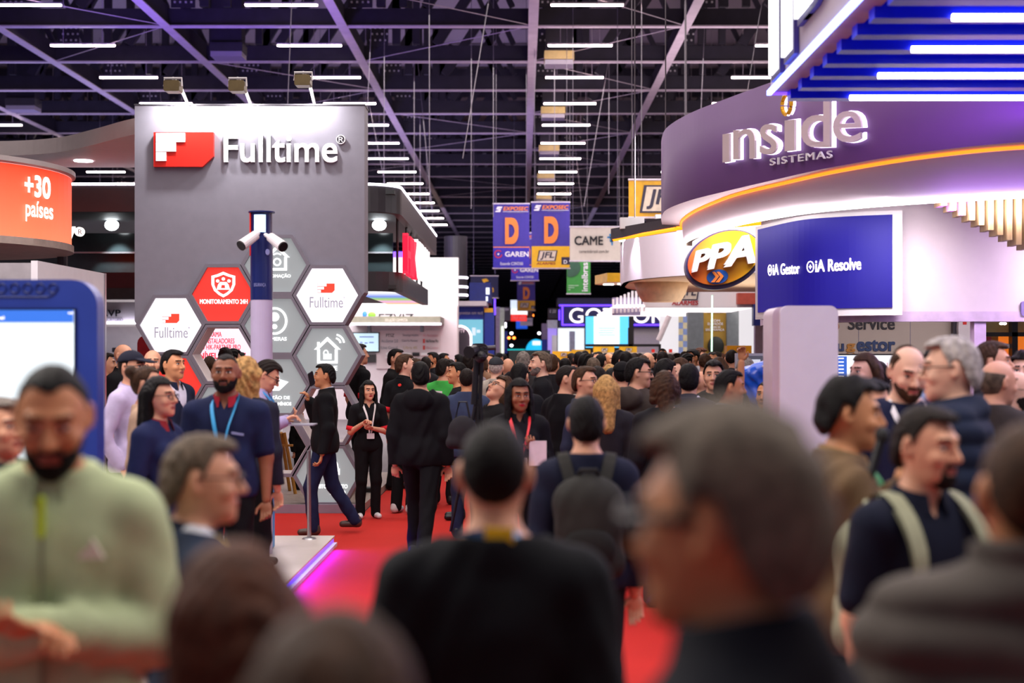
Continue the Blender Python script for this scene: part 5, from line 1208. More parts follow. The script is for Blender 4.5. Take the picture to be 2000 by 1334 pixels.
def make_person(f, h=.010, hh=.006):
    """returns list of (part name, verts, faces, material key, face material index) in the person's own frame for stature 1.75"""
    out = []
    L = limb_pts(f); tp = torso_prims(f); seed = f.get('seed', 1)
    yaw, pitch, roll = (list(f.get('head', (0, 0)))+[0])[:3]
    R = rotm(yaw, pitch, roll); lean = f.get('lean', 0)
    neck = [Prim('c', (0, .022, 1.43), tuple(R@(np.array((0, .008, 1.575))-NECK)+NECK), .058, .054, k=.03)]
    if f.get('fem'): neck[0].ra = .05; neck[0].rb = .046
    heads = [p.xf(R, NECK) for p in head_prims(f)]
    arms = []; hands = []
    for key in ('armR', 'armL'):
        sh, el, wr, s = L[key]; th = f.get('arm', 1.0)
        arms.append((Prim('c', sh, el, .054*th, .041*th, k=.03), Prim('c', el, wr, .041*th, .027, k=.02)))
        hands.append((wr, hand_prims(wr, wr-el, s, f.get('curl', 1.05))))
    legs = []
    for key in ('legR', 'legL'):
        hp, kn, an, s = L[key]; legs.append((Prim('c', hp, kn, .088, .056, k=.03), Prim('c', kn, an, .054, .038, k=.02)))
    body = tp+[p for a in arms for p in a]+[p for l in legs for p in l]+neck
    Vs, Qs, MIs = [], [], []
    def addb(V, Q, mi=None):
        n = sum(len(v) for v in Vs); Vs.append(V); Qs.append(Q+n); MIs.append(np.zeros(len(Q), int) if mi is None else mi)
    lo, hi = bounds(body); addb(*mesh_from(body, lo, hi, max(h, .011)))
    lo, hi = bounds(heads+neck); lo[2] = 1.44
    V, Q = mesh_from(tp[3:]+neck+heads, np.array((-.13, -.21, 1.44)) if abs(yaw) < 1 and not pitch else np.array((-.17, -.2, 1.44)), np.array((.17, .19, 1.80)), hh)
    cen = (V[Q].mean(1)-NECK)@R+NECK; mi = np.zeros(len(Q), int)
    ex = np.abs(np.abs(cen[:, 0])-.032); fr = cen[:, 1] < -.07
    mi[fr & (ex < .0125) & (np.abs(cen[:, 2]-1.642) < .0050-.16*ex)] = 2
    mi[fr & (ex < .0060) & (np.abs(cen[:, 2]-1.6425) < .0056)] = 3
    mi[fr & (ex < .0150) & (np.abs(cen[:, 2]-1.6485+.1*ex) < .0022)] = 3
    mi[fr & (ex < .021) & (np.abs(cen[:, 2]-1.668-.10*(.02-ex)) < .0048)] = 3
    mi[fr & (np.abs(cen[:, 0]) < .024) & (np.abs(cen[:, 2]-1.5725) < .0115-.18*np.abs(cen[:, 0])) & (cen[:, 1] < -.085)] = 1
    addb(V, Q, mi)
    for wr, hp_ in hands:
        if f.get('nohands'): continue
        lo, hi = bounds(hp_, .02); addb(*mesh_from(hp_, lo, hi, f.get('hres', .0055)))
    out.append(('body', np.concatenate(Vs), np.concatenate(Qs), 'skin', np.concatenate(MIs)))
    # ------- hair
    hs = f.get('hair')
    inv = lambda x, y, z: tuple(((np.stack([x, y, z], -1)-NECK)@R+NECK)[..., i] for i in range(3))
    hlo, hhi = np.array((-.2, -.22, 1.42)), np.array((.2, .22, 1.82))
    if hs and hs[0] not in ('bald', 'none', 'ring'):
        st = hs[0]; thick = {'buzz': .004, 'short': .010, 'wavy': .018, 'curly': .024, 'long': .016, 'bun': .010, 'thin': .006, 'bob': .02, 'longwavy': .022}[st]
        hp_ = [Prim('e', (0, .010, 1.652), (.078+thick*.75, .098+thick*.85, .099+thick*1.35), 0, k=.01)]
        if st in ('short', 'wavy', 'curly', 'thin'): hp_.append(Prim('e', (0, .055, 1.60), (.066+thick*.6, .052+thick*.5, .06), 0, k=.03))
        if st in ('wavy', 'short'): hp_.append(Prim('e', (.01, -.045, 1.725), (.055, .045, .022+thick*.5), 0, k=.03))
        if st in ('long', 'longwavy', 'bob'):
            zb = f.get('hairlen', 1.28) if st != 'bob' else 1.52
            hp_ += [Prim('c', (0, .06, 1.62), (0, .105, zb), .082, .06, k=.04)]+[Prim('c', (s*.075, .02, 1.66), (s*.088, .045, zb+.03), .034, .032, k=.04) for s in (1, -1)]
            if f.get('front'): hp_ += [Prim('c', (s*.085, -.01, 1.6), (s*.105, -.075, zb+.05), .03, .024, k=.03) for s in (1, -1)]
            hlo = np.array((-.24, -.24, zb-.14)); hhi = np.array((.24, .28, 1.82))
        if st == 'bun': hp_.append(Prim('e', (0, .11, 1.72), (.05, .045, .045), 0, k=.015))
        hp_ = [p.xf(R, NECK) if p.kind == 'e' or p.b[2] > 1.56 else Prim('c', R@(p.a-NECK)+NECK, p.b, p.ra, p.rb, p.k) for p in hp_]
        nz = folds(seed+5, {'curly': .010, 'longwavy': .011, 'wavy': .006, 'long': .003, 'bob': .005, 'short': .004}.get(st, .002), 2.6 if st in ('curly', 'wavy', 'longwavy') else 4.5)
        recede = .018 if st == 'thin' else 0
        long_ = st in ('long', 'longwavy', 'bob')
        def mod(F, x, y, z):
            X_, Y_, Z_ = inv(x, y, z)
            F = F+nz(X_, Y_, Z_)
            # hairline: open face, bare ear, nape
            ax = np.abs(X_)
            if not long_:
                line = np.interp(Y_, [-.3, -.036, -.014, -.002, .005, .034, .050, .075, .3], [1.721+recede, 1.721+recede, 1.676, 1.632, 1.668, 1.668, 1.61, 1.552, 1.546])
                line = line+np.where(Y_ < -.03, .55*np.maximum(ax-.042, 0)-.004*np.cos(X_*90), 0)
            else:
                line = np.interp(Y_, [-.3, -.03, .004, .02, .3], [1.718, 1.716, 1.60, 0.0, 0.0])-np.where(Y_ < -.03, .05*np.maximum(.02-ax, -.01), 0)
                if f.get('front'): line = np.where((ax > .071) & (Y_ > -.105), 0.0, line)
            if st == 'thin': line = np.where((Y_ < .05) & (Z_ > 1.715) & (np.abs(X_) < .06), 2.0, line)
            return np.maximum(F, (line-Z_)*.8)
        out.append(('hair', *mesh_from(hp_, hlo, hhi, hh, mod), 'hair', None))
    if hs and hs[0] == 'ring':      # bald crown with hair round the back
        hp_ = [Prim('e', (0, .012, 1.650), (.085, .105, .106), 0, k=.01).xf(R, NECK)]
        def mod(F, x, y, z):
            X_, Y_, Z_ = inv(x, y, z); return np.maximum(np.maximum(F, Z_-1.675-.02*np.sin(40*X_)*.1), np.maximum(1.56-Z_, .02-Y_+np.where(Z_ < 1.655, .01, -.0)))
        out.append(('hair', *mesh_from(hp_, hlo, hhi, hh, mod), 'hair', None))
    if f.get('beard'):
        t = f['beard']; bp = [p.grow(t) for p in head_prims(f)[1:4]]+[Prim('e', (0, -.092, 1.588), (.030, .014, .007), 0, k=.006)]
        bp = [p.xf(R, NECK) for p in bp]; go = f.get('goatee')
        nb = folds(seed+9, .0015, 5)
        def mod(F, x, y, z):
            X_, Y_, Z_ = inv(x, y, z); side = np.clip(np.abs(X_)-.032, 0, 1)
            top = np.where(np.abs(X_) < .030, 1.596, 1.573+side*2.0); F = np.maximum(F+nb(X_, Y_, Z_), Z_-np.minimum(top, 1.63))
            F = np.maximum(F, Y_-.004); lip = np.maximum(np.abs(X_)-.024, np.maximum(1.560-Z_, Z_-1.583)); F = np.maximum(F, -lip)
            F = np.maximum(F, -(np.maximum(np.maximum(np.abs(X_)-.019, Z_-1.64), 1.592-Z_)))
            if go: F = np.maximum(F, np.abs(X_)-.036)
            return F
        out.append(('beard', *mesh_from(bp, hlo, hhi, hh*.85, mod), 'beard', None))
    if f.get('cap'):
        cp = [Prim('e', (0, .008, 1.668), (.090, .110, .098), 0, k=.005).xf(R, NECK)]
        br = Prim('e', (0, -.115, 1.688), (.075, .080, .011), 0, k=.01, R=rotm(0, 12, 0)).xf(R, NECK)
        def mod(F, x, y, z):
            X_, Y_, Z_ = inv(x, y, z); return np.minimum(np.maximum(F, 1.683-.10*Y_*(1)-Z_), br.d(np.stack([x, y, z], -1)))
        out.append(('cap', *mesh_from(cp, np.array((-.2, -.28, 1.55)), np.array((.2, .2, 1.82)), hh, mod), 'cap', None))
    # ------- clothes
    top = f.get('top', ('shirt', '#20263a')); kind = top[0]
    t = {'tee': .010, 'polo': .011, 'shirt': .013, 'sweater': .018, 'jacket': .022, 'hoodie': .026, 'blazer': .020, 'puffer': .034, 'coat': .026}[kind]
    short = kind in ('tee', 'polo'); hem = {'tee': .86, 'polo': .86, 'shirt': .86, 'sweater': .88, 'jacket': .84, 'hoodie': .84, 'blazer': .78, 'puffer': .84, 'coat': .70}[kind]; hem = f.get('hem', hem)
    cl = [p.grow(t) for p in tp]; sl = []
    for (ua, fa) in arms:
        if short:
            e = ua.a+(ua.b-ua.a)*.78; sl.append(Prim('c', ua.a, e, ua.ra+t+.004, ua.rb+t+.012, k=.03))
        else:
            sl += [Prim('c', ua.a, ua.b, ua.ra+t, ua.rb+t+.006, k=.03), Prim('c', fa.a, fa.a+(fa.b-fa.a)*.97, fa.ra+t+.004, fa.rb+t+.008, k=.03)]
    if kind in ('coat', 'blazer', 'jacket', 'hoodie', 'puffer', 'sweater', 'shirt', 'tee', 'polo'):
        fm = f.get('fem', 0); cl.append(Prim('c', (-.075+.015*fm, .005, .98), (.075-.015*fm, .005, .98), .105+t-.01*fm, k=.05)); cl.append(Prim('c', (-.085+.025*fm, .005, hem+.04), (.085-.025*fm, .005, hem+.04), .098+t-.012*fm, k=.06))
    colh = {'tee': 1.484, 'polo': 1.495, 'shirt': 1.497, 'sweater': 1.488, 'jacket': 1.505, 'hoodie': 1.485, 'blazer': 1.49, 'puffer': 1.525, 'coat': 1.50}[kind]+f.get('collar_up', 0)
    cl.append(Prim('c', (0, .022, 1.44), (0, .010, 1.56), .066+t*.6, .066+t*.5, k=.03))
    if kind == 'hoodie' or f.get('hood'): cl += [Prim('e', (0, .120, 1.425), (.140, .072, .10), 0, k=.02), Prim('c', (-.09, .03, 1.47), (.09, .03, 1.47), .045, k=.03)]
    fo = folds(seed, {'tee': .004, 'polo': .004, 'shirt': .005, 'sweater': .005, 'jacket': .007, 'hoodie': .008, 'blazer': .004, 'puffer': .003, 'coat': .006}[kind])
    vopen = f.get('open')
    def mod(F, x, y, z):
        F = F+fo(x, y, z)
        if kind == 'puffer': F = F-.015*np.abs(np.sin(z*PI/.085))
        F = np.maximum(F, hem-z+.004*np.sin(9*x))
        rn = np.sqrt(x*x+(y-.005)**2); F = np.maximum(F, np.where(rn < .115, z-(colh+.22*np.clip(y, -.09, .05)), -1.))
        neckhole = rn-.060
        F = np.maximum(F, -np.maximum(neckhole, colh-.03-z))
        if short or kind in ('shirt', 'blazer'):
            F = np.maximum(F, -np.maximum(np.maximum(y+.03, np.abs(x)-np.clip((z-(1.41 if kind != 'blazer' else 1.24))*.45, 0, .08)), (1.41 if kind != 'blazer' else 1.24)-z))
        if vopen: F = np.maximum(F, -np.maximum(np.maximum(y+.01, np.abs(x)-(vopen[0]+vopen[1]*np.clip(z-.9, 0, .6))), vopen[2]-z))
        return F
    ap = cl+sl; lo, hi = bounds(ap, .05); lo[2] = hem-.04; lo[1] -= 0
    out.append(('top', *mesh_from(ap, lo, hi, h, mod), 'top', None))
    if f.get('inner') or kind == 'blazer':
        t2 = .010; il = [p.grow(t2) for p in tp]+[Prim('c', (0, .022, 1.44), (0, .012, 1.55), .066, .062, k=.02)]
        fo2 = folds(seed+2, .002)
        def mod2(F, x, y, z):
            F = np.maximum(F+fo2(x, y, z), .87-z); F = np.maximum(F, z-(1.508+.25*np.clip(y, -.08, .05)))
            F = np.maximum(F, -np.maximum(np.sqrt(x*x+(y-.005)**2)-.056, 1.475-z)); return np.maximum(F, -np.maximum(np.maximum(y+.03, np.abs(x)-np.clip((z-1.42)*.5, 0, .06)), 1.42-z))
        lo, hi = bounds(il, .03); lo[2] = .84
        out.append(('shirt', *mesh_from(il, lo, hi, max(h, .009), mod2), 'inner', None))
    if kind in ('shirt', 'polo', 'blazer') or f.get('collar'):    # folded collar
        b = MB(); n = 20
        for (r0, z0), (r1, z1) in (((.071, 1.505), (.084, 1.472)),):
            A = []; Bq = []
            for k in range(n+1):
                a = -PI/2+.35+(2*PI-.7)*k/n; cz = .022*math.sin(a)
                A.append((r0*math.cos(a), .008+r0*1.05*math.sin(a), z0+cz)); Bq.append((r1*math.cos(a)*1.02, .01+r1*1.08*math.sin(a)-(.012 if k in (0, n) else 0), z1+cz*1.3-(.02 if k in (0, n, 1, n-1) else 0)))
            b.sheet(A, Bq); b.sheet([(x*1.05, y*1.05, z-.002) for x, y, z in Bq], [(x*1.05, y*1.05, z+.004) for x, y, z in A]); b.sheet(A[::-1], [(x*1.05, y*1.05, z+.004) for x, y, z in A][::-1])
        out.append(('collar', np.array(b.v), b.f, 'collar', None))
    # trousers
    tr = [p.grow(.012) for p in tp[:1]]+[Prim('c', (-.06, .005, 1.0), (.06, .005, 1.0), .10, k=.04)]
    for ua, fa in legs: tr += [Prim('c', ua.a, ua.b, ua.ra+.012, ua.rb+.016, k=.03), Prim('c', fa.a, fa.b+(fa.b-fa.a)*.04, fa.ra+.016, fa.rb+.024, k=.03)]
    fo3 = folds(seed+4, .006)
    def mod3(F, x, y, z): return np.maximum(F+fo3(x, y, z), z-1.03)
    lo, hi = bounds(tr, .03)
    out.append(('trousers', *mesh_from(tr, lo, hi, max(h, .010), mod3), 'bottom', None))
    for key in ('legR', 'legL'):
        hp, kn, an, s = L[key]; tip = np.array((s*.03, -.17, -.045)); up = 0
        sp_ = [Prim('c', an+np.array((0, .03, -.04)), an+np.array((s*.02, -.13, -.048)), .040, .034, k=.03), Prim('c', an+np.array((0, .02, .0)), an+np.array((0, .02, -.03)), .046, .044, k=.03)]
        zf = an[2]-.085
        def mod4(F, x, y, z): return np.maximum(F, zf+.004-z)
        lo, hi = bounds(sp_, .02); out.append(('shoe', *mesh_from(sp_, lo, hi, max(h*.8, .007), mod4), 'shoe', None))
    # ------- extras
    hx = lambda p: R@(np.array(p)-NECK)+NECK
    if f.get('glasses'):
        b = MB()
        for s in (1, -1):
            b.path([hx((s*.034+.025*math.cos(a), -.112+.012*abs(math.cos(a)), 1.640+.017*math.sin(a))) for a in np.linspace(0, 2*PI, 17)[:-1]], .0028*f.get('rim', 1), 6, True)
            b.path([hx((s*.059, -.100, 1.646)), hx((s*.080, -.05, 1.648)), hx((s*.086, .012, 1.645))], .0026*f.get('rim', 1), 6)
        b.path([hx((-.010, -.113, 1.645)), hx((0, -.116, 1.648)), hx((.010, -.113, 1.645))], .0026, 6); out.append(('glasses', np.array(b.v), b.f, 'glasses', None))
    if f.get('lanyard'):
        b = MB(); yb = -.135-t-f.get('belly', 0)*.6
        zl = f.get('lanz', 1.16)
        pts = [(-.012, yb, zl), (-.04, yb+.004, 1.30), (-.07, -.075-t, 1.42), (-.075, -.01, 1.485), (-.05, .075, 1.502), (0, .092, 1.508), (.05, .075, 1.502), (.075, -.01, 1.485), (.07, -.075-t, 1.42), (.04, yb+.004, 1.30), (.012, yb, zl)]
        C_ = catmull(pts, 4); b.sheet([c+np.array((.009, 0, .010)) for c in C_], [c-np.array((.009, 0, .010)) for c in C_])
        b2 = [c*np.array((1.04, 1.04, 1))+np.array((0, 0, 0)) for c in C_]; b.sheet([c-np.array((.009, 0, .010)) for c in b2], [c+np.array((.009, 0, .010)) for c in b2])
        out.append(('lanyard', np.array(b.v), b.f, 'lanyard', None))
        b = MB().rbox(-.048, .048, yb-.012, yb-.004, zl-.075, zl-.005, .006); out.append(('badge', np.array(b.v), b.f, 'badge', None))
    if f.get('sleeveband') and short:
        b = MB()
        for (ua, fa) in arms:
            e = ua.a+(ua.b-ua.a)*.74; e2 = ua.a+(ua.b-ua.a)*.93; b.tube(e, e2, ua.rb+t+.018, ua.rb+t+.016, 20)
        out.append(('sleeve_band', np.array(b.v), b.f, 'band', None))
    if f.get('watch'):
        sh, el, wr, s = L[f['watch']]; d = (wr-el)/np.linalg.norm(wr-el); b = MB(); c_ = wr+d*.006
        b.tube(c_-d*.014, c_+d*.014, .036, .034, 20); out.append(('watch', np.array(b.v), b.f, 'watch', None))
    if f.get('backpack'):
        b = MB()
        bp = [Prim('e', (0, .215, 1.18), (.155, .10, .24), 0, k=.02), Prim('c', (-.085, .20, 1.02), (.085, .20, 1.02), .085, k=.06), Prim('c', (-.08, .20, 1.30), (.08, .20, 1.30), .075, k=.06)]
        lo, hi = bounds(bp, .03)
        fo5 = folds(seed+6, .003)
        out.append(('pack_body', *mesh_from(bp, lo, hi, .009, lambda F, x, y, z: np.maximum(F+fo5(x, y, z), .125-y)), 'pack', None))
        pk = [Prim('e', (0, .295, 1.09), (.12, .045, .10), 0, k=.02)]
        lo, hi = bounds(pk, .03); out.append(('pack_pocket', *mesh_from(pk, lo, hi, .008), 'pack2', None))
        b.path([(-.05, .21, 1.40), (-.035, .24, 1.435), (.035, .24, 1.435), (.05, .21, 1.40)], .011, 8); out.append(('pack_handle', np.array(b.v), b.f, 'pack2', None))
        b = MB()
        for s in (1, -1):
            Cq = catmull([(s*.075, .15, 1.36), (s*.105, .10, 1.45+t), (s*.115, .0, 1.462+t), (s*.125, -.105-t, 1.38), (s*.135, -.150-t, 1.25), (s*.185, -.10-t, 1.10), (s*.19, .10, 1.02)], 4)
            for c0, c1 in zip(Cq[:-1], Cq[1:]):
                pass
            b.sheet([c+np.array((-.026*s, 0, .004)) for c in Cq], [c+np.array((.026*s, 0, -.004)) for c in Cq]); b.sheet([c+np.array((.026*s, -.012, .008)) for c in Cq], [c+np.array((-.026*s, -.012, .016)) for c in Cq])
        out.append(('pack_strap', np.array(b.v), b.f, 'pack', None))
    return out, L
KEYN = {'top': {'tee': 't_shirt', 'polo': 'polo_shirt', 'shirt': 'button_shirt'}}
def person(px, top_y, Y, face, f, label, base=0.012, h=None, cat='person', group=None, dx=0):
    """px, top_y: where the crown of the head stands in the view at depth Y; face: 0 towards the camera, 90 to the right, 180 away"""
    STAND.append((X(px, Y), Y)); stature = (Z(top_y, Y)-base)
    s = stature/1.757
    f = dict(f); PEOPLE_SEED[0] += 3; f.setdefault('seed', PEOPLE_SEED[0])
    near = Y < 9
    parts, L = make_person(f, h or (.009 if near else .011), .0055 if near else .0065)
    o = root('person', (X(px, Y), Y, base), label, cat, group, rz=math.radians(face))
    o.scale = (s, s, s)
    top = f.get('top', ('shirt', '#20263a'))
    mats = {'top': cloth(top[1]), 'bottom': cloth(f.get('bottom', '#17171d')), 'shoe': M('shoe_'+f.get('shoe', '#141215').strip('#'), f.get('shoe', '#141215'), .4, var=.1),
            'inner': cloth(f.get('inner', '#d8d6de')), 'collar': cloth(f.get('collar', top[1] if top[0] != 'blazer' else top[1])), 'cap': cloth(f.get('cap', '#222')) if f.get('cap') else None,
            'glasses': black, 'lanyard': M('lanyard_'+str(f.get('lanyard')).strip('#'), f.get('lanyard') or '#fff', .5, var=.05) if f.get('lanyard') else None, 'badge': white,
            'band': cloth(f.get('sleeveband') or '#c02028'), 'watch': M('watch_white', '#e4e2e4', .3), 'pack': cloth(f.get('backpack') or '#333333'), 'pack2': cloth(f.get('pack2', f.get('backpack') or '#2a2a2a'))}
    sk = skin_mat(f.get('skin', 'olive')); hc = (f.get('hair') or ('short', 'dark')); hm = hair_mat(hc[1] if len(hc) > 1 else 'dark')
    brow = hair_mat(f.get('beardc', hc[1] if len(hc) > 1 and hc[1] not in ('silver',) else 'pepper'))
    lips = M('lips_'+f.get('skin', 'olive'), {'light': '#a85a50', 'pale': '#b86860', 'tan': '#8a4a40', 'olive': '#98544a', 'brown': '#64352c', 'dark': '#4a2822'}[f.get('skin', 'olive')], .4, var=.05)
    if f.get('lips'): lips = M('lipstick', f['lips'], .35, var=.03)
    eye = M('eye_white', '#d8d0cc', .25, var=.03)
    nm = {'top': {'tee': 't_shirt', 'polo': 'polo_shirt', 'shirt': 'shirt', 'sweater': 'sweater', 'jacket': 'jacket', 'hoodie': 'hooded_jacket', 'blazer': 'blazer', 'puffer': 'padded_jacket', 'coat': 'coat'}[top[0]]}
    for name, V, Q, key, mi in parts:
        if not len(V): continue
        if key == 'skin': link('body', V, Q, [sk, lips, eye, brow], o, True, True, mi)
        else: link(nm.get(name, name), V, Q, {'hair': hm, 'beard': brow}.get(key) or mats[key], o, key not in ('badge',), True)
    o['_s'] = s
    o['_l'] = 0
    del o['_s']; del o['_l']
    a = math.radians(face); Rz = np.array([[math.cos(a), -math.sin(a), 0], [math.sin(a), math.cos(a), 0], [0, 0, 1]])
    tow = lambda p: tuple(np.array((X(px, Y), Y, base))+s*(Rz@np.array(p)))
    return o, L, tow

CROWD = {}
def free_depth(px, Y):
    for k in range(20):
        x = X(px, Y)
        if all(abs(x-a) > .56 or abs(Y-b) > .5 for a, b in STAND): break
        Y += .2
    STAND.append((X(px, Y), Y)); return Y
def crowd(px, top_y, Y, face, var, label, colours, group, base=0.012):
    """people far back: body built once per variant, copies share it and carry their own clothes colours"""
    f = VARS[var]; Y = free_depth(px, Y)
    if var not in CROWD:
        parts, L = make_person(f, .013, .0075); st = []
        for name, V, Q, key, mi in parts:
            if not len(V) or name in ('badge',): continue
            nmat = 4 if key == 'skin' else 1
            me = bpy.data.meshes.new(name); me.from_pydata(V.tolist(), [], [list(map(int, q)) for q in Q])
            for k in range(nmat): me.materials.append(white)
            if mi is not None: me.polygons.foreach_set('material_index', np.asarray(mi, np.int32))
            me.polygons.foreach_set('use_smooth', np.ones(len(me.polygons), bool)); me.update(); st.append((name, me, key))
        CROWD[var] = st
    s = (Z(top_y, Y)-base)/1.757
    o = root('person', (X(px, Y), Y, base), label, 'person', group, rz=math.radians(face)); o.scale = (s, s, s)
    topc, botc, skin, hairc = colours
    nm = {'polo': 'polo_shirt', 'jacket': 'jacket', 'tee': 't_shirt', 'hoodie': 'hooded_jacket', 'blazer': 'blazer', 'shirt': 'shirt', 'sweater': 'sweater', 'coat': 'coat'}
    for name, me, key in CROWD[var]:
        q = bpy.data.objects.new(nm[f['top'][0]] if key == 'top' else name, me); C.objects.link(q); q.parent = o
        ms = [skin_mat(skin), M('lips_crowd', '#8a4a44', .4), M('eye_white', '#d8d0cc', .25), hair_mat('dark')] if key == 'skin' else \
             [{'hair': hair_mat(hairc), 'beard': hair_mat('dark'), 'top': cloth(topc), 'bottom': cloth(botc), 'collar': cloth(topc), 'inner': cloth('#d8d6de'), 'cap': cloth('#26262c')}.get(key, black)]
        for k, m_ in enumerate(ms): q.material_slots[k].link = 'OBJECT'; q.material_slots[k].material = m_
    return o
VARS = {
 'man': dict(hair=('short', 'dark'), top=('jacket', '#222'), seed=101), 'man2': dict(hair=('short', 'dark'), top=('polo', '#222'), seed=104, head=(30, 5)),
 'man3': dict(hair=('buzz', 'dark'), top=('hoodie', '#222'), seed=107, beard=.005, head=(-15, 8)), 'man4': dict(hair=('wavy', 'dark'), top=('shirt', '#222'), seed=110, head=(-30, 0)),
 'bald': dict(hair=('ring', 'dark'), top=('polo', '#222'), seed=113), 'woman': dict(hair=('long', 'dark'), top=('sweater', '#222'), fem=1, seed=116),
 'woman2': dict(hair=('bob', 'dark'), top=('tee', '#222'), fem=1, seed=119, head=(20, 4)), 'cap': dict(hair=('buzz', 'dark'), cap='#26262c', top=('tee', '#222'), seed=122)}
# ---------------------------------------------------------------- the visitors
PB = .105
# --- nearest row
_, LL, tw = person(106, 697, 3.3, 8, dict(hair=('buzz', 'black'), beard=.006, skin='tan', top=('jacket', '#a9b68f'), hem=.70, collar='#8f9c7a', armR='cross', armL='cross', head=(4, 20), watch='armR', wide=1.02, lean=0, bottom='#2a2c34', curl=.9),
    'person in a pale sage zip jacket looking down at their hands, left front', PB)
pj = bpy.context.scene.objects
def child(o, name, mb, mat, smooth=False): return mb.build(name, mat, o, smooth, local=True)
o = _
child(o, 'zip_pull', MB().rbox(-.008, .008, -.165, -.150, 1.36, 1.45, .006), M('lime_tag', '#b8e020', .4))
child(o, 'zip', MB().box(-.004, .004, -.152, -.140, .9, 1.37), M('zip_grey', '#7a8468', .5))
child(o, 'chest_mark', MB().prism([(.075, 1.31), (.135, 1.31), (.12, 1.335), (.108, 1.355), (.1, 1.338), (.09, 1.33)], lambda u, v, q: (u, q, v), -.152, -.140), M('pale_print', '#dfe0cc', .5))
person(4, 778, 5.4, 60, dict(hair=('short', 'grey'), skin='light', top=('jacket', '#2c2f3c')), 'grey-haired person half cut off by the left edge, behind the sage jacket', PB)
person(388, 850, 3.75, 118, dict(hair=('short', 'pepper'), skin='light', top=('blazer', '#1e2f4e'), inner='#d8dae4', collar='#1a2742', lanyard='#d8b820', head=(-16, 4), bottom='#1a2238', glasses=1, lanz=1.2), 'grey-haired person in a navy blazer with yellow neck lanyard, seen from behind', 0.012)
person(468, 1078, 1.95, 205, dict(hair=('bob', 'chestnut'), fem=1, skin='pale', top=('sweater', '#2a1c24'), head=(14, 6)), 'brown bob-haired person very close and blurred at the bottom')
person(650, 1222, 1.32, 175, dict(hair=('wavy', 'brown'), fem=1, skin='light', top=('jacket', '#241c20')), 'crown of a dark brown head at the bottom edge, very blurred')
_, LL, tw = person(966, 822, 3.2, 180, dict(hair=('buzz', 'black'), skin='light', top=('sweater', '#14171f'), wide=1.13, arm=1.12, lanyard='#4d8cc0', bottom='#14141a'), 'person in a black sweater seen from behind, big at the centre front')
child(_, 'lanyard_print', MB().prism([(-.045, 1.488), (.02, 1.491), (.02, 1.524), (-.045, 1.521)], lambda u, v, q: (u, q, v), .093, .101), M('lanyard_yellow', '#e0c018', .5))
person(1432, 806, 1.62, -118, dict(hair=('wavy', 'salt'), skin='tan', glasses=1, rim=2.4, collar_up=.035, top=('coat', '#171a28'), head=(-8, 4), wide=1.05, fat=1.04), 'grey-haired person in glasses and dark coat, huge and blurred at right front')
person(2012, 822, 2.35, 172, dict(hair=('buzz', 'brown'), skin='tan', top=('puffer', '#665d56'), collar_up=.03, wide=1.1, arm=1.1), 'person in a quilted grey-brown jacket cut off by the right edge')
_, LL, tw = person(1800, 793, 4.3, 22, dict(hair=('short', 'dark'), skin='light', beard=.005, goatee=1, top=('polo', '#141c38'), head=(18, 6), backpack='#8d8f78', pack2='#a3a58c', bottom='#24262e'), 'goateed person in a navy polo with pale backpack straps, right')
person(1652, 738, 5.0, 84, dict(hair=('wavy', 'black'), skin='olive', top=('jacket', '#86663f'), armL='chin', lanyard='#2c8a4c', head=(0, 6), collar='#9a7a50'), 'dark-haired person in a tan jacket talking into a black microphone')
def held(name, mb, mat, label, cat): return tag(mb.build(name, mat), label, cat)
xm, ym, zm = X(1712, 4.9), 4.84, Z(888, 4.9)
mic = root('microphone', (xm, ym, zm), 'black hand microphone held at the chin of the person in tan', 'microphone')
MB().tube((xm+.0, ym, zm+.055), (xm-.05, ym-.02, zm-.10), .017, .013, 12).build('handle', black, mic); MB().ell((xm+.004, ym, zm+.07), (.026, .026, .03)).build('head', M('mic_mesh', '#17171a', .6, bump=.6), mic)
person(1766, 668, 7.2, 4, dict(hair=('thin', 'brown'), skin='pale', beard=.005, top=('sweater', '#1d2552'), lanyard='#e4e0e8', head=(2, 20), lanz=1.2), 'bearded person in a navy sweater looking down, white lanyard, right')
person(1862, 658, 6.0, -112, dict(hair=('short', 'silver'), skin='pale', glasses=1, top=('puffer', '#1d2c4a'), wide=1.08, armL='hip', head=(6, 4)), 'silver-haired person with glasses in a dark blue padded jacket facing left')
person(1830, 674, 8.4, -20, dict(hair=('short', 'black'), skin='tan', beard=.008, top=('shirt', '#8a9cc8'), head=(10, 10)), 'dark-bearded person in a light blue shirt hidden behind the silver-haired one')
person(1938, 668, 9.2, 78, dict(hair=('short', 'brown'), skin='light', top=('tee', '#2c2830')), 'brown-haired person facing right before the orange posters')
person(1938, 700, 7.9, 150, dict(hair=('ring', 'pepper'), skin='light', top=('jacket', '#4a403c'), head=(-40, 10), wide=1.05), 'balding person in a brown leather jacket turned away, right edge')
person(1980, 722, 8.6, 70, dict(hair=('ring', 'dark'), skin='pale', glasses=1, beard=.006, top=('tee', '#c8d0b8'), head=(0, 8)), 'bald bearded person with glasses at the far right edge')
person(1998, 690, 10.2, -25, dict(hair=('longwavy', 'dark'), fem=1, skin='pale', top=('sweater', '#3a2c34'), hairlen=1.4), 'curly dark-haired person facing left at the right edge')
person(1688, 692, 10.0, -62, dict(hair=('long', 'brown'), fem=1, skin='pale', top=('sweater', '#17161c'), hairlen=1.3), 'long brown-haired person facing left before the television with charts')
person(1714, 706, 11.2, 180, dict(hair=('short', 'dark'), skin='light', top=('jacket', '#1c1b22')), 'dark-jacketed person with back turned before the television with charts')
person(1702, 738, 8.0, 12, dict(hair=('short', 'black'), skin='light', top=('tee', '#23202a'), head=(0, 14)), 'short person whose forehead shows beside the navy sweater, right')
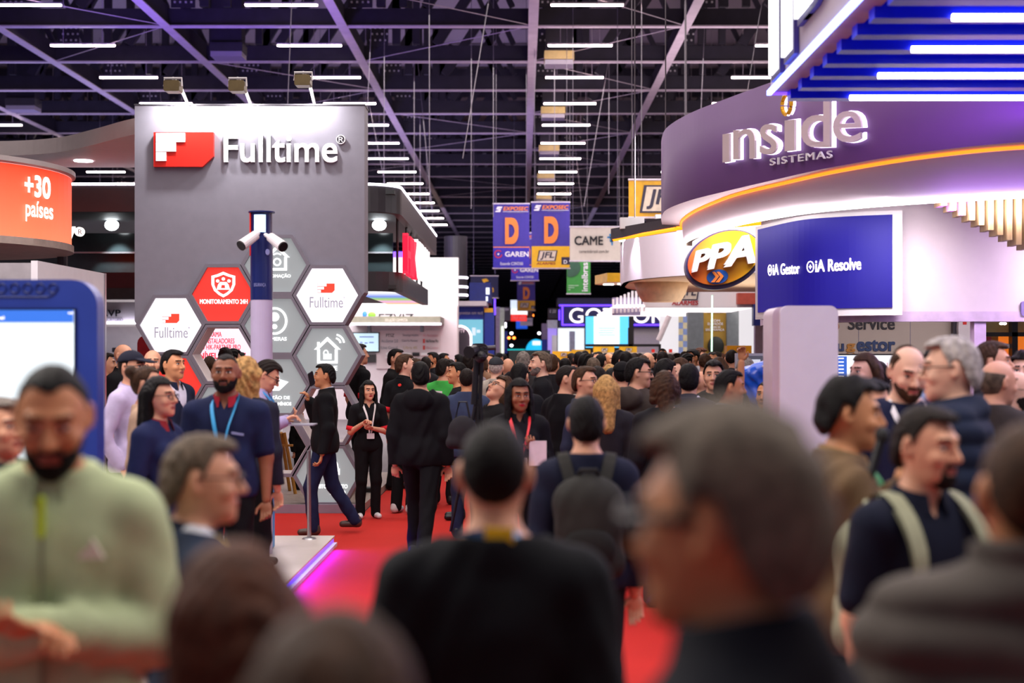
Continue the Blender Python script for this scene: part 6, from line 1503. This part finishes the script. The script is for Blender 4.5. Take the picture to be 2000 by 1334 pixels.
# --- on the white platform, left
_, LL, tw = person(441, 691, 9.0, 2, dict(hair=('buzz', 'black'), skin='brown', beard=.007, top=('polo', '#17285c'), wide=1.16, arm=1.15, belly=.03, fat=1.08, lanyard='#3fa3dc', collar='#9c2030', bottom='#14141a'), 'bearded person in a navy polo with light blue lanyard facing the camera', PB)
child(_, 'chest_print', MB().prism([(.06, 1.262), (.135, 1.250), (.135, 1.264), (.06, 1.276)], lambda u, v, q: (u, q, v), -.152, -.140), M('chest_print', '#8a94c0', .5))
_, LL, tw = person(312, 738, 8.3, 72, dict(hair=('long', 'black'), fem=1, skin='light', glasses=1, top=('shirt', '#1c2c66'), collar='#8a2a30', hairlen=1.34, bottom='#16161c'), 'person with long black hair and glasses in a navy blazer, left', PB)
person(288, 716, 9.4, 95, dict(hair=('bun', 'brown'), fem=1, skin='light', top=('sweater', '#b5977f')), 'beige-sweatered person mostly hidden behind the long black hair', PB)
_, LL, tw = person(258, 686, 10.9, 72, dict(hair=('buzz', 'dark'), cap='#23263c', skin='light', beard=.008, glasses=1, top=('shirt', '#b6aac8'), bottom='#231f2a', armL='pocket'), 'person in a dark cap and pale lavender shirt facing right', PB)
person(298, 682, 13.2, 15, dict(hair=('bald',), skin='light', beard=.004, top=('jacket', '#3a3440')), 'bald person facing the camera beside the dark cap', PB)
person(338, 684, 12.2, 62, dict(hair=('short', 'black'), skin='olive', top=('blazer', '#1c2548'), inner='#c8c4d4'), 'black-haired person in a navy suit below the white hexagon', PB)
person(242, 671, 16.0, 70, dict(hair=('bald',), skin='light', top=('polo', '#17171c'), beard=.004), 'bald person in black standing by the product wall, far left')
person(208, 690, 17.2, 100, dict(hair=('short', 'dark'), skin='light', top=('polo', '#15151a'), collar='#c8202c', armR='bent'), 'person in black with red collar beside the white partition')
_, LL, tw = person(482, 702, 9.9, 165, dict(hair=('longwavy', 'blonde'), fem=1, skin='light', top=('sweater', '#2a2c44'), hairlen=1.24, bottom='#15151a'), 'person with long wavy blonde hair seen from behind', PB)
_, LL, tw = person(506, 698, 11.8, 92, dict(hair=('wavy', 'dark'), skin='light', glasses=1, top=('shirt', '#a79cc4'), lanyard='#3a8ccc', head=(0, 32), armL='hold', armR='hold', bottom='#17161c', shoe='#17151a'), 'person with glasses bent over a tablet beside the camera column', PB)
child(_, 'waistcoat', MB().lathe([(.0, .98), (.165, .98), (.158, 1.12), (.172, 1.30), (.15, 1.38)], (0, 0, 0), 24), cloth('#232b58'))
xm, ym, zm = tw((0, -.36, 1.19))
tb = MB().rbox(xm-.10, xm+.11, ym-.13, ym+.13, zm, zm+.01, .015, axis='z').build('tablet', M('tablet_grey', '#8e8c9c', .3)); tag(tb, 'grey tablet held by the bent person with glasses', 'tablet')
# --- middle of the aisle, left part
_, LL, tw = person(634, 711, 14.7, -84, dict(hair=('short', 'black'), skin='tan', top=('jacket', '#16161c'), collar='#c8c8d4', bottom='#1c2658', shoe='#4a3630', armR='down', armL='chin', stride=.5), 'person in black jacket and blue jeans walking left, phone at the mouth')
xm, ym, zm = X(613, 14.6), 14.52, Z(752, 14.6)
ph = MB().rbox(-.036, .036, -.004, .004, -.075, .075, .01).build('phone', M('phone_dark', '#1c1c24', .25)); ph.location = (xm, ym, zm); ph.rotation_euler = (.2, -.45, .9); tag(ph, 'dark phone held up by the walking person in jeans', 'phone')
_, LL, tw = person(719, 744, 16.1, 18, dict(hair=('long', 'black'), fem=1, front=1, skin='light', lips='#a0182c', top=('tee', '#17151a'), sleeveband='#d02430', lanyard='#d8d0d0', armL='hold', armR='cross', head=(6, 3), hairlen=1.22, bottom='#17151a', shoe='#d8d4d6', lanz=1.1), 'long black-haired person in black uniform with red sleeve bands facing the camera')
_, LL, tw = person(822, 707, 12.9, 172, dict(hair=('short', 'black'), skin='light', top=('hoodie', '#17161d'), wide=1.08, bottom='#15141a', stride=.75, head=(14, 0)), 'person in a black hooded jacket walking away down the red carpet')
_, LL, tw = person(790, 692, 16.6, 150, dict(hair=('short', 'brown'), skin='pale', top=('polo', '#15151b'), head=(-44, 0), sleeveband='#d02430', bottom='#15151a', shoe='#c8c4c4'), 'person in a black polo with red sleeve bands, back turned, behind the hooded jacket')
child(_, 'back_print', MB().prism([(-.03+.02*math.cos(t), 1.42+.016*math.sin(t)) for t in np.linspace(0, 2*PI, 13)[:-1]], lambda u, v, q: (u, q, v), .128, .14), M('print_red', '#e03a34', .4))
person(702, 672, 18.2, 120, dict(hair=('short', 'dark'), skin='light', top=('polo', '#16161c'), sleeveband='#d02430'), 'person in black with a red sleeve band half hidden by the hexagon frame', .102)
person(774, 682, 19.5, 70, dict(hair=('short', 'black'), skin='light', top=('jacket', '#1c1b1e'), beard=.006), 'dark-haired bearded person in black facing right below the pale blue television')
_, LL, tw = person(866, 701, 17.6, 168, dict(hair=('short', 'dark'), skin='light', top=('tee', '#45b04e'), head=(-30, 0), wide=1.08, bottom='#1c1c22'), 'person in a bright green t-shirt seen from behind')
child(_, 'back_print', MB().prism([(-.02, 1.33), (.07, 1.335), (.07, 1.375), (-.02, 1.37)], lambda u, v, q: (u, q, v), .125, .138), letterw)
person(912, 719, 14.4, 178, dict(hair=('buzz', 'dark'), skin='olive', top=('jacket', '#3c4d78'), bottom='#26325a'), 'person in a blue denim jacket seen from behind')
person(893, 708, 16.0, -88, dict(hair=('short', 'black'), skin='olive', top=('tee', '#17161b')), 'dark-haired person in black facing left beside the denim jacket')
person(812, 700, 21.0, 140, dict(hair=('short', 'brown'), skin='light', top=('jacket', '#2b2a30')), 'brown-haired person between the black polo and the hooded jacket')
person(845, 688, 25, -72, dict(hair=('short', 'black'), skin='tan', beard=.007, top=('polo', '#202026')), 'dark-bearded person facing left before the row of display cameras')
person(867, 690, 27, 90, dict(hair=('short', 'black'), skin='tan', top=('polo', '#202026')), 'dark-haired person right of the bearded one before the row of display cameras')
person(916, 692, 19.2, 165, dict(hair=('short', 'dark'), skin='tan', top=('jacket', '#8a8088')), 'dark-haired person from behind just left of the raised camera')
# camera on a carried tripod with the person who carries it
_, LL, tw = person(962, 733, 12.0, -58, dict(hair=('longwavy', 'brown'), fem=1, skin='light', glasses=1, top=('jacket', '#1f1d20'), head=(0, -34), armR='hold', hairlen=1.34), 'person with glasses throwing the head back beside the raised camera')
tp_ = root('camera_tripod', (X(928, 11.7), 11.7, .012), 'black camera raised on a folded black tripod in the crowd', 'camera tripod')
def tpp(px, py, y=11.7): return (X(px, y), y, Z(py, y))
MB().tube(tpp(926, 790), tpp(931, 702), .028, .024, 12).build('column', black, tp_); MB().tube(tpp(937, 790), tpp(941, 702), .018, n=10).build('column', black, tp_)
for a, b_ in (((931, 780), (880, 1038)), ((934, 780), (928, 1030)), ((938, 780), (951, 1026))): MB().tube(tpp(*a), tpp(*b_), .016, .012, 8).build('leg', black, tp_)
MB().rbox(X(920, 11.7), X(953, 11.7), 11.62, 11.8, Z(701, 11.7), Z(671, 11.7), .04).build('camera_body', M('camera_black', '#141218', .4, bump=.4), tp_)
MB().tube(tpp(928, 684, 11.62), tpp(916, 688, 11.5), .045, .05, 14).build('lens', black, tp_); MB().tube(tpp(950, 680), tpp(968, 679), .02, n=8).build('microphone_arm', dgrey, tp_); MB().ell(tpp(939, 697, 11.6), (.05, .05, .05)).build('grip', M('camera_black'), tp_)
bg = root('handbag', (X(904, 11.5), 11.5, Z(872, 11.5)), 'dark grey soft bag hanging beside the tripod legs', 'bag')
link('body', *mesh_from([Prim('e', (0, 0, .12), (.12, .06, .13), 0, k=.02), Prim('c', (-.09, 0, .03), (.09, 0, .03), .05, k=.04)], (-.2, -.15, -.06), (.2, .15, .32), .012), cloth('#37343a'), bg, True, True)
MB().path([(-.06, 0, .22), (-.03, 0, .36), (.03, 0, .36), (.06, 0, .22)], .01, 6).build('handle', black, bg, local=True)
# --- middle of the aisle, centre and right
person(969, 698, 16.8, 176, dict(hair=('buzz', 'silver'), cap='#3a3d46', skin='pale', top=('jacket', '#a39a90')), 'person in a grey cap and beige jacket seen from behind')
bpy.context.scene.objects
person(992, 699, 18.6, 182, dict(hair=('bald',), skin='light', top=('shirt', '#4a5a90')), 'bald person from behind right of the grey cap')
person(1022, 687, 17.4, 176, dict(hair=('short', 'grey'), skin='light', top=('jacket', '#3a3638')), 'tall grey-haired person from behind at the centre of the crowd')
person(1014, 709, 13.2, 160, dict(hair=('short', 'black'), skin='light', top=('sweater', '#1b1a24'), armR='headhand', head=(0, 8)), 'dark-haired person with a hand raised to the neck at the centre')
_, LL, tw = person(1013, 741, 10.6, 8, dict(hair=('long', 'black'), fem=1, front=1, skin='brown', lips='#8a3038', top=('blazer', '#17151e'), inner='#1c1a24', lanyard='#e0303c', armR='hold', armL='down', hairlen=1.2, head=(6, 6)), 'person with long black hair, red lanyard and papers facing the camera')
xm, ym, zm = tw((.11, -.30, 1.21))
pb = MB().box(xm-.065, xm+.06, ym-.01, ym, zm-.10, zm+.08).build('leaflet', M('paper_white', '#d8cdd6', .5)); tag(pb, 'white leaflet held below the red lanyard', 'leaflet')
MB()
person(1056, 687, 15.6, -86, dict(hair=('short', 'pepper'), skin='pale', beard=.006, beardc='grey', top=('jacket', '#1a1a22')), 'grey-bearded person in a black vest facing left at the centre')
person(1078, 692, 18.2, 170, dict(hair=('short', 'brown'), skin='light', top=('jacket', '#26242c')), 'brown-haired person from behind right of the grey beard')
person(1106, 713, 12.4, 128, dict(hair=('buzz', 'dark'), skin='light', top=('coat', '#17161d'), wide=1.12, head=(-42, 4)), 'short-haired person in a broad black coat looking right')
person(1143, 716, 11.6, 62, dict(hair=('short', 'brown'), skin='light', glasses=1, top=('sweater', '#2b3052')), 'brown-haired person with glasses facing right behind the black coat')
person(1167, 716, 13.2, 176, dict(hair=('short', 'dark'), skin='light', top=('jacket', '#22202a')), 'dark-haired person from behind between the glasses and the blonde hair')
person(1145, 775, 6.3, 180, dict(hair=('short', 'black'), skin='light', top=('sweater', '#1b2140'), backpack='#3a3936', pack2='#2b2a2a', wide=1.0, bottom='#1a1a22'), 'person in a navy sweater carrying a dark grey backpack, seen from behind')
person(1184, 735, 11.2, 182, dict(hair=('long', 'blonde'), fem=1, skin='light', top=('sweater', '#33303a'), hairlen=1.34), 'person with straight blonde hair seen from behind at the centre')
person(1196, 721, 14.6, 165, dict(hair=('long', 'black'), fem=1, skin='light', top=('sweater', '#23222a'), hairlen=1.36), 'black-haired person with a hair clip behind the blonde hair')
person(1191, 714, 16.2, 176, dict(hair=('bob', 'blonde'), fem=1, skin='light', top=('tee', '#55505a')), 'blonde head top just behind the black hair with a clip')
person(1215, 707, 13.8, 170, dict(hair=('buzz', 'black'), cap='#17161b', skin='light', top=('jacket', '#26232b')), 'person in a black cap seen from behind beside the brown hood')
person(1243, 699, 12.2, 140, dict(hair=('short', 'black'), skin='light', glasses=1, top=('hoodie', '#51443f'), head=(-50, 4), bottom='#8a8290', wide=1.04), 'black-haired person with glasses in a brown hooded jacket looking right')
person(1296, 703, 13.4, 140, dict(hair=('wavy', 'black'), skin='light', top=('jacket', '#1f1e28'), head=(-20, 8)), 'person with full black hair in a dark jacket right of the brown hood')
person(1298, 728, 10.5, 180, dict(hair=('bob', 'brown'), fem=1, skin='light', top=('sweater', '#201e26')), 'brown bob-haired person from behind right of the brown hood')
person(1327, 701, 14.6, -68, dict(hair=('long', 'brown'), fem=1, skin='pale', top=('tee', '#26222c'), lanyard='#8a50d0', hairlen=1.3), 'brown-haired person with a violet lanyard facing left')
person(1346, 711, 11.3, 170, dict(hair=('short', 'black'), skin='light', top=('blazer', '#3d3c50'), armL='hip', armR='hip', wide=1.05), 'person in a grey suit seen from behind with hands on hips')
person(1371, 724, 13.6, 120, dict(hair=('bald',), skin='light', top=('sweater', '#2c2a30')), 'bald person squeezed between the grey suit and the black fringe')
person(1394, 706, 12.2, -12, dict(hair=('wavy', 'black'), skin='light', top=('jacket', '#1b1a20'), inner='#26252c'), 'person with black fringe facing the camera behind the dark jacket')
person(1422, 723, 10.1, 122, dict(hair=('short', 'black'), skin='tan', top=('jacket', '#23212a'), head=(-24, 4), wide=1.12, collar='#8a868c'), 'black-haired person in a dark jacket turned right before the blue bag')
_, LL, tw = person(1456, 699, 13.0, 176, dict(hair=('short', 'grey'), skin='light', top=('jacket', '#5a6488')), 'grey-haired person from behind in front of the grey monitor')
person(1496, 744, 11.4, -28, dict(hair=('buzz', 'black'), skin='tan', top=('polo', '#1a1a24'), lanyard='#2c58d8', armL='up'), 'person with a blue lanyard half hidden by the white totem', )
bb = root('plastic_bag', (X(1474, 11.9), 11.9, Z(783, 11.9)), 'shiny blue plastic bag held up beside the white totem', 'bag')
fo_ = folds(77, .012, 1.6)
link('film', *mesh_from([Prim('e', (0, 0, .14), (.11, .06, .13), 0, k=.03), Prim('c', (-.06, 0, .22), (.09, 0, .27), .07, k=.05), Prim('c', (0, 0, .04), (.02, 0, .02), .06, k=.05)], (-.22, -.16, -.07), (.24, .16, .4), .012, lambda F, x, y, z: F+fo_(x, y, z)), M('blue_film', '#1f56c8', .18, var=.3, scale=6, spec=.7), bb, True, True)
MB().path([(.05, -.08, .29), (.11, -.075, .30)], .010, 6).build('handle', M('bag_white', '#d8d8ec', .4), bb, local=True); MB().path([(.06, -.085, .22), (.13, -.08, .24)], .012, 6).build('handle', M('bag_white'), bb, local=True)
# --- people glimpsed through the open hexagon and behind it
for px, ty, Y, fc, v, lab, cl in ((440, 679, 17.7, 200, 'man', 'dark-haired person seen through the open hexagon, left of three', ('#2a2c3a', '#1c1c22', 'light', 'dark')), (455, 683, 18.3, 160, 'man4', 'dark-haired person seen through the open hexagon, middle of three', ('#201f26', '#1c1c22', 'light', 'black')),
                               (468, 688, 18.9, 150, 'man', 'dark-haired person seen through the open hexagon, right of three', ('#33303a', '#1c1c22', 'tan', 'black')), (410, 697, 18.7, 170, 'woman', 'brown-haired person seen at the lower left of the open hexagon', ('#6a4c3c', '#1c1c22', 'light', 'brown')),
                               (585, 800, 18.6, 60, 'man', 'person in black behind the lowest open hexagon and the easel', ('#17171b', '#1c1c22', 'light', 'dark'))):
    crowd(px, ty, Y, fc, v, lab, cl, None, .1)
# --- far crowd: bodies of a few kinds, each with its own place and colours
FAR = [
 (1104, 700, 19.3, 180, 'man', '#1b1a22', 'black', 'light', 'black-haired head just below the yellow counter front'),
 (1131, 687, 24, 170, 'man', '#2a2832', 'black', 'light', 'dark head at the right end of the yellow counter front'),
 (1142, 692, 19.5, 176, 'man4', '#3a3640', 'black', 'light', 'black-haired person from behind below the low yellow sign'),
 (1143, 685, 33, 180, 'man', '#2a3038', 'dark', 'tan', 'small dark head right against the low yellow sign'),
 (1159, 699, 17.5, 180, 'man', '#b5a898', 'pepper', 'tan', 'person in beige from behind under the cyan lit screen'),
 (1165, 688, 27, 90, 'man2', '#23222a', 'dark', 'light', 'dark-haired person facing right under the left yellow block sign'),
 (1174, 692, 21.5, 120, 'man2', '#d8d2d8', 'black', 'light', 'black-haired person in a white shirt under the left yellow block sign'),
 (1171, 686, 25, -30, 'man3', '#1c1b22', 'dark', 'light', 'dark-haired person just behind the white shirt'),
 (1190, 689, 24, 40, 'bald', '#1a1a20', 'dark', 'tan', 'bald person in black facing right under the left yellow block sign'),
 (1209, 686, 19.2, 172, 'man4', '#3a3a3c', 'black', 'light', 'left one of two tall black heads under the dark screen post'),
 (1222, 687, 18.4, 185, 'man', '#2c2a36', 'black', 'light', 'right one of two tall black heads under the dark screen post'),
 (1266, 688, 23.5, 110, 'bald', '#26242c', 'dark', 'light', 'balding person in dark clothes facing right before the white counter'),
 (1294, 680, 27, 20, 'man3', '#1f1e26', 'black', 'tan', 'tall dark-haired person facing the camera before the bright white stand'),
 (1294, 687, 20, 180, 'man', '#1b1a20', 'dark', 'light', 'person in a black jacket from behind before the bright white stand'),
 (1281, 690, 30, 160, 'man2', '#4a3038', 'dark', 'light', 'small head beside the red box on the white counter'),
 (1322, 690, 28, 70, 'man2', '#25303c', 'black', 'light', 'dark-haired person left of the grey column foot'),
 (1337, 687, 26, 175, 'man', '#23222a', 'dark', 'light', 'dark head at the foot of the left grey column'),
 (1342, 692, 19.5, 150, 'man4', '#2c2a30', 'black', 'light', 'black-haired person bending below the left grey column'),
 (1354, 682, 22, -100, 'man2', '#d0ccd2', 'black', 'tan', 'tanned person in white facing left below the left grey column'),
 (1369, 681, 22.5, 90, 'man4', '#1c2030', 'chestnut', 'light', 'ginger-haired person in navy left of the gold poster'),
 (1376, 689, 18.7, 176, 'man3', '#4a484c', 'brown', 'light', 'crop-haired person in a grey jacket from behind below the gold poster'),
 (1391, 686, 21.4, 20, 'man3', '#1e1c22', 'dark', 'tan', 'bearded person facing the camera below the gold poster'),
 (1400, 687, 23, 100, 'man2', '#2a262c', 'dark', 'tan', 'dark-haired person in profile right behind the bearded one'),
 (1409, 690, 20.6, 180, 'man', '#3c2c2c', 'chestnut', 'light', 'ginger-haired person from behind right of the gold poster'),
 (1405, 700, 16.6, 150, 'woman2', '#3a3034', 'brown', 'light', 'brown bob-haired person below the right edge of the gold poster'),
 (1428, 682, 19.6, 178, 'man3', '#302a2c', 'dark', 'light', 'person in a dark hooded jacket from behind before the yellow counter back'),
 (1439, 689, 21, 170, 'man', '#4a3a34', 'brown', 'tan', 'brown head between the dark hood and the grey monitor'),
 (1256, 695, 22, 170, 'woman', '#33303a', 'brown', 'light', 'brown-haired person behind the brown hooded jacket'),
 (1240, 690, 26, 180, 'man', '#1f1e26', 'dark', 'light', 'dark head under the right yellow block sign'),
 (1085, 697, 23, 180, 'man3', '#24232a', 'black', 'tan', 'dark head below the left end of the yellow counter front'),
 (1118, 690, 27, 175, 'man2', '#3a3a44', 'dark', 'light', 'dark head in front of the middle of the yellow counter'),
 (960, 692, 30, 180, 'man', '#23222a', 'black', 'light', 'dark head left of the dark green partition'),
 (974, 690, 34, 170, 'man4', '#2a2834', 'black', 'light', 'small black head at the left end of the dark green partition'),
 (984, 691, 38, 185, 'man', '#1c1b22', 'black', 'tan', 'small black head right of another at the partition end'),
 (951, 690, 26, 30, 'man2', '#6a4a3c', 'brown', 'light', 'brown-haired person facing the camera behind the raised camera'),
 (940, 694, 24, 175, 'woman2', '#8a6a54', 'brown', 'light', 'brown bob-haired person right under the raised camera'),
 (898, 692, 26, 180, 'man2', '#1d1c22', 'black', 'light', 'dark head below the dark arched totem'),
 (880, 704, 22, 180, 'woman2', '#1d1c22', 'dark', 'light', 'dark-haired person between the green shirt and the black profile'),
 (832, 697, 22.8, 180, 'man', '#2a2930', 'dark', 'light', 'dark head just above the black hooded jacket'),
 (797, 697, 24, 170, 'woman2', '#3a342f', 'brown', 'light', 'brown head peeking right of the black polo'),
 (1040, 694, 22, 178, 'man', '#26252c', 'dark', 'light', 'dark head between the tall grey hair and the grey beard'),
 (1065, 694, 28, 180, 'man3', '#2c2a34', 'black', 'light', 'dark head before the right part of the dark green partition'),
 (1205, 694, 30, 178, 'woman', '#3a2c34', 'dark', 'light', 'long dark-haired head left of the two tall black heads'),
 (1310, 692, 24, 176, 'man2', '#2c2c38', 'dark', 'light', 'dark head between the black jacket and the grey column'),
 (1385, 692, 26, 175, 'woman', '#28262c', 'black', 'light', 'long black-haired head under the gold poster'),
 (1418, 692, 27, 180, 'man', '#31303a', 'dark', 'light', 'dark head under the right grey column'),
 (1150, 690, 36, 176, 'man3', '#26262e', 'dark', 'light', 'tiny dark head right of the low yellow sign'),
 (1183, 690, 33, 180, 'man', '#2a2a32', 'black', 'light', 'tiny black head between the white shirt and the bald person'),
 (1234, 692, 32, 174, 'woman2', '#3a3a42', 'dark', 'light', 'tiny dark bob just right of the dark screen post'),
 (1250, 690, 36, 180, 'man', '#2c2c34', 'dark', 'light', 'tiny dark head before the right yellow block sign'),
]
for px, ty, Y, fc, v, tc_, hc_, sk_, lab in FAR: crowd(px, ty, Y, fc, v, lab, (tc_, '#1d1d24', sk_, hc_), 'far crowd down the aisle')
